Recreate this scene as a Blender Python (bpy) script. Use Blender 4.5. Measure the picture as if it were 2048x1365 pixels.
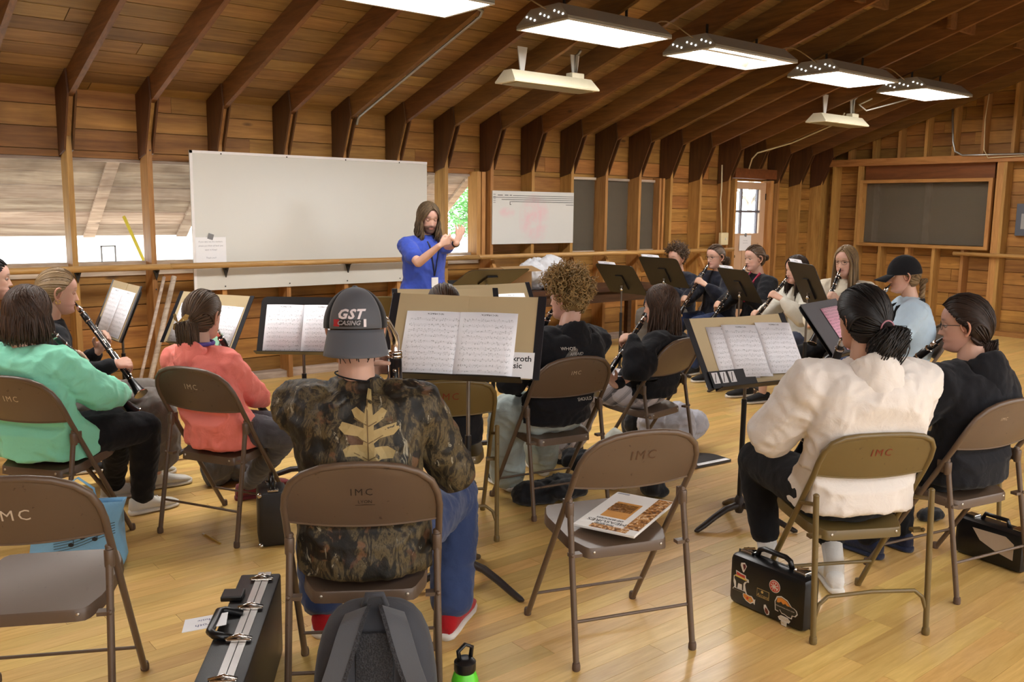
import bpy, bmesh, math, random
import numpy as np
from mathutils import Vector, Matrix, noise
from mathutils.bvhtree import BVHTree
random.seed(7); RNG = np.random.default_rng(7)
PI = math.pi
scene = bpy.context.scene
COL = scene.collection
for _o in list(bpy.data.objects):
    bpy.data.objects.remove(_o)

# ------------------------------------------------------------------ camera
# solved from the photograph: whiteboard 2.44 x 1.22 m, studs every 0.6 m, lens 1800 px on a 2048 px frame
CAM_H, CAM_F = 1.6, 1800.0
YAW, PITCH, ROLL = (math.radians(a) for a in (50.6, 8.3, -0.66))
_fw = np.array([math.cos(YAW)*math.cos(PITCH), math.sin(YAW)*math.cos(PITCH), -math.sin(PITCH)])
_rt = np.array([math.sin(YAW), -math.cos(YAW), 0.0]); _dn = np.cross(_fw, _rt)
_r2 = math.cos(ROLL)*_rt + math.sin(ROLL)*_dn; _d2 = -math.sin(ROLL)*_rt + math.cos(ROLL)*_dn
cam_data = bpy.data.cameras.new('camera'); cam = bpy.data.objects.new('camera', cam_data); COL.objects.link(cam)
cam_data.sensor_fit = 'HORIZONTAL'; cam_data.sensor_width = 36.0; cam_data.lens = CAM_F/2048*36.0
cam_data.clip_start = 0.05; cam_data.clip_end = 300
cam.matrix_world = Matrix(((_r2[0], -_d2[0], -_fw[0], 0), (_r2[1], -_d2[1], -_fw[1], 0), (_r2[2], -_d2[2], -_fw[2], CAM_H), (0, 0, 0, 1)))
scene.camera = cam
def ray(u, v):
    return (u-1024)/CAM_F*_r2 + (v-682.5)/CAM_F*_d2 + _fw
def at_z(u, v, z=0.0):
    d = ray(u, v); t = (z-CAM_H)/d[2]; return Vector((t*d[0], t*d[1], z))
def at_y(u, v, y):
    d = ray(u, v); t = y/d[1]; return Vector((t*d[0], y, CAM_H+t*d[2]))
def at_x(u, v, x):
    d = ray(u, v); t = x/d[0]; return Vector((x, t*d[1], CAM_H+t*d[2]))
def at_d(u, v, D):            # at a horizontal distance D from the camera
    d = ray(u, v); t = D/math.hypot(d[0], d[1]); return Vector((t*d[0], t*d[1], CAM_H+t*d[2]))

# ------------------------------------------------------------------ sky, exposure
world = bpy.data.worlds.new('sky'); scene.world = world; world.use_nodes = True
_bg = world.node_tree.nodes['Background']
_bg.inputs['Color'].default_value = (0.93, 0.97, 1.0, 1); _bg.inputs['Strength'].default_value = 7.0
scene.view_settings.view_transform = 'Standard'; scene.view_settings.look = 'None'
scene.view_settings.gamma = 1.0; scene.view_settings.use_curve_mapping = False
scene.view_settings.exposure = -0.13
LAMP = 27.5                   # strength of the fluorescent diffusers

# ------------------------------------------------------------------ materials
MATS = {}
def srgb(r, g, b):
    f = lambda c: (c/12.92 if c <= 0.04045 else ((c+0.055)/1.055)**2.4)
    return (f(r/255), f(g/255), f(b/255), 1)
class NT:
    """small wrapper to build node trees"""
    def __init__(s, name):
        s.m = bpy.data.materials.new(name); s.m.use_nodes = True; s.t = s.m.node_tree
        s.b = s.t.nodes['Principled BSDF']; s.out = s.t.nodes['Material Output']
    def n(s, typ, **kw):
        nd = s.t.nodes.new('ShaderNode'+typ)
        for k, v in kw.items():
            if k.startswith('i_'):
                key = k[2:]; key = int(key) if key.isdigit() else key.replace('_', ' ')
                s.set(nd.inputs[key], v)
            else: setattr(nd, k, v)
        return nd
    def set(s, sock, v):
        if isinstance(v, bpy.types.NodeSocket): s.t.links.new(v, sock)
        else: sock.default_value = v
    def math(s, op, a, b=0.0, c=0.0, clamp=False):
        nd = s.t.nodes.new('ShaderNodeMath'); nd.operation = op; nd.use_clamp = clamp
        s.set(nd.inputs[0], a); s.set(nd.inputs[1], b); s.set(nd.inputs[2], c); return nd.outputs[0]
    def mix(s, fac, a, b, typ='MIX'):
        nd = s.t.nodes.new('ShaderNodeMix'); nd.data_type = 'RGBA'; nd.blend_type = typ; nd.clamp_factor = True
        s.set(nd.inputs[0], fac); s.set(nd.inputs[6], a); s.set(nd.inputs[7], b); return nd.outputs[2]
    def ramp(s, fac, stops):
        nd = s.t.nodes.new('ShaderNodeValToRGB'); e = nd.color_ramp.elements
        while len(e) < len(stops): e.new(0.5)
        for k, (p, c) in enumerate(stops):
            e[k].position = p; e[k].color = c if len(c) == 4 else (*c, 1)
        s.set(nd.inputs[0], fac); return nd.outputs[0]
    def noise(s, vec, scale, detail=3, rough=0.55, dist=0.0):
        return s.n('TexNoise', i_Vector=vec, i_Scale=scale, i_Detail=detail, i_Roughness=rough, i_Distortion=dist).outputs[0]
    def bump(s, h, strength=0.3, dist=0.01):
        nd = s.n('Bump', i_Height=h, i_Strength=strength, i_Distance=dist); s.t.links.new(nd.outputs[0], s.b.inputs['Normal'])
    def base(s, col, rough=0.5, metal=0.0, spec=0.5):
        s.set(s.b.inputs['Base Color'], col); s.set(s.b.inputs['Roughness'], rough)
        s.set(s.b.inputs['Metallic'], metal); s.set(s.b.inputs['Specular IOR Level'], spec)
    def rnd(s):
        a = s.n('ObjectInfo').outputs['Random']; b = s.n('NewGeometry').outputs['Random Per Island']
        return s.math('FRACT', s.math('ADD', a, b))
    def obj(s): return s.n('TexCoord').outputs['Object']
    def pos(s): return s.n('NewGeometry').outputs['Position']
def wood(name, dark, light, axis=0, rough=0.55, grain=1.0, var=0.35, knots=True, coat=0.0, spec=0.4, stain=0.0):
    if name in MATS: return MATS[name]
    t = NT(name); r = t.rnd(); p = t.pos()
    off = t.n('CombineXYZ', i_0=t.math('MULTIPLY', r, 37.0), i_1=t.math('MULTIPLY', r, 53.0), i_2=t.math('MULTIPLY', r, 71.0)).outputs[0]
    v = t.n('VectorMath', operation='ADD', i_0=p, i_1=off).outputs[0]
    sc = [9.0*grain]*3; sc[axis] = 0.75*grain
    m = t.n('Mapping', i_Vector=v, i_Scale=tuple(sc)).outputs[0]
    n1 = t.noise(m, 1.6, 4, 0.6, 1.2); n2 = t.noise(m, 9.0, 3, 0.6, 0.3)
    g = t.math('ADD', t.math('MULTIPLY', n1, 0.7), t.math('MULTIPLY', n2, 0.3))
    c = t.ramp(g, [(0.30, dark), (0.52, tuple((a+b)/2 for a, b in zip(dark, light))), (0.72, light)])
    hsv = t.n('HueSaturation', i_Color=c, i_Value=t.math('ADD', 1.0-var/2, t.math('MULTIPLY', r, var)),
              i_Hue=t.math('ADD', 0.492, t.math('MULTIPLY', t.math('FRACT', t.math('MULTIPLY', r, 7.3)), 0.016)))
    c = hsv.outputs[0]
    if knots:
        sk = [3.2]*3; sk[axis] = 1.1
        mk = t.n('Mapping', i_Vector=v, i_Scale=tuple(sk)).outputs[0]
        vo = t.n('TexVoronoi', i_Vector=mk, i_Scale=1.0).outputs['Distance']
        k = t.ramp(vo, [(0.03, (1, 1, 1)), (0.075, (0, 0, 0))])
        c = t.mix(t.math('MULTIPLY', k, 0.75), c, tuple(x*0.25 for x in dark[:3])+(1,))
    if stain:
        st = t.noise(p, 1.3, 4, 0.65); c = t.mix(t.math('MULTIPLY', t.ramp(st, [(0.5, (0, 0, 0)), (0.68, (1, 1, 1))]), stain), c, tuple(x*0.35 for x in dark[:3])+(1,))
    t.base(c, rough, 0, spec); t.bump(g, 0.12, 0.004)
    if coat: t.set(t.b.inputs['Coat Weight'], coat); t.set(t.b.inputs['Coat Roughness'], 0.16)
    MATS[name] = t.m; return t.m
def plain(name, col, rough=0.5, metal=0.0, spec=0.5, var=0.06, scale=30, bump=0.0):
    if name in MATS: return MATS[name]
    t = NT(name); n = t.noise(t.obj(), scale, 3)
    c = t.mix(n, tuple(x*(1-var) for x in col[:3])+(1,), tuple(min(1, x*(1+var)) for x in col[:3])+(1,))
    t.base(c, rough, metal, spec)
    if bump: t.bump(n, bump, 0.003)
    MATS[name] = t.m; return t.m
def cloth(name, col, rough=0.9, var=0.18, weave=420, fold=0.35, sheen=0.15, col2=None):
    if name in MATS: return MATS[name]
    t = NT(name); p = t.obj(); n = t.noise(p, 9, 4); w = t.noise(p, weave, 2)
    c2 = col2 or tuple(x*(1-var) for x in col[:3])+(1,)
    c = t.mix(t.math('MULTIPLY', t.math('ADD', n, w), 0.5), c2, tuple(min(1, x*(1+var*0.6)) for x in col[:3])+(1,))
    t.base(c, rough, 0, 0.2); t.set(t.b.inputs['Sheen Weight'], sheen)
    h = t.math('ADD', t.math('MULTIPLY', t.noise(p, 14, 3, 0.5, 0.8), 1.0), t.math('MULTIPLY', w, 0.12)); t.bump(h, fold, 0.02)
    MATS[name] = t.m; return t.m
def emit(name, col, strength):
    if name in MATS: return MATS[name]
    t = NT(name); t.base((0.9, 0.9, 0.9, 1), 0.4); t.set(t.b.inputs['Emission Color'], col); t.set(t.b.inputs['Emission Strength'], strength)
    MATS[name] = t.m; return t.m
def worn_paint(name, col, under, rough=0.36, amount=0.5):
    if name in MATS: return MATS[name]
    t = NT(name); p = t.pos(); n = t.noise(p, 38, 5, 0.62); big = t.noise(p, 6, 3)
    m = t.ramp(n, [(0.66, (0, 0, 0)), (0.70, (1, 1, 1))])
    c = t.mix(t.math('MULTIPLY', big, 0.5), col, tuple(x*0.8 for x in col[:3])+(1,))
    c = t.mix(t.math('MULTIPLY', m, amount), c, under)
    t.base(c, t.math('ADD', rough, t.math('MULTIPLY', big, 0.12)), 0.0, 0.5); t.bump(n, 0.03, 0.002)
    MATS[name] = t.m; return t.m

# ------------------------------------------------------------------ mesh helpers
class MB:
    """collects shapes; build() links them as one mesh object"""
    def __init__(s): s.v = []; s.f = []; s.mi = []; s.cur = 0
    def add(s, vs, fs):
        o = len(s.v); s.v += [tuple(p) for p in vs]; s.f += [tuple(i+o for i in f) for f in fs]; s.mi += [s.cur]*len(fs); return s
    def box(s, c, d, M=None, bev=0.0):
        x, y, z = (k/2 for k in d)
        if bev:
            b = min(bev, x*.9, y*.9, z*.9); vs = []; 
            bm = bmesh.new(); bmesh.ops.create_cube(bm, size=1.0)
            for q in bm.verts: q.co = Vector((q.co.x*2*x, q.co.y*2*y, q.co.z*2*z))
            bmesh.ops.bevel(bm, geom=bm.edges[:], offset=b, segments=2, affect='EDGES', profile=0.5)
            bm.verts.index_update(); vs = [v.co.copy() for v in bm.verts]; fs = [[v.index for v in f.verts] for f in bm.faces]; bm.free()
        else:
            vs = [Vector((i, j, k)) for i in (-x, x) for j in (-y, y) for k in (-z, z)]
            fs = [(0, 1, 3, 2), (4, 6, 7, 5), (0, 4, 5, 1), (2, 3, 7, 6), (0, 2, 6, 4), (1, 5, 7, 3)]
        c = Vector(c); vs = [((M @ v) if M else v)+c for v in vs]
        return s.add(vs, fs)
    def tube(s, pts, r, n=8, caps=True, flat=None, up=None):
        pts = [Vector(p) for p in pts]; k = len(pts)
        rs = list(r) if hasattr(r, '__len__') else [r]*k
        T = []
        for i in range(k):
            a = pts[max(0, i-1)]; b = pts[min(k-1, i+1)]; d = b-a
            T.append(d.normalized() if d.length > 1e-9 else Vector((0, 0, 1)))
        u = Vector(up) if up else (Vector((0, 0, 1)) if abs(T[0].z) < 0.9 else Vector((1, 0, 0)))
        u = (u-T[0]*u.dot(T[0])).normalized(); vs = []
        for i in range(k):
            u = u-T[i]*u.dot(T[i]); u = u.normalized() if u.length > 1e-6 else T[i].orthogonal().normalized()
            w = T[i].cross(u); fl = flat if flat else 1.0
            for j in range(n):
                a = 2*PI*j/n; vs.append(pts[i]+u*(math.cos(a)*rs[i]*fl)+w*(math.sin(a)*rs[i]))
        fs = [(i*n+j, i*n+(j+1) % n, (i+1)*n+(j+1) % n, (i+1)*n+j) for i in range(k-1) for j in range(n)]
        if caps: fs += [tuple(reversed(range(n))), tuple((k-1)*n+j for j in range(n))]
        return s.add(vs, fs)
    def loft(s, rings, closed=True, caps=True):
        n = len(rings[0]); k = len(rings); vs = [p for r in rings for p in r]; m = n if closed else n-1
        fs = [(i*n+j, i*n+(j+1) % n, (i+1)*n+(j+1) % n, (i+1)*n+j) for i in range(k-1) for j in range(m)]
        if caps and closed: fs += [tuple(reversed(range(n))), tuple((k-1)*n+j for j in range(n))]
        return s.add(vs, fs)
    def lathe(s, prof, n=16, M=None, cap=True):
        vs = []; 
        for (r, z) in prof:
            for j in range(n):
                a = 2*PI*j/n; p = Vector((r*math.cos(a), r*math.sin(a), z)); vs.append(M @ p if M else p)
        k = len(prof); fs = [(i*n+j, i*n+(j+1) % n, (i+1)*n+(j+1) % n, (i+1)*n+j) for i in range(k-1) for j in range(n)]
        if cap: fs += [tuple(reversed(range(n))), tuple((k-1)*n+j for j in range(n))]
        return s.add(vs, fs)
    def prism(s, poly, th, M=None):
        """poly in local xy, extruded along z by th (centred)"""
        n = len(poly); vs = [Vector((p[0], p[1], -th/2)) for p in poly]+[Vector((p[0], p[1], th/2)) for p in poly]
        if M: vs = [M @ v for v in vs]
        fs = [tuple(reversed(range(n))), tuple(range(n, 2*n))]+[(i, (i+1) % n, n+(i+1) % n, n+i) for i in range(n)]
        return s.add(vs, fs)
    def ball(s, c, r, M=None, u=12, w=8):
        r = r if hasattr(r, '__len__') else (r, r, r); c = Vector(c); vs = []
        for i in range(w+1):
            ph = PI*i/w
            for j in range(u):
                a = 2*PI*j/u; p = Vector((r[0]*math.sin(ph)*math.cos(a), r[1]*math.sin(ph)*math.sin(a), r[2]*math.cos(ph)))
                vs.append((M @ p if M else p)+c)
        fs = [(i*u+j, (i+1)*u+j, (i+1)*u+(j+1) % u, i*u+(j+1) % u) for i in range(w) for j in range(u)]
        return s.add(vs, fs)
    def mesh(s, name, smooth=False):
        me = bpy.data.meshes.new(name); me.from_pydata([tuple(p) for p in s.v], [], s.f)
        if smooth: me.polygons.foreach_set('use_smooth', [True]*len(me.polygons))
        me.update(); return me
    def build(s, name, mat=None, parent=None, smooth=False, loc=None, M=None, auto=None):
        me = s.mesh(name, smooth or auto is not None); o = bpy.data.objects.new(name, me); COL.objects.link(o)
        ml = mat if isinstance(mat, (list, tuple)) else [mat]
        for m in ml:
            if m: me.materials.append(m)
        if len(ml) > 1: me.polygons.foreach_set('material_index', s.mi)
        if auto is not None: sharp(me, auto)
        if parent: o.parent = parent
        if M is not None: o.matrix_local = M
        elif loc is not None: o.location = loc
        return o
def sharp(me, deg):
    bm = bmesh.new(); bm.from_mesh(me); bmesh.ops.recalc_face_normals(bm, faces=bm.faces)
    lim = math.radians(deg)
    for e in bm.edges:
        if len(e.link_faces) == 2 and e.calc_face_angle(0) > lim: e.smooth = False
    bm.to_mesh(me); bm.free()
def tag(o, label=None, cat=None, group=None, kind=None):
    if label: o['label'] = label
    if cat: o['category'] = cat
    if group: o['group'] = group
    if kind: o['kind'] = kind
    return o
def empty(name, loc=(0, 0, 0), heading=None, label=None, cat=None, group=None):
    """an Empty at a thing's base; heading = direction of its local +y in degrees from world +x"""
    o = bpy.data.objects.new(name, None); COL.objects.link(o); o.location = loc; o.empty_display_size = 0.1
    if heading is not None: o.rotation_euler = (0, 0, math.radians(heading-90))
    return tag(o, label, cat, group)
def copy_tree(o, parent=None):
    c = o.copy(); COL.objects.link(c)
    if parent: c.parent = parent
    for ch in list(o.children): copy_tree(ch, c)
    return c
def frame(origin, xdir, ydir):
    x = Vector(xdir).normalized(); y = Vector(ydir); y = (y-x*x.dot(y)).normalized(); z = x.cross(y)
    M = Matrix((x, y, z)).transposed().to_4x4(); M.translation = Vector(origin); return M
def RZ(a): return Matrix.Rotation(a, 4, 'Z')
def Tm(x, y, z): return Matrix.Translation((x, y, z))
UNIT = {}
def unit_box(key, mat, bev=0.03):
    """shared chamfered unit-box mesh for planks, studs and the like"""
    if key in UNIT: return UNIT[key]
    m = MB(); m.box((0, 0, 0), (1, 1, 1)); me = m.mesh(key); me.materials.append(mat); UNIT[key] = me; return me
def piece(name, key, mat, parent, c, d, rot=None):
    o = bpy.data.objects.new(name, unit_box(key, mat)); COL.objects.link(o); o.parent = parent
    R = rot if rot is not None else Matrix.Identity(4)
    o.matrix_local = Matrix.Translation(c) @ R @ Matrix.Diagonal((*d, 1)); return o
def structure(name):
    o = bpy.data.objects.new(name, None); COL.objects.link(o); o['kind'] = 'structure'; return o
def text_mesh(s, size, shear=0.0, bold=0.0, align='CENTER', spacing=1.0):
    cu = bpy.data.curves.new('lettering', 'FONT'); cu.body = s; cu.size = size; cu.align_x = align; cu.align_y = 'CENTER'
    cu.shear = shear; cu.offset = bold if 'M' not in s else 0.0; cu.space_character = spacing; cu.resolution_u = 2
    o = bpy.data.objects.new('lettering', cu); COL.objects.link(o)
    dg = bpy.context.evaluated_depsgraph_get(); me = o.evaluated_get(dg).to_mesh()
    vs = [v.co.copy() for v in me.vertices]; fs = [tuple(p.vertices) for p in me.polygons]
    o.evaluated_get(dg).to_mesh_clear(); bpy.data.objects.remove(o); bpy.data.curves.remove(cu); return vs, fs
def lettering(name, s, size, mat, parent, M, **kw):
    vs, fs = text_mesh(s, size, **kw); m = MB(); m.add([M @ v for v in vs], fs); return m.build(name, mat, parent)
def decal(name, parts, bvh, M, mat, parent, off=0.0015, sub=None):
    """flat print laid on a curved surface: M maps local xy to a plane before it, local -z is the way in"""
    d = (M.to_3x3() @ Vector((0, 0, -1))).normalized(); m = MB()
    for vs, fs in parts:
        if sub: vs, fs = subdiv(vs, fs, sub)
        out = []
        for v in vs:
            p = M @ Vector((v[0], v[1], 0)); h = bvh.ray_cast(p, d)
            out.append(h[0]-d*off if h[0] is not None else p)
        m.add(out, fs)
    return m.build(name, mat, parent)
def subdiv(vs, fs, maxlen):
    bm = bmesh.new(); bv = [bm.verts.new((v[0], v[1], 0)) for v in vs]
    for f in fs:
        try: bm.faces.new([bv[i] for i in f])
        except ValueError: pass
    bmesh.ops.triangulate(bm, faces=bm.faces)
    for _ in range(5):
        es = [e for e in bm.edges if e.calc_length() > maxlen]
        if not es: break
        bmesh.ops.subdivide_edges(bm, edges=es, cuts=1); bmesh.ops.triangulate(bm, faces=[f for f in bm.faces if len(f.verts) > 3])
    bm.verts.index_update(); r = [v.co.copy() for v in bm.verts], [tuple(v.index for v in f.verts) for f in bm.faces]; bm.free(); return r
# ------------------------------------------------------------------ the room
WY, BY, EX, EB = 7.84, 8.03, 12.60, 12.79      # stud faces and board faces of the long wall (Y) and the end wall (X)
RIDGE, FY, LX = 2.0, -3.95, -3.6               # ridge line, the two walls behind the camera
roof_z = lambda y, off=0.0: 2.45+off+(7.65-(y if y > RIDGE else 2*RIDGE-y))/3.0
W_BOARD = wood('wall_board_wood', srgb(122, 79, 34), srgb(184, 133, 66), 0, 0.62, 0.62, 0.5, stain=0.25)
W_BOARD_Y = wood('end_wall_board_wood', srgb(126, 82, 36), srgb(188, 136, 68), 1, 0.62, 0.62, 0.5, stain=0.3)
W_STUD = wood('stud_wood', srgb(144, 98, 48), srgb(196, 148, 84), 2, 0.6, 1.0, 0.3)
W_RAFT = wood('rafter_wood', srgb(90, 58, 27), srgb(136, 93, 48), 1, 0.62, 1.0, 0.3)
W_DECK = wood('roof_deck_wood', srgb(118, 86, 46), srgb(172, 134, 78), 0, 0.66, 0.6, 0.55, stain=0.25)
W_GUS = wood('gusset_plywood', srgb(64, 38, 17), srgb(96, 60, 29), 2, 0.6, 0.7, 0.2, knots=False)
W_FLOOR = wood('maple_floor', srgb(194, 152, 82), srgb(228, 192, 120), 0, 0.36, 1.3, 0.30, knots=False, coat=0.22, spec=0.5)
W_TRIM = wood('trim_wood_x', srgb(128, 86, 42), srgb(184, 138, 80), 0, 0.55, 1.0, 0.3)
W_TRIMY = wood('trim_wood_y', srgb(130, 86, 40), srgb(184, 134, 74), 1, 0.55, 1.0, 0.3)
W_RAIL = wood('rail_wood', srgb(160, 118, 62), srgb(206, 168, 106), 0, 0.4, 1.4, 0.2, knots=False, coat=0.2)
W_WEATH = wood('weathered_wood', srgb(136, 112, 94), srgb(216, 200, 182), 0, 0.8, 0.7, 0.6, stain=0.45)
STUDS = [1.885+0.6*k for k in range(-9, 0)]+[1.885, 2.503, 3.107, 3.725, 4.331, 4.935, 5.527, 6.135, 6.724, 7.331, 7.9, 8.492, 9.084, 9.675, 10.289, 10.87, 11.44, 12.0, 12.56]

# floor: strip boards along X; the largest ones in view are parts, the rest one joined part
floor = structure('floor')
m = MB(); m.box(((LX+EB)/2, (FY+BY)/2, -0.06), (EB-LX+0.4, BY-FY+0.4, 0.08)); m.build('subfloor', W_TRIM, floor)
SW = 0.083; rows = int((BY-FY)/SW)+1; strips = []
for r in range(rows):
    y = FY+SW*(r+0.5); x = LX-random.random()*1.2
    while x < EB:
        L = random.uniform(0.55, 1.9); a, b = max(x, LX), min(x+L, EB); x += L
        if b-a < 0.06: continue
        cx = (a+b)/2; d = Vector((cx, y, -CAM_H)); q = d.dot(Vector(_fw))
        vis = -1
        if q > 0.5:
            u = 1024+CAM_F*d.dot(Vector(_r2))/q; v = 682+CAM_F*d.dot(Vector(_d2))/q
            if -150 < u < 2200 and 660 < v < 1450: vis = (b-a)*SW/(q**3)
        strips.append((vis, cx, y, b-a))
strips.sort(key=lambda s: -s[0]); rest = MB()
for k, (vis, cx, y, L) in enumerate(strips):
    h = 0.02+random.uniform(-0.0006, 0.0006)
    if k < 295 and vis > 0: piece('plank', 'floor_plank', W_FLOOR, floor, (cx, y, -h/2+0.0003), (L-0.0015, SW-0.0013, h))
    else: rest.box((cx, y, -0.01), (L-0.0015, SW-0.0013, 0.02+random.uniform(-0.0004, 0.0004)))
tag(rest.build('distant_planks', W_FLOOR, floor), kind='stuff')

# long wall
wall_back = structure('wall_back')
def wall_rows(parent, z0, z1, n, spans, axis, face, mat, key, th=0.022):
    """horizontal boards; spans = list of (a, b) along the wall; face = inner face coordinate"""
    h = (z1-z0)/n
    for i in range(n):
        z = z0+h*(i+0.5)
        for (a, b) in spans:
            x = a; first = True
            while x < b-0.01:
                L = min(random.choice((1.8, 2.4, 2.4, 3.0, 3.6))*(random.uniform(0.3, 1) if first else 1), b-x); first = False
                if b-(x+L) < 0.35: L = b-x
                c = x+L/2; o = face+th/2+random.uniform(-0.005, 0.006)
                if axis == 0: piece('plank', key, mat, parent, (c, o, z), (L-0.003, th, h-0.0075))
                else: piece('plank', key, mat, parent, (o, c, z), (th, L-0.003, h-0.0075))
                x += L
WIN_A, WIN_B, WZ0, WZ1 = 0.25, 6.08, 1.13, 1.98
wall_rows(wall_back, 0.0, WZ0, 6, [(LX, 10.5), (11.35, EB)], 0, BY, W_BOARD, 'wall_plank')
wall_rows(wall_back, WZ0, WZ1, 5, [(LX, WIN_A), (WIN_B, 10.5), (11.35, EB)], 0, BY, W_BOARD, 'wall_plank')
wall_rows(wall_back, WZ1, 2.04, 1, [(LX, 10.5), (11.35, EB)], 0, BY, W_BOARD, 'wall_plank')
wall_rows(wall_back, 2.04, 2.56, 3, [(LX, EB)], 0, BY, W_BOARD, 'wall_plank')
m = MB(); t = 0.03; yb = BY+0.03+t/2        # outer sheathing behind the boards keeps daylight out of the joints
for (a, b, z0, z1) in ((LX-.1, WIN_A, 0, 2.62), (WIN_A, WIN_B, 0, WZ0-.005), (WIN_A, WIN_B, WZ1+.005, 2.62), (WIN_B, 10.5, 0, 2.62), (11.35, EB+.1, 0, 2.62), (10.5, 11.35, 2.05, 2.62)):
    m.box(((a+b)/2, yb, (z0+z1)/2), (b-a, t, z1-z0))
m.build('sheathing', W_BOARD, wall_back)
for x in STUDS:
    if 10.5 < x < 11.3: continue
    piece('stud', 'stud', W_STUD, wall_back, (x, WY+0.095, 1.20), (0.042, 0.19, 2.40))
gpoly = [(8.02, 1.99), (7.842, 2.03), (7.65, 2.45), (7.685, 2.635), (8.02, 2.52)]
gm = MB(); gm.prism(gpoly, 0.014, Matrix(((0, 0, 1, 0), (1, 0, 0, 0), (0, 1, 0, 0), (0, 0, 0, 1)))); gme = gm.mesh('gusset'); gme.materials.append(W_GUS)
fm = MB(); fm.prism([(8.0, 2.03), (7.875, 2.06), (7.69, 2.47), (8.0, 2.45)], 0.04, Matrix(((0, 0, 1, 0), (1, 0, 0, 0), (0, 1, 0, 0), (0, 0, 0, 1)))); fme = fm.mesh('knee_block'); fme.materials.append(W_STUD)
gm = MB(); gm.prism([(8.02, 2.212), (7.76, 2.212), (7.65, 2.45), (7.685, 2.635), (8.02, 2.52)], 0.014, Matrix(((0, 0, 1, 0), (1, 0, 0, 0), (0, 1, 0, 0), (0, 0, 0, 1)))); gme2 = gm.mesh('gusset'); gme2.materials.append(W_GUS)
for x in STUDS:
    over_door = 10.5 < x < 11.3
    for s in (-1, 1):
        o = bpy.data.objects.new('gusset', gme2 if over_door else gme); COL.objects.link(o); o.parent = wall_back; o.location = (x+s*0.030, 0, 0)
    if over_door: continue
    o = bpy.data.objects.new('knee_block', fme); COL.objects.link(o); o.parent = wall_back; o.location = (x, 0, 0)
for a, b in zip(STUDS[:-1], STUDS[1:]):      # sill plate between studs at the floor
    if b < 10.4 or a > 11.3:
        piece('sill_plate', 'trimx', W_WEATH, wall_back, ((a+b)/2, WY+0.115, 0.03), (b-a-0.044, 0.15, 0.06))

# roof: rafters and deck boards
ceiling = structure('ceiling')
sl = math.atan(1/3.0); cs, sn = math.cos(sl), math.sin(sl)
RX = Matrix.Rotation(-sl, 4, 'X')            # local +y runs down towards the long wall
for x in STUDS:
    y0, y1 = RIDGE-0.02, 7.98; yc = (y0+y1)/2; Lr = (y1-y0)/cs
    piece('rafter', 'rafter', W_RAFT, ceiling, (x, yc+0.095*sn, roof_z(yc)+0.095*cs), (0.042, Lr, 0.19), RX)
    y0, y1 = FY-0.05, RIDGE+0.02; yc = (y0+y1)/2
    piece('rafter', 'rafter', W_RAFT, ceiling, (x, yc-0.095*sn, roof_z(yc)+0.095*cs), (0.042, (y1-y0)/cs, 0.19), RX.inverted())
nr = int(6.12/cs/0.185)
for r in range(nr+1):
    y = 8.07-(r+0.5)*0.185*cs; z = roof_z(y, 0.19/cs+0.012)
    x = LX-0.1-random.random()*1.2
    while x < EB:
        L = random.choice((2.4, 3.0, 3.6, 4.2)); a, b = max(x, LX-0.1), min(x+L, EB); x += L
        if b-a > 0.05: piece('roof_board', 'roof_board', W_DECK, ceiling, ((a+b)/2, y, z), (b-a-0.006, 0.175, 0.02), RX)
m = MB()
yc = (RIDGE+8.1)/2; m.box(((LX+EB)/2, yc, roof_z(yc, 0.19/cs+0.045)), (EB-LX+.6, (8.2-RIDGE)/cs, 0.03), RX)
yc = (FY-.2+RIDGE)/2; m.box(((LX+EB)/2, yc, roof_z(yc, 0.19/cs+0.025)), (EB-LX+.6, (RIDGE-FY+.2)/cs, 0.04), RX.inverted())
m.build('roof_sheathing', W_DECK, ceiling)
for x in (6.2, 8.0, 9.8, 11.4):              # short blocking between rafters above the lamps
    piece('blocking', 'rafter', W_RAFT, ceiling, (x, 4.6, roof_z(4.6)+0.11), (0.56, 0.04, 0.16))

# end wall
wall_right = structure('wall_right')
DY0, DY1 = 5.385, 7.17; DZ0, DZ1 = 1.185, 2.045
wall_rows(wall_right, 0.0, 2.38, 14, [(FY, BY)], 1, EB, W_BOARD_Y, 'end_plank')
for i in range(17):
    z0 = 2.38+i*0.17; reach = 7.65+(2.45+0.2-z0)*3.0; a = max(FY, 2*RIDGE-reach); b = min(BY, reach)
    if b-a < 0.2: break
    wall_rows(wall_right, z0, z0+0.17, 1, [(a, b)], 1, EB, W_BOARD_Y, 'end_plank')
m = MB(); m.prism([(FY-.1, 0), (8.1, 0), (8.1, 2.62), (RIDGE, 4.65), (FY-.1, 2.75)], 0.03, Matrix(((0, 0, 1, EB+0.06), (1, 0, 0, 0), (0, 1, 0, 0), (0, 0, 0, 1)))); m.build('sheathing', W_BOARD_Y, wall_right)
for y in (7.92, 7.87, 7.67, 7.25, 5.25, 5.19, 4.58, 4.2, 3.9, 3.5, 3.1, 2.6, 2.1, 1.6, 1.0):
    piece('stud', 'stud', W_STUD, wall_right, (EX+0.095, y, 1.16), (0.19, 0.042 if y not in (7.92, 5.25) else 0.09, 2.32))
for y in (6.864, 6.454, 6.063, 5.662):
    piece('stud', 'stud', W_STUD, wall_right, (EX+0.1, y, 0.57), (0.18, 0.042, 1.14))
piece('plate_beam', 'trimy', W_TRIMY, wall_right, (EX+0.085, 3.4, 2.35), (0.21, 8.9, 0.10))
for k, y in enumerate(np.arange(7.454, 1.5, -0.385)):
    h = roof_z(y)-2.40
    piece('stud', 'stud', W_STUD, wall_right, (EX+0.115, y, 2.40+h/2+0.02), (0.15, 0.042, h+0.10))
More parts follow.
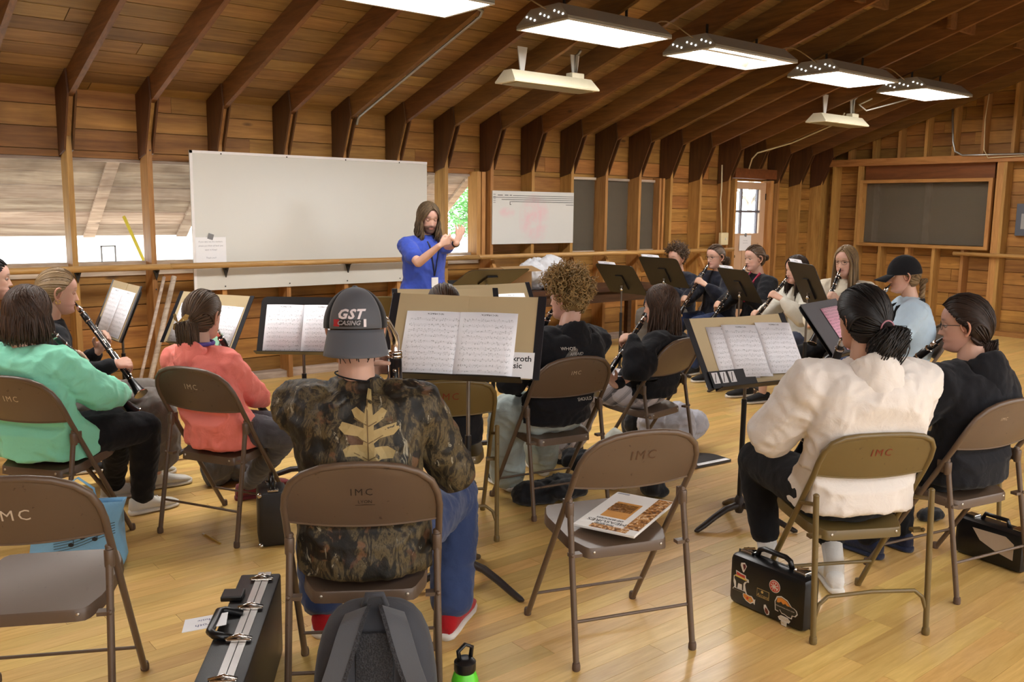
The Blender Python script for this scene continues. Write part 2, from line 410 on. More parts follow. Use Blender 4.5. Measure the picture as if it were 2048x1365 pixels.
piece('sill_plate', 'trimy', W_WEATH, wall_right, (EX+0.10, 3.4, 0.03), (0.17, 8.9, 0.06))

# unseen walls behind the camera, with window openings for daylight
wall_front = structure('wall_front'); m = MB()
for (a, b, z0, z1) in ((LX-.1, EB+.1, 0, .9), (LX-.1, EB+.1, 2.2, 2.8), (LX-.1, -2.8, .9, 2.2), (.2, .8, .9, 2.2), (3.6, 4.2, .9, 2.2), (7.2, 7.8, .9, 2.2), (11.2, EB+.1, .9, 2.2)):
    m.box(((a+b)/2, FY-0.06, (z0+z1)/2), (b-a, 0.05, z1-z0))
m.build('boards', W_BOARD, wall_front)
wall_left = structure('wall_left'); m = MB()
m.prism([(FY-.1, 0), (8.1, 0), (8.1, 2.62), (RIDGE, 4.65), (FY-.1, 2.75)], 0.05, Matrix(((0, 0, 1, LX-0.06), (1, 0, 0, 0), (0, 1, 0, 0), (0, 0, 0, 1)))); m.build('boards', W_BOARD_Y, wall_left)

# ---- windows of the long wall: open, with propped shutters hinged outside at the top
def screen_mat():
    t = NT('insect_screen'); t.base(srgb(104, 94, 78), 0.7)
    tr = t.n('BsdfTransparent'); mx = t.n('MixShader', i_0=0.60); t.t.links.new(tr.outputs[0], mx.inputs[1]); t.t.links.new(t.b.outputs[0], mx.inputs[2]); t.t.links.new(mx.outputs[0], t.out.inputs[0]); return t.m
SCREEN = screen_mat()
win1 = structure('window_1')
piece('window_sill', 'trimx', W_TRIM, win1, ((WIN_A+WIN_B)/2, BY+0.02, WZ0-0.025), (WIN_B-WIN_A, 0.12, 0.045))
piece('apron_board', 'trimx', W_TRIM, win1, ((WIN_A+WIN_B)/2, BY-0.012, WZ0-0.085), (WIN_B-WIN_A, 0.02, 0.07))
piece('head_trim', 'weath', W_WEATH, win1, ((WIN_A+WIN_B)/2, BY+0.02, WZ1-0.012), (WIN_B-WIN_A, 0.06, 0.024))
for x in (5.99, 6.055): piece('jamb', 'stud', W_STUD, win1, (x, BY-0.06, (WZ0+WZ1)/2), (0.05, 0.17, WZ1-WZ0+.05))
SA = math.atan2(0.67, 0.90)
SR = Matrix.Rotation(-SA, 4, 'X')            # local +y runs outward and down
SLEN = 1.12
for (a, b, bat) in ((-1.2, 3.19, (-0.4, 0.9, 2.28, 3.13)), (3.27, 6.1, (3.34, 4.4, 5.5, 6.03))):
    sh = bpy.data.objects.new('shutter', None); COL.objects.link(sh); sh.parent = win1; sh.location = (0, BY+0.045, WZ1+0.012)
    n = 6; h = SLEN/n
    for i in range(n):
        yl = h*(i+0.5); o = piece('plank', 'shutter_plank', W_WEATH, sh, (0, 0, 0), (1, 1, 1)); o.matrix_local = SR @ Tm((a+b)/2, yl, random.uniform(-.003, .003)) @ Matrix.Diagonal((b-a, h-0.009, 0.022, 1))
    for xb in bat:
        o = piece('batten', 'shutter_plank', W_WEATH, sh, (0, 0, 0), (1, 1, 1)); o.matrix_local = SR @ Tm(xb, SLEN/2, -0.022) @ Matrix.Diagonal((0.10, SLEN-0.02, 0.022, 1))
W_YEL = plain('yellow_paint', srgb(214, 200, 70), 0.5)
m = MB(); a = at_y(288, 522, BY+0.10); b = at_y(248, 434, BY+0.55); m.tube([a, b], 0.016, 4); m.build('prop_stick', W_YEL, win1)
# small boarded windows under plastic screen, to the right of the small whiteboard
for k, (a, b) in enumerate(((7.37, 7.86), (7.93, 8.45), (8.53, 8.93))):
    w = structure('window_%d' % (k+2))
    m = MB(); m.box(((a+b)/2, BY-0.02, 1.55), (b-a, 0.003, 0.86)); m.build('screen', SCREEN, w)
    m = MB(); m.box(((a+b)/2, BY-0.008, 1.55), (b-a-.02, 0.012, 0.84)); m.build('shutter_back', plain('dark_shutter', srgb(66, 58, 48), 0.8), w)
    for z in (1.10, 1.985): piece('frame_rail', 'trimx', W_TRIM, w, ((a+b)/2, BY-0.02, z), (b-a, 0.05, 0.03))
for x in (8.95, 9.02): piece('jamb', 'stud', W_STUD, bpy.data.objects['window_4'], (x, BY-0.06, 1.55), (0.035, 0.12, 0.95))
# screened window of the end wall
w5 = structure('window_5')
for y in (DY0-0.03, DY1+0.03): piece('jamb', 'stud', W_STUD, w5, (EX+0.06, y, (DZ0+DZ1)/2), (0.16, 0.05, DZ1-DZ0+0.09))
for z in (DZ0-0.03, DZ1+0.025): piece('frame_rail', 'trimy', W_TRIMY, w5, (EX+0.06, (DY0+DY1)/2, z), (0.16, DY1-DY0+0.1, 0.045))
W_HEAD = wood('header_board', srgb(96, 52, 22), srgb(132, 76, 34), 1, 0.6, 1.0, 0.2)
piece('header_board', 'hdr', W_HEAD, w5, (EX+0.10, (DY0+DY1)/2, 2.185), (0.03, DY1-DY0+0.06, 0.23))
m = MB(); m.box((EX+0.10, (DY0+DY1)/2, (DZ0+DZ1)/2), (0.003, DY1-DY0, DZ1-DZ0)); m.build('screen', SCREEN, w5)
W_SH2 = wood('shutter_inside', srgb(84, 70, 50), srgb(118, 98, 72), 1, 0.75, 1.0, 0.3)
for i in range(5):
    h = (DZ1-DZ0)/5; piece('plank', 'sh2', W_SH2, w5, (EX+0.165, (DY0+DY1)/2, DZ0+h*(i+.5)), (0.02, DY1-DY0+.02, h-0.004))
for y in (6.26, 7.03): piece('batten', 'sh2b', W_WEATH, w5, (EX+0.145, y, (DZ0+DZ1)/2), (0.02, 0.09, DZ1-DZ0))
# door
door = structure('door_1')
DPINK = plain('door_paint', srgb(196, 160, 128), 0.5, var=0.05)
da, db, dy = 10.505, 11.30, BY-0.05
for (a, b, z0, z1) in ((da, da+.075, 0.01, 2.03), (db-.12, db, 0.01, 2.03), (da+.075, db-.12, 1.93, 2.03), (da+.075, db-.12, 1.16, 1.30), (da+.075, db-.12, 0.02, .22), (da+.075, db-.12, .62, .72), (da+.30, da+.35, 0.22, 1.16)):
    piece('door_rail', 'door', DPINK, door, ((a+b)/2, dy, (z0+z1)/2), (b-a, 0.042, z1-z0))
piece('door_panel', 'door', DPINK, door, ((da+db)/2, dy+0.004, 0.66), (db-da-.1, 0.022, 1.05))
gx0, gx1, gz0, gz1 = da+.075, db-.12, 1.30, 1.93
for x in (gx0+(gx1-gx0)*0.27, gx0+(gx1-gx0)*0.90): piece('muntin', 'munt', plain('muntin_paint', srgb(110, 104, 110), 0.5), door, (x, dy, (gz0+gz1)/2), (0.03, 0.035, gz1-gz0))
piece('muntin', 'munt', None, door, ((gx0+gx1)/2, dy, 1.615), (gx1-gx0, 0.035, 0.03))
def glass_mat():
    t = NT('pane_glass'); t.base((0.9, 0.95, 1, 1), 0.03); tr = t.n('BsdfTransparent', i_Color=(.93, .96, .98, 1)); mx = t.n('MixShader', i_0=0.08)
    t.t.links.new(tr.outputs[0], mx.inputs[1]); t.t.links.new(t.b.outputs[0], mx.inputs[2]); t.t.links.new(mx.outputs[0], t.out.inputs[0]); return t.m
GLASS = glass_mat()
xs = [gx0, gx0+(gx1-gx0)*0.27, gx0+(gx1-gx0)*0.90, gx1]
for i in range(3):
    for z0, z1 in ((gz0, 1.615), (1.615, gz1)):
        m = MB(); m.box(((xs[i]+xs[i+1])/2, dy, (z0+z1)/2), (xs[i+1]-xs[i], 0.004, z1-z0)); m.build('pane', GLASS, door)
m = MB(); m.lathe([(0.0, 0), (.022, 0), (.028, .03), (.02, .055), (0, .06)], 12, Matrix.Translation((da+.05, dy-.02, .98)) @ Matrix.Rotation(PI/2, 4, 'X')); m.build('door_knob', plain('old_brass', srgb(120, 100, 70), 0.35, 0.9), door, True)
piece('door_jamb', 'stud', W_STUD, door, (11.335, BY-0.08, 1.03), (0.06, 0.16, 2.06))
piece('door_jamb', 'stud', W_STUD, door, (10.475, BY-0.08, 1.03), (0.05, 0.16, 2.06))
piece('door_header', 'hdr', W_HEAD, door, (10.99, WY+0.10, 2.145), (1.12, 0.17, 0.135))
for z in (1.83, .4): piece('hinge', 'hinge', plain('dark_iron', srgb(50, 44, 38), 0.5, 0.6), door, (11.30, dy-.025, z), (0.02, 0.01, 0.09))
# ------------------------------------------------------------------ outside the windows
t = NT('pale_gravel'); n = t.noise(t.pos(), 3, 5); t.base(t.mix(n, srgb(196, 200, 190), srgb(225, 226, 220)), 0.9); GRAVEL = t.m
m = MB(); m.box((4, 40, -0.35), (160, 63.5, 0.1)); g = m.build('yard_ground', GRAVEL); g['kind'] = 'structure'
m = MB(); m.box((60, -20, -0.36), (94, 60, 0.1)); g = m.build('side_ground', GRAVEL); g['kind'] = 'structure'
m = MB(); m.box((4, -30, -0.36), (160, 51, 0.1)); g = m.build('rear_ground', GRAVEL); g['kind'] = 'structure'
def tree(base, h, r, n, label, seed, lo=0.25):
    rg = np.random.default_rng(seed); tr = empty('leafy_tree', base, None, label, 'tree')
    LEAF = plain('leaf_green', srgb(96, 150, 78), 0.6, var=0.35, scale=3)
    mb = MB(); mb.tube([(0, 0, 0), (0.05, 0, h*.4), (0, 0.05, h*.75)], [.16, .12, .05], 8)
    for k in range(5):
        a = k*1.3; mb.tube([(0, 0, h*.3), (math.cos(a)*r*.6, math.sin(a)*r*.6, h*.62)], [.07, .02], 5)
    mb.build('trunk', W_WEATH, tr)
    L = MB()
    for k in range(n):
        d = rg.normal(size=3); d /= np.linalg.norm(d); q = rg.random()**0.4; lump = 0.75+0.3*noise.noise(Vector(d)*2.3)
        c = Vector((d[0]*r*q*lump, d[1]*r*q*lump, h*(lo+1)/2+d[2]*h*(1-lo)/2*q*lump)); s = rg.uniform(.10, .2)*h/4
        M = Matrix.Rotation(rg.random()*6.3, 3, 'Z') @ Matrix.Rotation(rg.random()*3, 3, 'X')
        L.add([c+M @ Vector(p)*s for p in ((-.5, 0, 0), (0, -.28, .06), (.5, 0, 0), (0, .28, .06))], [(0, 1, 2, 3)])
    tag(L.build('foliage', LEAF, tr), kind='stuff')
p = at_y(930, 440, 26); tree((p.x+.5, 26, -0.3), 3.3, 1.9, 4200, 'leafy green tree in the yard seen through the open window', 3, .12)
p = at_y(1500, 385, 30); tree((p.x, 30, -0.3), 7.5, 3.5, 3500, 'tall pale tree in the yard seen through the door panes', 4, .45)

# ------------------------------------------------------------------ ceiling lamps
WHITE_M = plain('white_enamel', srgb(214, 212, 206), 0.4)
GREY_M = plain('lamp_housing', srgb(150, 146, 136), 0.5)
LENS = emit('lit_diffuser', (1.0, 0.975, 0.94, 1), LAMP)
TUBE = emit('lit_tube', (1.0, 0.97, 0.92, 1), LAMP*2.6)
REFL = plain('lamp_reflector', srgb(232, 230, 224), 0.3)
def lamp(x0, x1, y0, y1, z, label, open_=False):
    e = empty('ceiling_lamp', ((x0+x1)/2, (y0+y1)/2, z), None, label, 'ceiling lamp')
    X, Y = (x1-x0)/2, (y1-y0)/2; tx, ty, hz = X-0.03, Y*0.55, 0.13
    m = MB(); m.loft([[(-X, -Y, 0), (X, -Y, 0), (X, Y, 0), (-X, Y, 0)], [(-X, -Y, .02), (X, -Y, .02), (X, Y, .02), (-X, Y, .02)], [(-tx, -ty, hz), (tx, -ty, hz), (tx, ty, hz), (-tx, ty, hz)]], caps=False)
    m.add([(-tx, -ty, hz), (tx, -ty, hz), (tx, ty, hz), (-tx, ty, hz)], [(0, 1, 2, 3)]); m.build('housing', GREY_M, e)
    m = MB(); w = 0.025
    for c, d in (((0, -Y+w/2, -.004), (2*X, w, .014)), ((0, Y-w/2, -.004), (2*X, w, .014)), ((-X+w/2, 0, -.004), (w, 2*Y-2*w, .014)), ((X-w/2, 0, -.004), (w, 2*Y-2*w, .014))): m.box(c, d)
    m.build('frame', WHITE_M, e)
    if not open_:
        m = MB(); m.box((0, 0, .002), (2*X-2*w, 2*Y-2*w, .006)); m.build('diffuser', LENS, e)
    else:
        m = MB(); m.box((0, 0, .085), (2*X-.1, 2*Y*.62, .006)); m.box((0, 0, .06), (2*X-.12, .07, .05)); m.build('reflector', REFL, e)
        for y in (-.20, -.10, .06, .15):
            m = MB(); m.tube([(-X+.06, y*Y/.3, .05), (X-.06, y*Y/.3, .05)], .016, 10); m.build('tube', TUBE if y > -.15 else REFL, e, True)
    for x in (-X*.6, X*.6): m = MB(); m.tube([(x, 0, hz), (x, 0, roof_z((y0+y1)/2)-z+.04)], .012, 6); m.build('hanger', plain('dark_iron', srgb(50, 44, 38), .5), e)
    for k in range(9):                              # glowing beads stand in for lamp light through punched end vents
        y = -Y*.8+k*Y*.18; zz = .035+.02*(k % 3); fx = -X-(-.03)*(zz-.02)/(hz-.02)
        if abs(y) < Y-(Y-ty)*(zz-.02)/(hz-.02)-.02: m = MB(); m.ball((fx-.001, y, zz), (.003, .008, .007), None, 8, 4); m.build('vent_glow', LENS, e)
    return e
names = ['first of the row, nearest the long whiteboard end', 'second of the row, hung before the large cream heater', 'third of the row, with bare tubes and no diffuser', 'fourth of the row, hung before the small far heater', 'fifth and last of the row, nearest the end wall']
LX0 = [2.83, 4.65, 6.36, 8.29, 10.07]; LX1 = [3.97, 5.80, 7.58, 9.45, 11.2]
for k in range(5): lamp(LX0[k], LX1[k], 5.06, 5.65, 3.0, 'fluorescent ceiling lamp, '+names[k], k == 2)
for k in range(3): lamp(1.01-k*1.82, 2.15-k*1.82, 5.06, 5.65, 3.0, 'added fluorescent ceiling lamp continuing the near end of the row, out of view')  # unseen lamps added past the visible row to brighten the left side
for k in range(8): lamp(-2.63+k*1.82, -1.48+k*1.82, -1.65, -1.06, 3.0, 'fluorescent ceiling lamp of a row added over the side of the hall out of view')  # unseen mirrored row, added for light from the camera side
for o in bpy.data.objects:
    if o.name.startswith('ceiling_lamp') and 'out of view' in o.get('label', ''): o['group'] = 'added lamps out of view'
CORD = plain('brown_cord', srgb(120, 92, 52), 0.5)
for k in range(4):
    a, b = Vector((LX1[k], 5.36, 3.09)), Vector((LX0[k+1]+.06, 5.33, 3.10)); m = MB()
    m.tube([a.lerp(b, i/10)+Vector((0, 0, -0.0+0.16*math.sin(PI*i/10)*(1-i/14))) for i in range(11)], .006, 6)
    tag(m.build('lamp_cord', CORD), 'thin brown lamp cord looping between %s ceiling lamps' % ('first and second', 'second and third', 'third and fourth', 'fourth and fifth')[k], 'cord')

# radiant heaters
CREAM = plain('cream_enamel', srgb(226, 218, 190), 0.4)
def heater(x0, x1, y, z, label, zt):
    e = empty('ceiling_heater', ((x0+x1)/2, y, z), None, label, 'heater'); X = (x1-x0)/2
    m = MB(); m.loft([[(-X, -.135, 0), (X, -.135, 0), (X, .135, 0), (-X, .135, 0)], [(-X, -.14, .012), (X, -.14, .012), (X, .14, .012), (-X, .14, .012)], [(-X+.03, -.055, .11), (X-.03, -.055, .11), (X-.03, .055, .11), (-X+.03, .055, .11)]], caps=True); m.build('reflector_hood', CREAM, e)
    m = MB(); m.box((0, 0, -.004), (2*X-.1, .2, .008)); m.build('grille', plain('heater_grille', srgb(150, 140, 110), .5), e)
    for s in (-1, 1):
        m = MB(); m.prism([(-.02, .10), (.02, .10), (.055, .10+zt), (-.055, .10+zt)], .012, Matrix.Translation((s*X*.62, 0, 0)) @ Matrix.Rotation(PI/2, 4, 'X')); m.build('bracket', WHITE_M, e)
    m = MB(); m.box((X*.62, -.01, .13), (.15, .09, .05), None, .006); m.build('junction_box', CREAM, e)
    m = MB(); m.tube([(X*.62, -.02, .15), (X*.62, -.02, .32), (X*.64, -.03, .10+zt), (X*.66, -.06, .14+zt)], .014, 8); m.build('flex_conduit', plain('steel_conduit', srgb(170, 168, 162), .35, .8), e, True)
    return e
heater(5.06, 6.08, 6.30, 2.70, 'cream radiant heater hung before the second ceiling lamp', .22)
heater(9.95, 10.95, 6.35, 2.70, 'cream radiant heater hung near the end wall', .24)

# conduits
STEEL = plain('steel_conduit', srgb(170, 168, 162), 0.35, 0.8)
WIREW = plain('cream_wire', srgb(206, 190, 150), 0.5)
def pipe(pts, r, label, mat=STEEL, name='conduit', cat='pipe'):
    m = MB(); m.tube(pts, r, 8); return tag(m.build(name, mat, None, True), label, cat)
xr = 4.331+.035
pipe([(xr, 7.66, 2.38), (xr, 7.63, 2.43)]+[(xr, y, roof_z(y)-.012) for y in np.linspace(7.6, 5.75, 10)]+[(xr-.03, 5.68, roof_z(5.68)-.01), (xr-.12, 5.66, roof_z(5.66)), (xr-.5, 5.7, roof_z(5.7)-.015)], .012, 'steel conduit running up the underside of a rafter by the big whiteboard')
pipe([at_x(1905, 217, EX-.036), at_x(1906, 285, EX-.036), at_x(1910, 303, EX-.036), at_x(1925, 311, EX-.036), at_x(2060, 307.5, EX-.036)], .014, 'steel conduit bending along the beam of the end wall')
pipe([at_x(1980, 178, EX-.048), at_x(1970, 240, EX-.048), at_x(1968, 300, EX-.048), at_x(1976, 316, EX-.048), at_x(2060, 311, EX-.048)], .006, 'thin yellowish wire along the beam of the end wall', WIREW, 'wall_wire', 'wire')
pipe([at_y(q[0], q[1], WY-.02) for q in ((1444, 330), (1443, 380), (1441, 400), (1442, 425), (1443, 470))], .010, 'cream cable running down the post to the light switch', WIREW, 'switch_cable', 'wire')
pipe([at_y(1498, 338, 7.7), at_y(1504, 318, 7.62), at_y(1515, 306, 7.5)]+[(10.87+.03, y, roof_z(y)-.02) for y in (7.3, 6.9, 6.6)]+[(10.6, 6.36, roof_z(6.36)-.03)], .010, 'cream cable from the door header up to the far heater', WIREW, 'heater_cable', 'wire')
pipe([(11.15, 5.7, 3.05), (11.0, 5.95, 2.97), (10.75, 6.15, 2.88), (10.66, 6.2, 2.95), (10.6, 6.0, 3.0)], .009, 'white cable loop hanging under the last ceiling lamp', WHITE_M, 'loop_cable', 'wire')
p = at_y(1447, 478, WY-.02); m = MB(); m.box(p, (.16, .05, .17), None, .01); sw = m.build('switch_box', plain('ivory_plastic', srgb(214, 200, 160), .4)); tag(sw, 'ivory light switch box on the post beside the door', 'switch')
m = MB(); m.box(p+Vector((.01, -.028, 0)), (.012, .012, .03)); m.build('toggle', WHITE_M, sw)
p = at_x(2046, 440, EB-.03); m = MB(); m.box(p+Vector((0, -.06, 0)), (.06, .28, .42), None, .006); pb = m.build('breaker_panel', plain('panel_grey', srgb(84, 88, 98), .45)); tag(pb, 'grey metal breaker panel on the end wall', 'panel')
m = MB(); m.box(p+Vector((-.033, -.06, -.02)), (.006, .14, .2)); m.build('panel_label', plain('panel_card', srgb(150, 150, 150), .6), pb)

# ------------------------------------------------------------------ whiteboards, rail, notes
WB = plain('whiteboard', srgb(206, 204, 196), 0.22, var=0.02, scale=2)
WBF = plain('whiteboard_edge', srgb(226, 222, 220), 0.35)
DARKINK = plain('marker_black', srgb(50, 50, 52), 0.5)
a = at_y(375.5, 300.5, WY-.012); b = at_y(809, 567.6, WY-.012)
x0, x1 = 2.83, 5.27; z1, z0 = 2.075, 0.865
bd = empty('whiteboard', ((x0+x1)/2, WY-.01, z0), None, 'large blank whiteboard screwed across the studs of the long wall', 'whiteboard')
m = MB(); m.box((0, 0, (z1-z0)/2), (x1-x0, .012, z1-z0)); m.build('panel', WB, bd)
m = MB()
for c, d in (((0, -.008, z1-z0-.012), (x1-x0, .006, .024)), ((-(x1-x0)/2+.012, -.008, (z1-z0)/2), (.024, .006, z1-z0))): m.box(c, d)
m.build('edge_strip', WBF, bd)
for x in STUDS[10:15]:
    for z in (z1-.02, z0+.03):
        m = MB(); m.ball((x-(x0+x1)/2, -.012, z-z0), (.007, .003, .007), None, 8, 4); m.build('screw', DARKINK, bd)
bd2 = empty('whiteboard', (6.735, WY-.01, 1.222), None, 'small whiteboard with black staff lines and faint pink smears', 'whiteboard')
t = NT('smeared_whiteboard'); p = t.obj()
sep = t.n('SeparateXYZ', i_0=p); dx = t.math('ADD', sep.outputs[0], .0); dz = t.math('SUBTRACT', sep.outputs[2], .27)
r2 = t.math('ADD', t.math('POWER', t.math('DIVIDE', dx, .24), 2), t.math('POWER', t.math('DIVIDE', dz, .30), 2)); blob = t.math('SUBTRACT', 1.0, r2, clamp=True)
dx2 = t.math('ADD', sep.outputs[0], .40); dz2 = t.math('SUBTRACT', sep.outputs[2], .35)
r3 = t.math('ADD', t.math('POWER', t.math('DIVIDE', dx2, .13), 2), t.math('POWER', t.math('DIVIDE', dz2, .07), 2)); blob2 = t.math('SUBTRACT', 1.0, r3, clamp=True)
sm = t.math('MULTIPLY', t.math('ADD', t.math('POWER', blob, .6), blob2), t.ramp(t.noise(p, 7, 4), [(.35, (0, 0, 0)), (.65, (1, 1, 1))]))
t.base(t.mix(t.math('MULTIPLY', sm, .65), srgb(214, 212, 206), srgb(232, 176, 186)), 0.25); SMEAR = t.m
m = MB(); m.box((0, 0, .292), (1.212, .012, .584)); m.build('panel', SMEAR, bd2)
m = MB()
for k, (xa, z) in enumerate(((-.32, .535), (-.6, .512), (-.48, .49), (-.35, .468), (.48, .44))): m.box(((xa+.6)/2, -.0075, z), (.6-xa, .002, .005))
for z in (.52, .50, .478, .456, .545): m.box((-.58, -.0075, z), (.03, .002, .004))
for xa, L in ((-.50, .07), (-.41, .05), (-.35, .03)): m.box((xa, -.0075, .537), (L, .002, .007))
m.box((-.36, -.0075, .452), (.005, .002, .04)); m.box((-.352, -.0075, .435), (.02, .002, .005))
m.build('staff_line', DARKINK, bd2)
PAPER = plain('paper', srgb(232, 232, 234), 0.75, var=0.02)
INKG = plain('print_grey', srgb(140, 140, 146), 0.7)
INKD = plain('print_black', srgb(38, 38, 42), 0.7)
def note(c, w, h, lines, label, size, dz=0.0, tape=True, ang=0):
    e = empty('paper_note', c, None, label, 'note')
    m = MB(); m.box((0, 0, 0), (w, .002, h)); m.build('sheet', PAPER, e)
    for k, s in enumerate(lines):
        if s: lettering('print', s, size, INKG, e, Matrix(((1, 0, 0, 0), (0, 0, 1, -.0018), (0, 1, 0, h*.32-k*h*.16), (0, 0, 0, 1))))
    if tape: m = MB(); m.box((0, -.002, h/2+.005), (.05, .001, .05), Matrix.Rotation(.3, 3, 'Y')); m.build('tape', plain('duct_tape', srgb(120, 120, 122), .5), e)
    return e
note(((2.851+3.124)/2, WY-.022, 1.222), .273, .22, ['If you take out the markers,', 'please put them all back you', 'want to Keep!', '', 'Thank you!!'], 'white paper notice taped to the large whiteboard', .019)
note((10.86, BY-.075, 1.165), .27, .22, ['', 'Please keep', 'this door shut', ''], 'white paper notice taped to the door under its panes', .02)
rail = empty('hand_rail', (6, WY-.10, 1.09), None, 'long round wooden hand rail along the studs of the long wall', 'rail')
for a, b in ((-2.0, 2.62), (2.6, 5.9), (5.88, 10.3)):
    m = MB(); m.tube([(a-6, 0, random.uniform(-.002, .002)), (b-6, 0, 0)], .026, 12); m.build('rail_pole', W_RAIL, rail, True)
IRON = plain('dark_iron', srgb(50, 44, 38), 0.5, 0.5)
for x in (1.885, 2.503, 3.107, 4.33): 
    m = MB(); m.prism([(-.03, .0), (.03, .0), (0, -.10)], .02, Matrix(((1, 0, 0, x-6), (0, 0, 1, .06), (0, 1, 0, -.015), (0, 0, 0, 1)))); m.tube([(x-6, .09, -.06), (x-6, 0, -.02)], .01, 6); m.build('bracket', IRON, rail)
for x in STUDS[16:23]:
    m = MB(); m.box((0, 0, 0), (.04, .05, .26), Matrix.Rotation(-.55, 3, 'X')); m.build('brace', W_STUD, rail, loc=(x-6, .06, -.13))
# rail on the end wall
m = MB(); m.tube([(EX-.06, 5.75, 1.075), (EX-.06, 1.0, 1.06)], .026, 12); tag(m.build('hand_rail', wood('rail_wood_y', srgb(160, 118, 62), srgb(206, 168, 106), 1, .4, 1.4, .2, knots=False), None, True), 'round wooden hand rail along the end wall under the panel', 'rail')
# two poles and a small frame by the long wall
for dx, lab in ((0, 'pale wooden pole leaning on the stud, the thinner of two'), (.07, 'pale wooden pole leaning on the stud, the thicker of two')):
    a = at_y(268+dx*300, 775, WY-.35); a.z = 0; b = Vector((2.57+dx*1.2, WY-.03, 1.0)); m = MB(); m.tube([a, b], .014+dx*.12, 8)
    tag(m.build('wooden_pole', W_WEATH, None, True), lab, 'pole')
pf = empty('photo_frame', at_y(218, 526, BY-.03), None, 'small clear stand-up frame on the window sill', 'frame')
m = MB(); w, h = .11, .14
for c, d in (((-w/2, 0, h/2), (.012, .01, h)), ((w/2, 0, h/2), (.012, .01, h)), ((0, 0, h), (w+.012, .01, .012))): m.box(c, d)
m.build('frame', plain('grey_metal', srgb(150, 150, 150), .4), pf); m = MB(); m.box((0, 0, h/2), (w, .004, h)); m.build('pane', GLASS, pf)
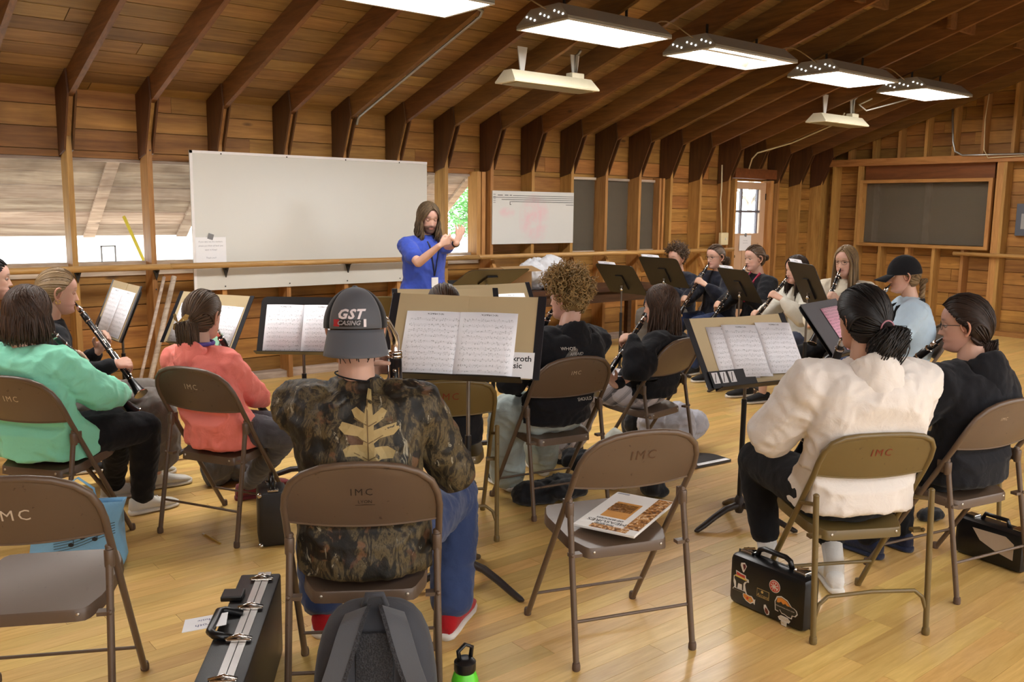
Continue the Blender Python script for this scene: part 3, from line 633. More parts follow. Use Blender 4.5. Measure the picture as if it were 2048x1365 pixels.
# ------------------------------------------------------------------ folding chairs
TAUPE = worn_paint('taupe_paint', srgb(99, 80, 64), srgb(54, 39, 30), 0.30, 0.75)
OLIVE = worn_paint('olive_paint', srgb(110, 91, 52), srgb(70, 52, 32), 0.30, 0.6)
RUBBER = plain('rubber_tip', srgb(92, 72, 58), 0.7)
RIVET = plain('bright_rivet', srgb(200, 192, 180), 0.3, 0.8)
def mirror(pts): return [Vector((-p[0], p[1], p[2])) for p in pts]
def chair_parts(kind):
    """dict of shared meshes for one kind of chair; local +y is the way the sitter faces"""
    P = []; olive = kind == 'B'; mat = OLIVE if olive else TAUPE; r = 0.0112
    if not olive:
        side = [(.235, -.106, .56), (.235, -.155, .64), (.236, -.187, .695), (.229, -.211, .742), (.210, -.230, .785), (.172, -.246, .818), (.118, -.256, .838), (.06, -.260, .846), (0, -.261, .848)]
        zb, ztop = .645, .846
        rear_t = (.228, -.128, .59); yf = lambda z: .23-.6*z
    else:
        side = [(.228, -.106, .56), (.228, -.150, .63), (.229, -.182, .69), (.222, -.205, .735), (.200, -.220, .768), (.160, -.228, .786), (.10, -.231, .794), (0, -.232, .796)]
        zb, ztop = .632, .794
        rear_t = (.238, -.195, .565); yf = lambda z: .23-.6*z
    m = MB(); m.tube(side+mirror(side)[::-1][1:], r, 10); P.append(('back_frame', m, mat, True))
    # back panel: a curved sheet inside the frame
    def xat(z):
        for a, b in zip(side[:-1], side[1:]):
            if a[2] <= z <= b[2]: f = (z-a[2])/(b[2]-a[2]); return a[0]+(b[0]-a[0])*f, a[1]+(b[1]-a[1])*f
        return side[-1][0], side[-1][1]
    m = MB(); nz, nx = 10, 15; g = []
    for s in (0, 1):
        for i in range(nz+1):
            z = zb+(ztop-zb)*i/nz; X, Y = xat(min(z, ztop-1e-4))
            for j in range(nx):
                q = -1+2*j/(nx-1); zz = z-(1-q*q)*.014*(1-i/nz)
                g.append((X*q, Y-.020*(1-q*q)*(1-.55*i/nz)-(.004 if s else 0)+(.002), zz))
    N = (nz+1)*nx; fs = []
    for i in range(nz):
        for j in range(nx-1):
            a = i*nx+j; fs.append((a, a+1, a+nx+1, a+nx)); fs.append((N+a, N+a+nx, N+a+nx+1, N+a+1))
    for j in range(nx-1): fs.append((j, N+j, N+j+1, j+1))
    m.add(g, fs); m.tube([(p[0], p[1]-.002, p[2]) for p in g[:nx]], .005, 6); P.append(('back_panel', m, mat, True))
    # legs
    for s in (-1, 1):
        m = MB(); m.tube([(s*side[0][0], side[0][1], side[0][2]), (s*.235, .23, .012)], r, 10); P.append(('leg', m, mat, True))
        m = MB(); m.tube([(s*rear_t[0], rear_t[1], rear_t[2]), (s*.235, -.23, .012)], r, 10); m.ball((s*rear_t[0], rear_t[1], rear_t[2]), (r*1.1, r*1.1, r*.8), None, 10, 6); P.append(('leg', m, mat, True))
        for y in (.23, -.23):
            m = MB(); m.lathe([(.0125, 0), (.0148, .004), (.0148, .02), (.0125, .03)], 10, Tm(s*.235, y+(.006 if y > 0 else -.0), 0)); P.append(('foot_cap', m, RUBBER if not olive else mat, True))
        if not olive:      # clamp sleeve joining rear leg and frame
            m = MB(); m.lathe([(.014, 0), (.0155, .004), (.0155, .05), (.014, .054)], 10, Tm(s*.229, -.133, .528)); m.box((s*.232, -.112, .558), (.01, .05, .05)); P.append(('clamp', m, mat, True))
        else:
            m = MB(); m.tube([(s*.238, -.19, .53), (s*.232, -.07, .50)], .008, 6); P.append(('link', m, mat, True))
        m = MB(); m.box((s*.215, -.155, .395), (.045, .03, .012)); m.ball((s*.232, -.172, .40), .008, None, 8, 5); P.append(('seat_bracket', m, mat, True))
    # seat: a pressed pan with rolled skirt
    m = MB(); nx, ny = 13, 13; top = []; sw0, sw1 = .188, .205; y0, y1 = -.145, .225; z0, z1 = .405, .452
    def seat_pt(q, w, d=0.0):
        # q, w in -1..1 ; squircle-ish outline
        k = .14; f = 1-k*max(0, abs(w)-.6)/.4*abs(q)**6
        x = q*(sw0+(sw1-sw0)*(w+1)/2)*f; y = (y0+y1)/2+w*(y1-y0)/2*(1-.10*abs(q)**8); z = z0+(z1-z0)*(y-y0)/(y1-y0)
        z -= .012*(1-q*q)*(1-w*w); return (x, y, z-d)
    qs = [-1+2*i/(nx-1) for i in range(nx)]
    for w in qs:
        for q in qs: top.append(seat_pt(q, w))
    fs = [(i*nx+j, i*nx+j+1, (i+1)*nx+j+1, (i+1)*nx+j) for i in range(nx-1) for j in range(nx-1)]
    m.add(top, fs)
    per = [(q, -1) for q in qs]+[(1, w) for w in qs[1:]]+[(q, 1) for q in qs[::-1][1:]]+[(-1, w) for w in qs[::-1][1:-1]]
    R0 = [seat_pt(q*1.0, w) for q, w in per]; R1 = [(p[0]*1.015, p[1]*1.0+(.003 if p[1] > 0 else -.003), p[2]-.006) for p in R0]; R2 = [(p[0]*1.015, p[1], p[2]-.032) for p in R1]; R3 = [(p[0]*.93, p[1]*.96, p[2]) for p in R2]
    m.loft([R0, R1, R2, R3], caps=False); P.append(('seat', m, mat, True))
    for s in (-1, 1): m = MB(); m.ball((s*.135, -.1475, .390), (.006, .003, .006), None, 8, 4); P.append(('rivet', m, RIVET, True))
    # stretchers
    if not olive:
        m = MB(); m.tube([(-.232, -.200, .165), (.232, -.200, .165)], .0062, 8); P.append(('stretcher', m, mat, True))
        m = MB(); m.tube([(-.233, yf(.125), .125), (.233, yf(.125), .125)], .0062, 8); P.append(('stretcher', m, mat, True))
    else:
        yr = lambda z: -.23+.062*z; pts = [(-.235, yr(.06), .06), (-.232, yr(.10), .10), (-.215, yr(.15), .15), (-.18, yr(.178), .178), (0, yr(.185), .185)]
        m = MB(); m.tube(pts+mirror(pts)[::-1][1:], .008, 8); P.append(('stretcher', m, mat, True))
        m = MB(); m.tube([(-.225, yf(.15), .15), (.225, yf(.15), .15)], .008, 8); P.append(('stretcher', m, mat, True))
    return P
CHAIR = {}
for kind in 'AB':
    CHAIR[kind] = []
    for nm, m, mat, smth in chair_parts(kind):
        me = m.mesh('chair_'+nm, True); me.materials.append(mat); sharp(me, 50); CHAIR[kind].append((nm, me))
INK_COL = {'white': plain('stencil_white', srgb(196, 180, 160), .6), 'red': plain('stencil_red', srgb(120, 44, 26), .6), 'black': plain('stencil_black', srgb(36, 24, 16), .6), 'rust': plain('stencil_rust', srgb(84, 58, 40), .6)}
def chair(x, y, head, label, kind='A', ink='white', size=.042, txt='IMC', tx=0.0, tz=.735):
    e = empty('folding_chair', (x, y, 0), head, label, 'chair', 'metal folding chairs')
    bp = None
    for nm, me in CHAIR[kind]:
        o = bpy.data.objects.new(nm, me); COL.objects.link(o); o.parent = e
        if nm == 'back_panel': bp = o
    if ink:
        bvh = BVHTree.FromPolygons([v.co for v in bp.data.vertices], [tuple(p.vertices) for p in bp.data.polygons])
        M = Matrix(((1, 0, 0, tx), (0, 0, -1, -.6), (0, 1, 0, tz), (0, 0, 0, 1)))
        decal('stencil', [text_mesh(txt, size, 0, .0004, spacing=1.3)], bvh, M, INK_COL[ink], bp, .0018, .010)
        if 'boy in camouflage' in label: decal('stencil', [text_mesh('LYON', .016), ([(-.03, -.012), (.03, -.012), (.03, -.0105), (-.03, -.0105)], [(0, 1, 2, 3)])], bvh, Matrix(((1, 0, 0, tx+.01), (0, 0, -1, -.6), (0, 1, 0, tz-.034), (0, 0, 0, 1))), INK_COL['black'], bp)
    return e
CH = dict(
    c1=(0.566, 2.97, 62), teal=(0.946, 4.558, 37.7), coral=(1.683, 4.285, 27.7), camo=(1.437, 2.495, 57), mag=(2.361, 2.279, 71.2),
    white=(3.217, 1.821, 61.3), black=(3.965, 1.735, 78), curly=(3.219, 3.576, 80), pony=(2.522, 3.60, 61), glass=(4.113, 3.696, 99))
chair(*CH['c1'], 'empty brown folding chair behind the blue tote bag', 'A', 'white', .05, tz=.73)
chair(*CH['teal'], 'brown folding chair under the girl in the mint green sweatshirt', 'A', 'white', .038, tz=.745)
chair(*CH['coral'], 'brown folding chair under the girl in the coral jacket', 'A', 'white', .038, tz=.755)
chair(*CH['camo'], 'brown folding chair under the boy in camouflage shirt', 'A', 'black', .034, tz=.755)
chair(*CH['mag'], 'empty brown folding chair with a glossy magazine on its seat', 'A', 'rust', .05, tz=.76)
chair(*CH['white'], 'olive folding chair with squarer back under the person in the white hoodie', 'B', 'red', .042, tz=.725)
chair(*CH['black'], 'brown folding chair with scraped paint under the girl in the black hoodie and glasses', 'A', 'white', .02, tx=-.05, tz=.77)
chair(*CH['curly'], 'brown folding chair under the curly haired boy in light jeans', 'A', 'white', .03, tz=.765)
chair(*CH['pony'], 'olive folding chair with red stencil behind the large tan folder', 'B', 'red', .05, tz=.72)
chair(*CH['glass'], 'brown folding chair under the girl in plaid trousers', 'A', None)

# ------------------------------------------------------------------ music stands, folders and sheets
BLACKM = plain('black_stand_metal', srgb(30, 28, 28), 0.42, 0.2, var=.15)
DULLBASE = plain('stand_base_metal', srgb(58, 52, 50), 0.4, 0.3, var=.2)
CHROME = plain('chrome', srgb(196, 192, 186), 0.18, 1.0)
KRAFT = plain('kraft_board', srgb(190, 170, 132), 0.6, var=.04, scale=8)
BINDER = plain('black_vinyl', srgb(28, 30, 36), 0.4, var=.2)
def sheet_mat():
    t = NT('sheet_music'); g = t.n('TexCoord').outputs['Generated']; s = t.n('SeparateXYZ', i_0=g); X, Y = s.outputs[0], s.outputs[1]
    o = t.n('ObjectInfo').outputs['Random']
    fy = t.math('FRACT', t.math('MULTIPLY', Y, 11.0)); band = t.math('MULTIPLY', t.math('GREATER_THAN', fy, .30), t.math('LESS_THAN', fy, .66))
    ln = t.math('GREATER_THAN', t.math('SINE', t.math('MULTIPLY', fy, 2*PI/.085)), .35)
    row = t.math('FLOOR', t.math('MULTIPLY', Y, 11.0))
    nv = t.n('CombineXYZ', i_0=t.math('ADD', t.math('MULTIPLY', X, 46.0), t.math('MULTIPLY', o, 90)), i_1=t.math('ADD', t.math('MULTIPLY', fy, 3.2), t.math('MULTIPLY', row, 7.7)), i_2=0.0).outputs[0]
    nt = t.math('GREATER_THAN', t.n('TexNoise', i_Vector=nv, i_Scale=1.0, i_Detail=1.0).outputs[0], .62)
    wide = t.math('MULTIPLY', t.math('GREATER_THAN', fy, .12), t.math('LESS_THAN', fy, .82))
    ink = t.math('MAXIMUM', t.math('MULTIPLY', t.math('MULTIPLY', band, ln), .22), t.math('MULTIPLY', t.math('MULTIPLY', wide, nt), .5))
    mx = t.math('MULTIPLY', t.math('GREATER_THAN', X, .07), t.math('LESS_THAN', X, .94)); my = t.math('MULTIPLY', t.math('GREATER_THAN', Y, .03), t.math('LESS_THAN', Y, .90))
    title = t.math('MULTIPLY', t.math('MULTIPLY', t.math('GREATER_THAN', Y, .94), t.math('LESS_THAN', Y, .965)), t.math('MULTIPLY', t.math('GREATER_THAN', X, .36), t.math('LESS_THAN', X, .66)))
    tn = t.math('GREATER_THAN', t.n('TexNoise', i_Vector=g, i_Scale=60.0).outputs[0], .5)
    f = t.math('MAXIMUM', t.math('MULTIPLY', t.math('MULTIPLY', mx, my), ink), t.math('MULTIPLY', t.math('MULTIPLY', title, tn), .8))
    t.base(t.mix(f, srgb(244, 244, 250), srgb(60, 60, 70)), .6); return t.m
SHEET = sheet_mat(); PINKSH = None
def stand_frame(x, y, head, z, tilt):
    """matrix of the desk plane: local x across, y up the desk, z towards the player; origin = middle of the lip"""
    a, t = math.radians(head), math.radians(tilt); fw = Vector((math.cos(a), math.sin(a), 0)); rt = Vector((fw.y, -fw.x, 0)); up = Vector((0, 0, 1))*math.cos(t)+fw*math.sin(t)
    return frame((x, y, z), rt, up), fw, rt
def music_stand(x, y, head, z, tilt, label, W=.50, H=.34, leg0=0.6, base=None, legs=True):
    M, fw, rt = stand_frame(x, y, head, z, tilt); n = M.to_3x3() @ Vector((0, 0, 1))
    mid = M @ Vector((0, H*.33, -.03)); bx, by = base if base else (mid.x, mid.y)
    e = empty('music_stand', (bx, by, 0), None, label, 'music stand', 'black music stands'); I = Matrix.Translation((-bx, -by, 0))
    def bld(m, nm, mat, sm=False, par=e): 
        m.v = [tuple(I @ Vector(p)) for p in m.v]; return m.build(nm, mat, par, auto=(40 if sm else None))
    m = MB(); rr = .03; pl = [(-W/2, 0), (W/2, 0), (W/2, H-rr), (W/2-rr*.3, H-rr*.3), (W/2-rr, H), (-W/2+rr, H), (-W/2+rr*.3, H-rr*.3), (-W/2, H-rr)]
    m.prism(pl, .004, M @ Tm(0, 0, -.004)); desk = bld(m, 'desk', BLACKM)
    m = MB(); m.box((0, 0, 0), (W, .004, .055)); m.v = [tuple(M @ (Vector(p)+Vector((0, -.002, .022)))) for p in m.v]; bld(m, 'lip', BLACKM, par=e)
    m = MB(); m.box((0, 0, 0), (.09, .16, .012)); m.v = [tuple(M @ (Vector(p)+Vector((0, H*.4, -.012)))) for p in m.v]; bld(m, 'back_plate', BLACKM)
    top = Vector((bx, by, mid.z-.01)); m = MB(); m.tube([top, Vector((bx, by, .62))], .0085, 10); m.tube([mid+n*.0, top], .012, 8); bld(m, 'inner_tube', plain('stand_inner', srgb(120, 112, 104), .3, .7), True)
    m = MB(); m.tube([(bx, by, .66), (bx, by, .10)], .0135, 12); bld(m, 'pole', BLACKM, True)
    m = MB(); m.ball((bx, by, mid.z-.035), .016, None, 10, 6); bld(m, 'knob', CHROME, True)
    if legs:
        m = MB(); m.lathe([(.018, .06), (.026, .08), (.026, .13), (.016, .15)], 12, Tm(bx, by, 0)); bld(m, 'hub', DULLBASE, True)
        for k in range(3):
            a = leg0+k*2*PI/3; d = Vector((math.cos(a), math.sin(a), 0)); m = MB()
            m.tube([Vector((bx, by, .10))+d*.015, Vector((bx, by, .092))+d*.09, Vector((bx, by, .062))+d*.17, Vector((bx, by, .03))+d*.24, Vector((bx, by, .013))+d*.285, Vector((bx, by, .012))+d*.30], [.018, .017, .016, .015, .013, .006], 10); bld(m, 'leg', DULLBASE, True)
    return e, M
def folder(M, label, W=.60, H=.36, left=True, right=True, off=.012, pocket=None):
    e = empty('music_folder', M @ Vector((0, 0, off)), None, label, 'folder', 'open music folders on stands'); e.matrix_world = M @ Tm(0, 0, off)
    for s in (-1, 1):
        m = MB(); nx = 5; pts = []
        for i in range(nx+1):
            x = s*W/2*i/nx; b = .006+.004*math.sin(PI*i/nx)+(.010*(i/nx)**2); pts.append((x, 0, b)); pts.append((x, H, b))
        m.add(pts, [(2*i, 2*i+2, 2*i+3, 2*i+1) for i in range(nx)]); o = m.build('cover', KRAFT, e)
        md = o.modifiers.new('t', 'SOLIDIFY'); md.thickness = .003; md.offset = -1
        if (s < 0 and left) or (s > 0 and right):
            m = MB(); m.box((s*(W/2+.004), H/2, .016), (.034, H+.006, .006), None, .002); m.build('edge_binding', BINDER, e)
    return e
def sheets(M, xs, y, w, h, label, z=.030, mat=None, rot=0.0, pages=1, group=None):
    """loose music sheet(s) standing in a folder; xs = left edge of each page"""
    out = []
    for k, x in enumerate(xs):
        m = MB(); nx, ny = 6, 2; g = []
        for j in range(ny+1):
            for i in range(nx+1): g.append((w*i/nx, h*j/ny, .004*math.sin(PI*i/nx)+.002*k))
        m.add(g, [(j*(nx+1)+i, j*(nx+1)+i+1, (j+1)*(nx+1)+i+1, (j+1)*(nx+1)+i) for j in range(ny) for i in range(nx)])
        o = m.build('sheet_music', mat or SHEET, None, True); o.matrix_world = M @ Tm(x, y, z) @ RZ(rot)
        md = o.modifiers.new('t', 'SOLIDIFY'); md.thickness = .0006
        tag(o, label[k] if isinstance(label, (list, tuple)) else label, 'sheet music'); out.append(o)
    return out
# main stand, between the boy in camouflage and the olive chair
e, M = music_stand(2.062, 2.835, 41.5, .934, 33, 'tall black music stand before the boy in camouflage', leg0=-1.335, base=(2.199, 2.96))
f = folder(M, 'open tan folder with black edges before the boy in camouflage'); 
sheets(M, (-.245, -.022), .006, .236, .272, ['left page of the score in the folder before the boy in camouflage', 'right page of the score in the folder before the boy in camouflage'], .036)
m = MB(); m.box((.245, .055, .0235), (.10, .11, .0012)); m.build('label_card', PAPER, f)
lettering('label_print', 'kroth', .034, INKD, f, Tm(.247, .082, .0245), bold=.0006); lettering('label_print', 'sic', .034, INKD, f, Tm(.232, .052, .0245), bold=.0006)
# stand before the person in the white hoodie
e, M = music_stand(3.60, 2.53, 79, .778, 33, 'tall black music stand before the person in the white hoodie', leg0=3.0, base=(3.77, 2.72))
f = folder(M, 'open tan folder with a black pocket before the person in the white hoodie')
m = MB(); m.box((-.16, .038, .026), (.27, .085, .003)); m.build('pocket', BINDER, f)
for x in (-.265, -.215, -.165): m = MB(); m.box((x, .045, .0285), (.035, .055, .001)); m.build('picture', PAPER, f); m = MB(); m.tube([(x-.008, .022, .0295), (x+.004, .068, .0295)], .002, 4); m.build('picture', INKD, f)
sheets(M, (-.225,), .04, .235, .27, 'single sheet partly under the others in the folder before the white hoodie', .032, rot=-.05)
sheets(M, (-.135, .08), .04, .225, .275, ['left page of the score before the person in the white hoodie', 'right page of the score before the person in the white hoodie'], .037, rot=-.06)
# black stand with two pages, before the girl in the coral jacket's row
e, M = music_stand(2.248, 4.606, 50, .787, 26, 'plain black music stand with two pages, beside the coral jacket', leg0=.3)
sheets(M, (-.215, .0), .004, .215, .285, ['left page of the score on the plain black stand', 'right page of the score on the plain black stand'], .004)
# folder behind the coral girl's head
e, M = music_stand(2.03, 5.563, 23, .722, 30, 'black music stand in front of the girl in the coral jacket', leg0=.9)
f = folder(M, 'open tan folder with black edges before the girl in the coral jacket')
sheets(M, (-.27, .04), .01, .235, .27, ['left page of the score before the girl in the coral jacket', 'right page of the score before the girl in the coral jacket'], .03)
m = MB(); m.box((.16, .05, .045), (.07, .08, .001)); o = m.build('sticky_note', plain('mint_paper', srgb(150, 200, 170), .7)); o.matrix_world = M; tag(o, 'pale green slip tucked in the folder before the coral jacket', 'note')
# stand by the wall, before the girl in the black sweater
e, M = music_stand(1.619, 5.984, -1, .767, 23, 'black music stand against the long wall before the girl with hoop earring', leg0=.2)
f = folder(M, 'worn tan folder before the girl with the hoop earring'); sheets(M, (-.265, .0), .012, .262, .30, ['left page of the score before the girl with the hoop earring', 'right page of the score before the girl with the hoop earring'], .03)
m = MB(); m.box((-.27, .06, .026), (.05, .09, .002)); m.build('pocket', BINDER, f)
# stand behind the long haired head, further stand beyond
e, M = music_stand(3.042, 4.286, 63, .80, 30, 'black music stand behind the brown haired head', leg0=.5)
folder(M, 'open tan folder standing behind the brown haired head')
e, M = music_stand(3.52, 4.40, 84, .80, 30, 'black music stand before the curly haired boy', leg0=.35)
folder(M, 'open tan folder before the curly haired boy', left=False); sheets(M, (.02,), .01, .235, .275, 'page of the score before the curly haired boy', .03)
# pink sheet stand
t = NT('pink_sheet'); g = t.n('TexCoord').outputs['Generated']; s = t.n('SeparateXYZ', i_0=g); fy = t.math('FRACT', t.math('MULTIPLY', s.outputs[1], 14.0))
nn = t.n('TexNoise', i_Vector=t.n('Mapping', i_Vector=g, i_Scale=(40, 60, 1)).outputs[0], i_Scale=1.0).outputs[0]
t.base(t.mix(t.math('MULTIPLY', t.math('MULTIPLY', t.math('GREATER_THAN', fy, .4), t.math('GREATER_THAN', nn, .5)), .45), srgb(236, 178, 200), srgb(130, 80, 100)), .6); PINKSH = t.m
e, M = music_stand(4.58, 2.62, 100, .83, 38, 'black music stand holding a pink sheet', leg0=.9)
m = MB(); m.box((0, .17, .016), (.50, .34, .006), None, .002); o = m.build('grey_folder', plain('grey_card', srgb(96, 96, 100), .6)); o.matrix_world = M; tag(o, 'dark grey folder behind the pink sheet', 'folder')
sheets(M, (-.06,), .02, .26, .27, 'pink printed sheet on the stand beside the white hoodie', .024, PINKSH)
# far stands seen from behind
far = [(6.19, 5.82, 177.6, .84, 36.8, 'black music stand nearest the wall bench, seen from behind'), (6.67, 5.73, 178.2, .89, 34.4, 'black music stand in front of the far curly haired player'),
       (6.74, 4.88, 158.4, .817, 32, 'black music stand in front of the far player with red lanyard'), (5.90, 3.66, 145, .935, 25.5, 'black music stand in front of the player in grey sweatshirt')]
for k, a in enumerate(far):
    e, M = music_stand(*a[:5], a[5], leg0=(.4, 1.4, .75, 1.6)[k])
    sheets(M, (-.02,), .03, .23, .33, ('sheet on the stand nearest the wall bench', 'sheet on the stand of the far curly haired player', 'sheet on the stand of the player with red lanyard', 'sheet on the stand of the player in grey sweatshirt')[k], .006)

# ------------------------------------------------------------------ clarinets
EBONY = plain('clarinet_black', srgb(20, 18, 20), 0.28, 0, var=.2)
SILVER = plain('clarinet_silver', srgb(214, 208, 202), 0.16, 1.0)
def make_clarinet(L=.68):
    P = []
    m = MB(); m.loft([[(.004*math.cos(a), .0025*math.sin(a)-.0, 0) for a in np.linspace(0, 2*PI, 12, False)], [(.0085*math.cos(a), .0075*math.sin(a), .035) for a in np.linspace(0, 2*PI, 12, False)], [(.0125*math.cos(a), .0125*math.sin(a), .062) for a in np.linspace(0, 2*PI, 12, False)], [(.0125*math.cos(a), .0125*math.sin(a), .085) for a in np.linspace(0, 2*PI, 12, False)]]); P.append(('mouthpiece', m, EBONY))
    m = MB(); m.lathe([(.0135, .040), (.0145, .042), (.0145, .066), (.0135, .068)], 12); P.append(('ligature', m, SILVER))
    m = MB(); m.lathe([(.0135, .085), (.0165, .09), (.0175, .118), (.0165, .146), (.0145, .15)], 14); P.append(('barrel', m, EBONY))
    m = MB(); m.lathe([(.0145, .15), (.0140, .26), (.0138, .365)], 14); P.append(('upper_joint', m, EBONY))
    m = MB(); m.lathe([(.0150, .365), (.0148, .48), (.0155, .575)], 14); P.append(('lower_joint', m, EBONY))
    m = MB(); m.lathe([(.0165, .575), (.019, .60), (.024, .635), (.032, .668), (.037, .68), (.032, .681), (.020, .645)], 18, cap=False); P.append(('bell', m, EBONY))
    for z in (.089, .149, .365, .577): m = MB(); m.lathe([(.0168, z-.004), (.0180, z-.003), (.0180, z+.003), (.0168, z+.004)], 14); P.append(('ring', m, SILVER))
    m = MB(); m.lathe([(.0365, .676), (.0385, .679), (.0365, .682)], 18); P.append(('ring', m, SILVER))
    for x, y, z0, z1 in ((.010, -.014, .20, .35), (-.011, -.013, .26, .35), (.011, -.014, .39, .56), (-.012, -.013, .42, .55), (.0, -.018, .28, .34)):
        m = MB(); m.tube([(x, y, z0), (x, y, z1)], .0026, 6); P.append(('key_rod', m, SILVER))
    for k, (x, y, z, r) in enumerate(((0, -.0165, .19, .006), (.011, -.013, .215, .0055), (0, -.0168, .25, .0075), (0, -.0168, .285, .0075), (0, -.0168, .32, .0075), (-.012, -.012, .30, .005), (0, -.017, .41, .0075), (0, -.017, .445, .0075), (0, -.017, .48, .0075), (.012, -.014, .50, .007), (-.013, -.013, .515, .006), (0, -.018, .54, .0095), (.012, -.013, .555, .009), (-.011, -.014, .535, .006), (.0125, -.012, .46, .005))):
        m = MB(); m.lathe([(0, 0), (r, 0), (r, .003), (r*.6, .005), (0, .005)], 10, Matrix.Translation((x, y, z)) @ Matrix.Rotation(PI/2, 4, 'X') @ Matrix.Rotation(math.atan2(x, .016)*0.9, 4, 'Y')); P.append(('key', m, SILVER))
    for k in range(11):
        z = .20+.034*k; sx = 1 if k % 2 else -1; yy = .006*math.sin(k*1.9); m = MB(); m.lathe([(0, 0), (.0065, 0), (.0065, .003), (.004, .005), (0, .005)], 9, Matrix.Translation((sx*.0145, yy, z)) @ Matrix.Rotation(sx*PI/2, 4, 'Y')); m.tube([(sx*.0165, yy, z-.016), (sx*.018, yy, z), (sx*.0165, yy, z+.020)], .0022, 5); P.append(('key', m, SILVER))
    for sx in (-1, 1): m = MB(); m.tube([(sx*.017, .004, .19), (sx*.017, .004, .35)], .0022, 6); P.append(('key_rod', m, SILVER)); m = MB(); m.tube([(sx*.018, .003, .38), (sx*.018, .003, .565)], .0022, 6); P.append(('key_rod', m, SILVER))
    return P
CLAR = []
for nm, m, mat in make_clarinet():
    me = m.mesh('clarinet_'+nm, True); me.materials.append(mat); sharp(me, 45); CLAR.append((nm, me))
def clarinet(mouth, direction, label, front=None, scale=1.0):
    d = Vector(direction).normalized(); fr = Vector(front) if front else Vector((0, 0, 1)); fr = (fr-d*fr.dot(d)).normalized()
    M = Matrix((fr.cross(d)*-1, -fr, d)).transposed().to_4x4()
    if M.determinant() < 0: M = Matrix((fr.cross(d), -fr, d)).transposed().to_4x4()
    M.translation = Vector(mouth)
    e = empty('clarinet', (0, 0, 0), None, label, 'clarinet', 'clarinets being played'); e.matrix_world = M @ Matrix.Scale(scale, 4)
    for nm, me in CLAR: o = bpy.data.objects.new(nm, me); COL.objects.link(o); o.parent = e
    return e
# ------------------------------------------------------------------ people: builders
def smooth_arr(a, k=3):
    for _ in range(k): a = np.concatenate([a[:1], (a[:-2]+2*a[1:-1]+a[2:])/4, a[-1:]])
    return a
def eval_mods(mb, mods, name):
    me = mb.mesh(name); o = bpy.data.objects.new(name, me); COL.objects.link(o)
    for typ, kw in mods:
        md = o.modifiers.new(typ, typ)
        for k, v in kw.items(): setattr(md, k, v)
    dg = bpy.context.evaluated_depsgraph_get(); ev = o.evaluated_get(dg); r = bpy.data.meshes.new_from_object(ev)
    bpy.data.objects.remove(o); bpy.data.meshes.remove(me); return r
def fuse(mb, voxel, iters=6, name='fused'):
    """weld overlapping closed shapes into one smooth continuous surface"""
    me = eval_mods(mb, [('REMESH', dict(mode='VOXEL', voxel_size=voxel, use_smooth_shade=True)), ('SMOOTH', dict(factor=.5, iterations=iters))], name)
    return me
def mesh_np(me):
    v = np.empty(len(me.vertices)*3); me.vertices.foreach_get('co', v); n = np.empty(len(me.vertices)*3); me.vertices.foreach_get('normal', n)
    return v.reshape(-1, 3), n.reshape(-1, 3)
def wrinkle(me, amp, freq=(9, 9, 9), seed=0.0, fine=.35):
    v, n = mesh_np(me); out = v.copy(); off = Vector((seed*3.1, seed*1.7, seed*5.3))
    for i in range(len(v)):
        p = Vector((v[i, 0]*freq[0], v[i, 1]*freq[1], v[i, 2]*freq[2]))+off
        h = noise.noise(p+Vector((noise.noise(p*.7)*1.2, 0, noise.noise(p*.6+Vector((5, 2, 1)))*1.2)))
        h = 1-abs(h)*2.2; h2 = 1-abs(noise.noise(p*2.3+Vector((9, 4, 2))))*2.4; out[i] += n[i]*amp*1.35*(h*.75+h2*fine)
    me.vertices.foreach_set('co', out.ravel()); me.update()
def press(me, Bi, gap=.010):
    """flatten clothing where it leans on the chair back"""
    v, _ = mesh_np(me); M = np.array(Bi); l = v @ M[:3, :3].T+M[:3, 3]; z = l[:, 2]
    lim = np.interp(z, [.44, .56, .605, .70, .745, .80, .85, .90, 1.0], [-.180, -.172, -.140, -.178, -.200, -.222, -.238, -.262, -.40])+gap-.016*np.clip(1-(l[:, 0]/.22)**2, 0, 1)*np.clip((.9-z)/.2, 0, 1)
    l[:, 1] = np.where(np.abs(l[:, 0]) < .25, np.maximum(l[:, 1], lim), l[:, 1]); l[:, 0] = np.where((z < .64) & (l[:, 1] < .10) & (gap < .03), np.clip(l[:, 0], -.216, .216), l[:, 0]); Mi = np.linalg.inv(M); w = l @ Mi[:3, :3].T+Mi[:3, 3]
    me.vertices.foreach_set('co', w.ravel()); me.update()
def limb(mb, pts, rs, n=12, flat=None, up=None):
    """tapered tube with rounded ends"""
    pts = [Vector(p) for p in pts]; rs = list(rs); d0 = (pts[0]-pts[1]).normalized(); d1 = (pts[-1]-pts[-2]).normalized(); P, R = [], []
    for k in (.96, .7, .35): P.append(pts[0]+d0*rs[0]*k*.8); R.append(rs[0]*math.sqrt(1-k*k))
    P += pts; R += rs
    for k in (.35, .7, .96): P.append(pts[-1]+d1*rs[-1]*k*.8); R.append(rs[-1]*math.sqrt(1-k*k))
    mb.tube(P, R, n, True, flat, up)
def curve(a, b, c, n=6): return [(1-t)**2*Vector(a)+2*t*(1-t)*Vector(b)+t*t*Vector(c) for t in np.linspace(0, 1, n)]
def spline(pts, n=24):
    pts = [Vector(p) for p in pts]; out = []; k = len(pts)
    for i in range(n):
        u = i/(n-1)*(k-1); j = min(int(u), k-2); t = u-j; p0, p1, p2, p3 = pts[max(j-1, 0)], pts[j], pts[j+1], pts[min(j+2, k-1)]
        out.append(.5*((2*p1)+(p2-p0)*t+(2*p0-5*p1+4*p2-p3)*t*t+(3*p1-p0-3*p2+p3)*t**3))
    return out
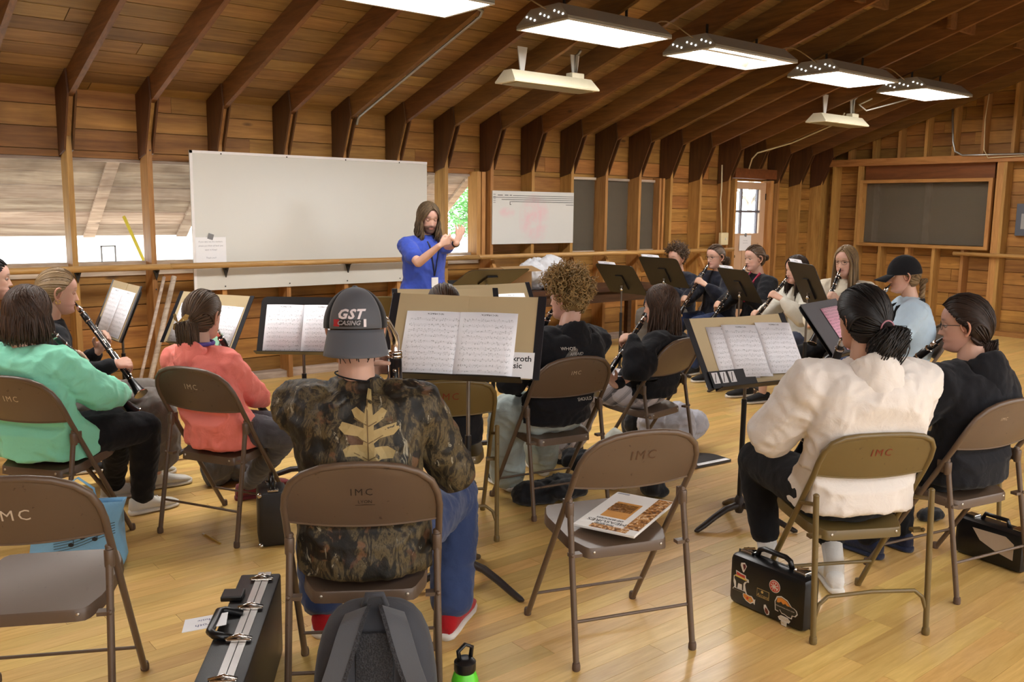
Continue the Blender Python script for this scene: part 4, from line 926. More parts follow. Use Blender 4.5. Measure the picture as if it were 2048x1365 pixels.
def ik(sh, wr, l1, l2, pole):
    d = wr-sh; L = min(d.length, (l1+l2)*.998); dn = d.normalized(); a = (l1*l1-l2*l2+L*L)/(2*L); h = math.sqrt(max(l1*l1-a*a, 0)); p = Vector(pole); p = (p-dn*p.dot(dn)).normalized(); return sh+dn*a+p*h
# ---- head
def head_geo(o):
    """list of (verts, faces, colours) in head space: x right, y forward, z up; origin between the ears"""
    nz, na = 60, 60; Z = np.concatenate([np.linspace(-.118, -.09, 9), np.linspace(-.086, .03, 36), np.linspace(.036, .1175, 15)])
    jaw = o.get('jaw', 1.0)
    zf = [-.118, -.112, -.10, -.085, -.072, -.06, -.045, -.03, -.01, .004, .02, .045, .07, .09, .105, .1175]
    yf = smooth_arr(np.interp(Z, zf, [.045, .066, .078, .078, .074, .079, .076, .076, .078, .078, .083, .084, .074, .055, .034, .002]), 2)
    yb = smooth_arr(np.interp(Z, [-.118, -.10, -.07, -.04, 0, .04, .07, .09, .105, .1175], [.005, -.02, -.05, -.076, -.096, -.101, -.092, -.074, -.05, -.004]), 3)
    w = smooth_arr(np.interp(Z, [-.118, -.108, -.09, -.06, -.03, 0, .03, .06, .08, .1, .11, .1175], [.018, .032, .046*jaw, .060*jaw, .067, .072, .076, .073, .062, .042, .026, .003]), 3)
    vs, cs = [], []; skin = np.array(o['skin'][:3]); lip = np.array(o.get('lip', (.55, .22, .19))); hair = np.array(o['hair_col'][:3]); beard = o.get('beard', 0)
    for i, z in enumerate(Z):
        y0, h = (yf[i]+yb[i])/2, (yf[i]-yb[i])/2
        for j in range(na):
            a = 2*PI*j/na; c, s = math.cos(a), math.sin(a); p = 2.15
            x = w[i]*math.copysign(abs(c)**(2/p), c); y = y0+h*math.copysign(abs(s)**(2/p), s); col = skin.copy(); col *= np.array([1.0, .97+.03*math.cos(z*40), 1])
            if s > -.1:
                k = max(0, s)**.5; ax = abs(x)
                t = (.014-z)/.050
                if 0 < t <= 1.0: y += .025*t**1.15*math.exp(-(x/(.0070+.0055*t))**2)*o.get('nose', 1)
                elif 1.0 < t < 1.22: y += .025*(1-(t-1)/.22)*math.exp(-(x/.0125)**2)*o.get('nose', 1)
                y += k*(.0032*math.exp(-((ax-.030)/.020)**2-((z-.023)/.008)**2)-.0100*math.exp(-((ax-.032)/.0135)**2-((z-.003)/.0105)**2)+.0045*math.exp(-((ax-.044)/.016)**2-((z+.022)/.016)**2))
                y += k*(.0050*math.exp(-(x/.018)**2-((z+.0555)/.0048)**2)+.0058*math.exp(-(x/.016)**2-((z+.0675)/.0052)**2)-.0030*math.exp(-(x/.020)**2-((z+.0615)/.0022)**2)+.0050*math.exp(-(x/.018)**2-((z+.099)/.012)**2))
                lm = math.exp(-(x/.021)**4)*max(math.exp(-((z+.0555)/.0052)**4), math.exp(-((z+.0675)/.0058)**4)); col = col*(1-.75*lm)+lip*.75*lm
                if abs(z+.0615) < .0018 and ax < .022: col = lip*.35
                bm = math.exp(-((ax-.031)/.017)**4-((z-.0255-.004*math.sin(ax*60))/(.0042*o.get('brow', 1)))**2); col = col*(1-.8*bm)+hair*.8*bm
                ch = math.exp(-((ax-.045)/.02)**2-((z+.03)/.02)**2)*.16; col = col*(1-ch)+np.array([.75, .28, .22])*ch
                if beard:
                    b = 1/(1+math.exp(-(-.044-z)/.004+(ax < .03)*0)); side = 1/(1+math.exp(-(ax-.050)/.004))*(1/(1+math.exp((z-.0)/.006))); mouth = math.exp(-(x/.021)**4-((z+.062)/.009)**4)
                    b = max(b, side)*(1-mouth)*k*beard; b = min(.93, b*(1.0+.25*noise.noise(Vector((x, y, z))*240))); col = col*(1-b)+hair*.7*b; y += .004*b; x *= 1+.03*b
            vs.append((x, y, z)); cs.append(col)
    fs = [(i*na+j, i*na+(j+1) % na, (i+1)*na+(j+1) % na, (i+1)*na+j) for i in range(len(Z)-1) for j in range(na)]
    fs += [tuple(reversed(range(na))), tuple((len(Z)-1)*na+j for j in range(na))]
    geo = [(vs, fs, cs)]
    # eyes
    for s in (-1, 1):
        m = MB(); M = None; c = Vector((s*.0315, .0640, .003)); m.ball((0, 0, 0), .0122, Matrix.Rotation(-PI/2, 3, 'X'), 14, 10); cc = []
        for v in m.v:
            d = Vector(v).normalized(); lid = o.get('closed') or d.z > .26 or d.z < -.42
            if lid: cc.append(skin*.82)
            elif d.y > .93: cc.append(np.array([.01, .01, .01]))
            elif d.y > .80: cc.append(np.array(o.get('iris', (.08, .045, .02))))
            else: cc.append(np.array([.50, .46, .44]))
        geo.append(([Vector(v)*(1.04 if Vector(v).normalized().z > .26 else .97 if o.get('closed') else 1)+c for v, k in zip(m.v, cc)], m.f, cc))
        m = MB(); m.tube([(s*.019, .0735, .001 if o.get('closed') else .003), (s*.026, .0768, -.003 if o.get('closed') else .0062), (s*.035, .0760, -.003 if o.get('closed') else .0062), (s*.044, .0695, .001)], .0010, 5); geo.append((m.v, m.f, [np.array([.03, .02, .015])]*len(m.v)))
        # ear: a curved rim around a ball coloured darker for the hollow's shade
        if o.get('ears') is False: continue
        m = MB(); R = Matrix.Rotation(s*.30, 3, 'Z') @ Matrix.Rotation(-.18, 3, 'X'); c = Vector((s*.073, -.012, -.008))
        m.ball((0, 0, 0), (.006, .017, .028), None, 10, 8); cc = [skin*np.array([.78, .62, .58])]*len(m.v); geo.append(([R @ Vector(v)+c for v in m.v], m.f, cc))
        m = MB(); pts = [(s*.007, .010, -.012), (s*.006, .015, .006), (s*.010, .010, .026), (s*.013, -.006, .033), (s*.014, -.019, .020), (s*.012, -.020, 0), (s*.008, -.010, -.020), (s*.005, .002, -.031), (s*.004, .008, -.027)]
        m.tube(spline(pts, 18), [.0042]*3+[.0048]*12+[.0055, .006, .004], 7); geo.append(([R @ Vector(v)+c for v in m.v], m.f, [skin*np.array([1.02, .86, .82])]*len(m.v)))
    return geo
HC, HR = Vector((0, -.010, .010)), Vector((.0815, .1015, .1125))     # hair ellipsoid in head space
def hpt(d, k=1.0, jaw=0):
    d = Vector(d).normalized(); return HC+Vector((d.x*HR.x, d.y*HR.y, d.z*HR.z))*k
def slerp(a, b, t):
    a, b = Vector(a).normalized(), Vector(b).normalized(); w = math.acos(max(-1, min(1, a.dot(b))))
    return a if w < 1e-4 else (a*math.sin((1-t)*w)+b*math.sin(t*w))/math.sin(w)
def hair_edge(y):     # lowest z (unit sphere) that carries hair for a given forward component
    return float(np.interp(y, [-1, -.3, -.12, .02, .25, .45, .7, .9, 1], [-.80, -.72, -.42, -.10, .05, .30, .58, .74, .78]))
def lock(mb, pts, r, n=4, tip=.25, flat=None, up=None):
    if flat is None and HAIR_FLAT[0]: flat = HAIR_FLAT[0]; up = Vector(pts[len(pts)//2])-HC-Vector((0, 0, Vector(pts[len(pts)//2]).z*.6)); r = r*1.9
    k = len(pts); mb.tube(pts, [r*(.55 if i == 0 else 1)*(1 if i < k*.6 else 1-(1-tip)*((i-k*.6)/(k*.4))) for i in range(k)], n, True, flat, up if up is not None and up.length > 1e-5 else None)
HAIR_FLAT = [None]
def hair_cap(mb, k=1.0, edge=0.0):
    nu, nv = 40, 26; idx = {}; vs = []; fs = []
    for i in range(nv+1):
        for j in range(nu):
            ph = PI*i/nv; a = 2*PI*j/nu; d = Vector((math.sin(ph)*math.cos(a), math.sin(ph)*math.sin(a), math.cos(ph)))
            e = hair_edge(d.y)+edge; z = max(d.z, min(e, .98))
            if d.z < e:
                q = math.sqrt(max(0, 1-z*z)); h = math.hypot(d.x, d.y); d = Vector((d.x/h*q, d.y/h*q, z)) if h > 1e-6 else d; pt = hpt(d, k*.74)
            else: pt = hpt(d, k)
            vs.append(pt)
    fs = [(i*nu+j, (i+1)*nu+j, (i+1)*nu+(j+1) % nu, i*nu+(j+1) % nu) for i in range(nv) for j in range(nu)]
    mb.add(vs, fs)
def make_hair(style, rg, n=420, dense=2.2, length=.2, gather=(0, -.95, -.1), tail=.25, spread=.03, r=.0036, part=0.0, front=.62, wave=.0, vol=1.0, down=None, H=None, zmax=2.0):
    """hair in head space; hanging parts fall along `down` (world down in head space)"""
    HAIR_FLAT[0] = .30 if style in ('back', 'down') else None
    if style != 'curly': n = int(n*dense); r = r*.60
    mb = MB(); dn = (Vector(down) if down else Vector((0, 0, -1))).normalized()
    if style != 'curly': hair_cap(mb, 1.0*vol, 0.0 if style != 'down' else -.05)
    if style == 'back':
        G = Vector(gather).normalized(); Gp = hpt(G, 1.05)
        for i in range(n):
            y = rg.uniform(-1, 1); a = rg.choice((-1, 1))
            if rg.random() < .62:       # roots along the hairline
                z = hair_edge(y)+rg.uniform(0, .10); q = math.sqrt(max(0, 1-z*z)); x = a*math.sqrt(max(0, q*q-y*y)) if q > abs(y) else 0; d = Vector((x, y, z))
                if d.length < .5: continue
            else:
                d = Vector(rg.normal(size=3)).normalized()
                if d.z < hair_edge(d.y): continue
            k0 = rg.uniform(1.0, 1.035)*vol; Mv = Vector((math.copysign(.72, d.x if abs(d.x) > 1e-3 else 1)*min(1, abs(d.x)*3), -.42, .42+.5*max(0, d.z-.3))).normalized(); low = G.z < -.3 and d.y > -.15
            pts = [hpt(slerp(slerp(d, Mv, t), slerp(Mv, G, t), t) if low else slerp(d, G, t), k0+.02*math.sin(PI*t)*vol+(.01 if 0 < t < 1 else 0)) for t in np.linspace(0, 1, 10)]; lock(mb, pts, r*rg.uniform(.8, 1.3), 4, .6)
        if tail > 0:
            limb(mb, [Gp, Gp+Vector((0, -.02, 0))+dn*.02, Gp+Vector((0, -.014, 0))+dn*tail*.35, Gp+Vector((0, -.010, 0))+dn*tail*.7, Gp+Vector((0, -.008, 0))+dn*tail*.92], [spread*.7, spread*.95, spread*1.15, spread*.9, spread*.35], 12)
            for i in range(int(n*1.1)):
                o = Vector((rg.uniform(-1, 1)*spread*.72, rg.uniform(-1, 1)*spread*.6, rg.uniform(-1, 1)*spread*.4)); L = tail*rg.uniform(.5, 1.05); sx = rg.uniform(-1, 1)*spread*.35
                p0 = Gp+o*.5; out = Vector((0, -1, 0)); w = rg.uniform(0, 6)
                pts = [p0, p0+out*.022+o*.3+dn*.005]+[p0+out*(.03-.02*t)+o*(1+.5*math.sin(PI*t))*(1-.5*t)+Vector((sx*t*(1-.55*t)+wave*math.sin(w*.25+t*9), wave*math.cos(w*.25+t*8), 0))+dn*(L*t) for t in np.linspace(.12, 1, 8)]; pts = spline(pts, 13); lock(mb, pts, r*.55, 4, .3)
        elif tail < 0:                   # bun
            for i in range(int(n*.3)):
                a0 = rg.uniform(0, 2*PI); R = spread*rg.uniform(.5, 1.1); ax = rg.normal(0, .5)
                pts = [Gp+Vector((R*math.cos(a0+t), -.022+R*.5*math.sin(t*1.3+ax), R*math.sin(a0+t))) for t in np.linspace(0, 3.4, 9)]; lock(mb, pts, r*1.3, 4, .5)
    elif style == 'down':
        for i in range(n):
            s = rg.choice((-1, 1)); y0 = rg.uniform(-.75, front); el = math.sqrt(max(0, 1-y0*y0)); d0 = Vector((part+s*.02, y0, el)).normalized()
            f = rg.random(); az = math.radians(25+f*150) if y0 > .2 else math.radians(70+f*110)      # 0 = straight ahead, 180 = back
            if rg.random() < .3: az = math.radians(rg.uniform(120, 180))
            zend = rg.uniform(-.30, -.05); lim = math.radians(58)
            az = max(az, lim); q = math.sqrt(1-zend*zend); d1 = Vector((s*math.sin(az)*q, math.cos(az)*q, zend)); k0 = rg.uniform(1.01, 1.05)*vol
            pts = [hpt(slerp(d0, d1, t), k0+.035*math.sin(PI*min(t*1.1, 1))*vol) for t in np.linspace(0, 1, 8)]; p = pts[-1]; L = length*rg.uniform(.72, 1.05); w = rg.uniform(0, 6.3); o = Vector((rg.normal(0, .006), rg.normal(0, .006), 0)); out = Vector((d1.x, d1.y, 0))*rg.uniform(-.02, .014)
            pts += [p+o*t+out*math.sin(t*2.2)+dn*(L*t)+Vector((wave*math.sin(w+t*7), wave*math.cos(w+t*6), 0))*t for t in np.linspace(.14, 1, 8)]; lock(mb, pts, r*rg.uniform(.85, 1.4), 4, .25)
    elif style == 'curly':
        hair_cap(mb, 1.02)
        for i in range(n):
            d = Vector(rg.normal(size=3)).normalized()
            if d.z < hair_edge(d.y)+.02 or (d.z < -.12 and rg.random() < .8): continue
            top = max(0, min(1, (d.z+.25)*1.6)); R = rg.uniform(.008, .014)*vol; up = (d+Vector(rg.normal(0, .55, 3))).normalized(); u = up.orthogonal().normalized(); w = up.cross(u); a0 = rg.uniform(0, 6.3); L = (.014+.042*top)*rg.uniform(.6, 1.3)*vol; p0 = hpt(d, .99); tr = rg.uniform(1.2, 2.2)*2*PI
            pts = [p0+d*(L*t*.75)+up*(L*t*.5)+(u*math.cos(a0+tr*t)+w*math.sin(a0+tr*t))*R*min(1, t*2.5) for t in np.linspace(0, 1, 11)]; lock(mb, pts, r, 4, .4)
    elif style == 'short':
        for i in range(n):
            d = Vector(rg.normal(size=3)).normalized()
            if d.z < hair_edge(d.y) or d.z > zmax: continue
            p = hpt(d, 1.0); t = (Vector((0, -.25, -1))-d*d.dot(Vector((0, -.25, -1)))).normalized(); L = length*rg.uniform(.5, 1.2); j = Vector(rg.normal(0, .25, 3))
            pts = [p+(t+j)*L*q+d*(.006*math.sin(q*2.4)) for q in np.linspace(0, 1, 5)]; lock(mb, pts, r, 4, .3)
    return mb
def hair_mat(name, dark, light):
    if name in MATS: return MATS[name]
    t = NT(name); r = t.rnd(); n = t.noise(t.obj(), 22, 3); f = t.math('ADD', t.math('MULTIPLY', r, .55), t.math('MULTIPLY', n, .45))
    t.base(t.mix(f, dark, light), t.math('ADD', .42, t.math('MULTIPLY', r, .15)), 0, .35); MATS[name] = t.m; return t.m
t = NT('skin'); at = t.n('Attribute', attribute_name='Col'); nn = t.noise(t.obj(), 60, 3)
t.base(t.mix(t.math('MULTIPLY', nn, .12), at.outputs['Color'], (.45, .2, .13, 1)), .48, 0, .4); t.set(t.b.inputs['Subsurface Weight'], .06); t.set(t.b.inputs['Subsurface Scale'], .02); SKIN = t.m
FAIR, WARM, TAN = (.62, .38, .28), (.55, .32, .22), (.50, .28, .18)
def hand(mb, W, K, palm_n, across, rad=1.0):
    """palm from wrist W to knuckle line K"""
    W, K = Vector(W), Vector(K); d = (K-W).normalized(); a = Vector(across).normalized()
    for q in (-.6, -.2, .2, .6): limb(mb, [W+a*q*.018, W.lerp(K, .5)+a*q*.030, K+a*q*.034], [.013*rad, .0135*rad, .011*rad], 8)
def grip(mb, p, axis, front, side, rad=1.0, spread=.0195, thumb=True, curl=1.0, tube=0.0):
    """hand closed on an instrument: p on its axis, front = where the fingers cover it, side = which side the hand comes from; returns the wrist"""
    a = Vector(axis).normalized(); w = Vector(front); w = (w-a*w.dot(a)).normalized(); e = Vector(side); e = (e-a*e.dot(a)-w*e.dot(w)).normalized(); p = Vector(p); q_ = p; p = p+e*tube+w*tube*.6
    K = p+e*.050+w*.014; Wr = p+e*.100-w*.040+a*.012; hand(mb, Wr, K, -e, a, rad)
    for k, (ln, off) in enumerate(((.94, -1.55), (1.06, -.52), (1.0, .52), (.82, 1.5))):
        o = a*(off*spread); k0 = p+e*.050+w*.012+o; j1 = p+e*.036+w*(.044*ln)+o*.97; j2 = p+e*.008+w*(.042*ln)+o*.95; tp = p-e*.010+w*.0245+o*.95
        limb(mb, [k0, j1], [.0096*rad, .0088*rad], 8); limb(mb, [j1, j2], [.0086*rad, .0080*rad], 8); limb(mb, [j2, tp], [.0078*rad, .0068*rad], 8)
    if thumb:
        t0 = Wr.lerp(K, .35)-w*.006-a*.022; t1 = p+e*.034-w*(.030+tube*1.6)-a*.022; t2 = p+e*.004-w*(.024+tube*1.6)-a*.018
        limb(mb, [t0, t1], [.0125*rad, .0105*rad], 8); limb(mb, [t1, t2], [.010*rad, .0085*rad], 8)
    return Wr
def open_hand(mb, W, d, n, side_v, rad=1.0, curl=.35, fan=.10):
    """open hand: wrist W, direction d, palm normal n, side_v towards the thumb"""
    d, n, s = Vector(d).normalized(), Vector(n).normalized(), Vector(side_v).normalized(); W = Vector(W); K = W+d*.085
    hand(mb, W, K, n, s, rad)
    for k, (off, ln) in enumerate(((.033, .072), (.011, .080), (-.011, .074), (-.031, .058))):
        k0 = K+s*off; dd = (d+s*off*fan*25).normalized(); a = (dd+n*curl*.6).normalized(); b = (dd+n*curl*1.6).normalized(); c = (dd+n*curl*2.4).normalized()
        j1 = k0+a*ln*.5; j2 = j1+b*ln*.3; tp = j2+c*ln*.25
        limb(mb, [k0, j1], [.0098*rad, .009*rad], 8); limb(mb, [j1, j2], [.0088*rad, .008*rad], 8); limb(mb, [j2, tp], [.0078*rad, .007*rad], 8)
    t0 = W+d*.025+s*.028; t1 = t0+(d*.7+s*.8+n*.3).normalized()*.042; t2 = t1+(d+s*.25+n*.3).normalized()*.032
    limb(mb, [t0, t1], [.013*rad, .011*rad], 8); limb(mb, [t1, t2], [.0105*rad, .0085*rad], 8)
def shoe(parent, ankle, direction, mat, sole_mat, name='shoe', L=.26, high=False, lace=None):
    d = Vector((direction[0], direction[1], 0)).normalized(); r = Vector((d.y, -d.x, 0)); a = Vector((ankle[0], ankle[1], 0)); heel = a-d*.065
    def sec(t, w, z0, z1, n=14, p=2.4):
        c = heel+d*(L*t); out = []
        for j in range(n):
            an = 2*PI*j/n; cx = math.copysign(abs(math.cos(an))**(2/p), math.cos(an)); sz = math.copysign(abs(math.sin(an))**(2/p), math.sin(an)); out.append(c+r*(w*cx)+Vector((0, 0, (z0+z1)/2+(z1-z0)/2*sz)))
        return out
    h = .125 if high else .095
    m = MB(); m.loft([sec(t, w, .018, z) for t, w, z in ((-.015, .018, .06), (.02, .031, h*.95), (.12, .037, h), (.28, .037, h), (.42, .039, .088), (.58, .044, .070), (.75, .046, .058), (.9, .038, .048), (.985, .020, .036), (1.0, .006, .030))]); o = m.build(name, mat, parent, True)
    m = MB(); m.loft([sec(t, w, .0, z) for t, w, z in ((-.03, .02, .028), (.01, .035, .030), (.2, .040, .028), (.45, .041, .025), (.75, .050, .025), (.92, .040, .027), (1.0, .022, .030), (1.02, .006, .03))]); m.build('sole', sole_mat, o, True)
    if lace:
        for k in range(3):
            t = .36+k*.10; c = heel+d*(L*t); z = .094-k*.010; mm = MB(); mm.tube([c-r*.026+Vector((0, 0, z-.008)), c+Vector((0, 0, z+.003)), c+r*.026+Vector((0, 0, z-.008))], .0032, 5); mm.build('lace', lace, o)
    return o
class Person: pass
def person(name, base, head_dir, headpx, label, *, head=0.0, pitch=0.0, roll=0.0, skin=FAIR, hair=None, hair_col=srgb(60, 40, 28), top=None, bottom=None, shoes=None, hand_mode=None, s=1.0, sw=1.0, lean=0.0, knees=None, ankles=None, voxel=.006, face=None, stand=False, elbow_out=.75, seed=1, slump=.03, neck=1.0, sock=None, shoe_dir=None, chair_at=None):
    """base = (x, y, body heading); headpx = (u, v, horizontal distance); head = head yaw relative to the body, positive to the left"""
    rg = np.random.default_rng(seed); P = Person(); x, y, hd = base; a = math.radians(hd); fw = Vector((math.cos(a), math.sin(a), 0)); rt = Vector((fw.y, -fw.x, 0)); UP = Vector((0, 0, 1))
    B = Matrix((rt, fw, UP)).transposed().to_4x4(); B.translation = Vector((x, y, 0)); Bi = B.inverted(); L = lambda *p: B @ Vector(p)
    e = empty(name, (x, y, 0), None, label, 'person'); P.e = e; inv = Matrix.Translation((-x, -y, 0))
    hc = at_d(*headpx); hr = a+math.radians(head_dir_off(head)); P.B = B; P.fw, P.rt = fw, rt
    hf = Vector((math.cos(hr), math.sin(hr), 0)); hrt = Vector((hf.y, -hf.x, 0)); cp, sp = math.cos(math.radians(pitch)), math.sin(math.radians(pitch))
    hy = hf*cp+UP*sp; hz = UP*cp-hf*sp; hx = hrt
    if roll: q = Matrix.Rotation(math.radians(roll), 3, hy); hx, hz = q @ hx, q @ hz
    hs = o_s = (face or {}).get('hs', 1.0); H = Matrix((hx, hy, hz)).transposed().to_4x4() @ Matrix.Scale(hs, 4); H.translation = hc; P.H = H; P.hc = hc
    mouth = H @ Vector((0, .088, -.061)); P.mouth = mouth
    cbx = chair_at if chair_at else base; ca_ = math.radians(cbx[2]); CB = Matrix(((math.sin(ca_), math.cos(ca_), 0, cbx[0]), (-math.cos(ca_), math.sin(ca_), 0, cbx[1]), (0, 0, 1, 0), (0, 0, 0, 1))).inverted()
    hl = Bi @ hc; nb = Vector((hl.x*.8, hl.y-.055*math.cos(math.radians(head))*1.0, hl.z-.165*neck*s**.5)); P.nb = B @ nb
    seat = .43 if not stand else 0
    pel = Vector((0, -.02, seat+.095)) if not stand else Vector((nb.x*.3, nb.y-.02, nb.z-.50*s))
    spine = [pel, pel.lerp(nb, .30)+Vector((0, -slump, 0)), pel.lerp(nb, .60)+Vector((0, -slump*1.2, 0)), pel.lerp(nb, .86)+Vector((0, -slump*.6, 0)), nb]
    # ---- body skin: neck, torso core, arms, hands, legs in one welded surface; the head joins it
    sk = MB(); neckb = Vector((0, -.028, -.06)); limb(sk, [B @ (nb+Vector((0, -.01, -.05))), B @ (nb+Vector((0, .0, .02))), H @ Vector((0, -.030, -.085)), H @ Vector((0, -.025, -.03))], [.05*s, .053*s*sw**.5, .052*s, .054], 16)
    limb(sk, [B @ (q+Vector((0, .02, 0))) for q in spine[:-1]]+[B @ (nb+Vector((0, 0, -.05)))], [.08*s, .075*s, .08*s, .085*s, .05*s], 14)
    shs, els, wrs = {}, {}, {}
    for sd in (-1, 1): shs[sd] = B @ (nb+Vector((sd*.158*sw*s, -.012+slump*.2, -.062*s)))
    l1, l2 = .275*s, .235*s; P.sh = shs
    hm = hand_mode(P) if callable(hand_mode) else (hand_mode or {}); P.hm = hm
    for sd in (-1, 1):
        h = hm.get(sd)
        if h is None: h = ('lap', None)
        if h[0] == 'grip': W = grip(sk, h[1], h[2], h[3], h[4], s**.5, tube=h[5] if len(h) > 5 else 0.0)
        elif h[0] == 'open': W = Vector(h[1]); open_hand(sk, W, h[2], h[3], h[4], s**.5, h[5] if len(h) > 5 else .35)
        else:
            W = B @ Vector((sd*.10, .30, .60)) if h[1] is None else Vector(h[1]); open_hand(sk, W, fw*.8-rt*sd*.5-UP*.2, -UP, -rt*sd, s**.5, .4)
        pole = -UP*1.0+rt*sd*elbow_out-fw*.25
        if len(h) > 6: pole = Vector(h[6])
        E = ik(shs[sd], W, l1, l2, pole); shs[sd] = shs[sd]; els[sd], wrs[sd] = E, W
        limb(sk, [shs[sd], shs[sd].lerp(E, .5), E], [.046*s, .042*s, .036*s], 12); limb(sk, [E, E.lerp(W, .35), W], [.037*s, .036*s, .024*s], 12)
    P.el, P.wr = els, wrs
    hips, kn, an = {}, {}, {}
    for sd in (-1, 1):
        hips[sd] = B @ Vector((sd*.088*sw, pel.y+.02, pel.z-.015)); k = (knees or {}).get(sd); an_ = (ankles or {}).get(sd)
        if stand: kn[sd] = B @ Vector((sd*.10, pel.y+.03, .48)); an[sd] = B @ Vector((sd*.11, pel.y, .08))
        else:
            kn[sd] = Vector(k) if k is not None else L(sd*.13, .40*s, .505); an[sd] = Vector(an_) if an_ is not None else L(sd*.13, .40*s, .085)
        limb(sk, [hips[sd], hips[sd].lerp(kn[sd], .5), kn[sd]], [.07*s, .062*s, .05*s], 10); limb(sk, [kn[sd], kn[sd].lerp(an[sd], .35), an[sd]], [.05*s, .048*s, .034*s], 10); limb(sk, [an[sd], an[sd]-UP*.03], [.034*s, .034*s], 8)
    me = fuse(sk, voxel, 3, name+'_body'); nb_v = len(me.vertices); v, _ = mesh_np(me); V = [tuple(inv @ Vector(p)) for p in v]; F = [tuple(p.vertices) for p in me.polygons]; C = [tuple(skin)+(1,)]*len(V); bpy.data.meshes.remove(me)
    fo = dict(skin=skin, hair_col=hair_col); fo.update(face or {})
    if hair and hair['style'] == 'down': fo.setdefault('ears', False)
    for vs, fs, cs in head_geo(fo):
        o = len(V); V += [tuple(inv @ (H @ Vector(p))) for p in vs]; F += [tuple(i+o for i in f) for f in fs]; C += [tuple(c)+(1,) for c in cs]
    me = bpy.data.meshes.new('body'); me.from_pydata(V, [], F); me.polygons.foreach_set('use_smooth', [True]*len(F)); ca = me.color_attributes.new('Col', 'FLOAT_COLOR', 'POINT'); ca.data.foreach_set('color', np.array(C, dtype=np.float32).ravel()); me.materials.append(SKIN); me.update()
    bo = bpy.data.objects.new('body', me); COL.objects.link(bo); bo.parent = e; P.body = bo
    def put(mesh, nm, mat, par=e):
        vv, _ = mesh_np(mesh); vv = vv-np.array([x, y, 0]); mesh.vertices.foreach_set('co', vv.ravel()); mesh.update(); mesh.materials.clear(); mesh.materials.append(mat); mesh.polygons.foreach_set('use_smooth', [True]*len(mesh.polygons))
        ob = bpy.data.objects.new(nm, mesh); COL.objects.link(ob); ob.parent = par; return ob
    P.put = put; P.inv = inv
    # ---- trousers
    if bottom:
        m = MB(); lw = bottom.get('w', 1.0); limb(m, [B @ (pel+Vector((-.075*sw, -.005, -.0))), B @ (pel+Vector((.075*sw, -.005, -.0)))], [.094*sw*lw**.3, .094*sw*lw**.3], 14); limb(m, [B @ (pel+Vector((0, .0, -.01))), B @ pel.lerp(spine[1], .55)], [.112*sw, .095*sw], 14)
        short = bottom.get('short'); zend = bottom.get('end', .10)
        for sd in (-1, 1):
            k, q = kn[sd], an[sd]
            if short: limb(m, [hips[sd], hips[sd].lerp(k, short)], [.092*s*lw, .085*s*lw], 14); continue
            limb(m, [hips[sd], hips[sd].lerp(k, .5), k+(k-hips[sd]).normalized()*.0], [.092*s*lw, .083*s*lw, .068*s*lw], 14)
            t = max(0, min(1, (k.z-zend)/max(.01, k.z-q.z))); en = k.lerp(q, t); limb(m, [k, k.lerp(en, .4), en], [.066*s*lw, .064*s*lw*bottom.get('flare', 1)**.5, .050*s*lw*bottom.get('flare', 1)], 14)
        mm = fuse(m, .011 if voxel < .007 else .014, 5, 'trousers'); wrinkle(mm, bottom.get('amp', .006), (11, 11, 11), seed*.37); press(mm, CB, .040) if not stand else None; P.trousers = put(mm, bottom.get('name', 'trousers'), bottom['mat'])
    # ---- top
    if top:
        m = MB(); ez = top.get('ease', 1.08); hem = top.get('hem', -.06); rings = []
        def ring(c, hw, hd, tilt=0): return [B @ (c+Vector((hw*math.copysign(abs(math.cos(t))**.9, math.cos(t)), hd*math.sin(t), tilt*math.sin(t)))) for t in np.linspace(0, 2*PI, 20, False)]
        p0 = pel+Vector((0, 0, hem)); hipw = top.get('hipw', 1.0)
        rings.append(ring(p0+Vector((0, 0, -.012)), .12*ez*sw*hipw, .09*ez)); rings.append(ring(p0, .168*ez*sw*hipw, .128*ez*hipw)); rings.append(ring(pel+Vector((0, 0, .02)), .166*ez*sw*hipw, .128*ez*hipw)); rings.append(ring(spine[1], .150*ez*sw, .116*ez)); rings.append(ring(spine[2], .158*ez*sw, .116*ez)); rings.append(ring(spine[3]+Vector((0, 0, -.02)), .165*ez*sw*s, .108*ez*s)); rings.append(ring(spine[3]+Vector((0, 0, .035)), .140*ez*sw*s, .088*ez*s)); rings.append(ring(nb+Vector((0, 0, -.012)), .082*ez*s, .072*s)); rings.append(ring(nb+Vector((0, .004, .018)), .066*s, .062*s))
        m.loft(rings)
        sl_r = top.get('sleeve_r', 1.0); short = top.get('short')
        for sd in (-1, 1):
            S0, E, W = shs[sd], els[sd], wrs[sd]; inn = S0.lerp(B @ spine[3], .35)
            if short:
                en = S0.lerp(E, short); limb(m, [inn, S0, en], [.070*s*ez, .064*s*ez*sl_r, .060*s*ez*sl_r], 14)
            else:
                limb(m, [inn, S0, S0.lerp(E, .5), E], [.072*s*ez, .066*s*ez*sl_r, .060*s*sl_r*ez, .054*s*sl_r*ez], 14); Wc = E.lerp(W, top.get('cuff', .93)); limb(m, [E, E.lerp(Wc, .55), Wc], [.054*s*sl_r*ez, .050*s*sl_r*ez, .034*s*(sl_r**.5)], 14)
        for q, rr in top.get('lumps', []): m.ball(B @ Vector(q), rr)
        vx = top.get('voxel', .010 if voxel < .007 else .013); mm = fuse(m, vx, top.get('iters', 6 if not top.get('hood') else 4), 'top'); wrinkle(mm, top.get('amp', .007), top.get('freq', (9, 9, 9)), seed*.91); press(mm, CB) if not stand else None; P.top = put(mm, top.get('name', 'sweatshirt'), top['mat'])
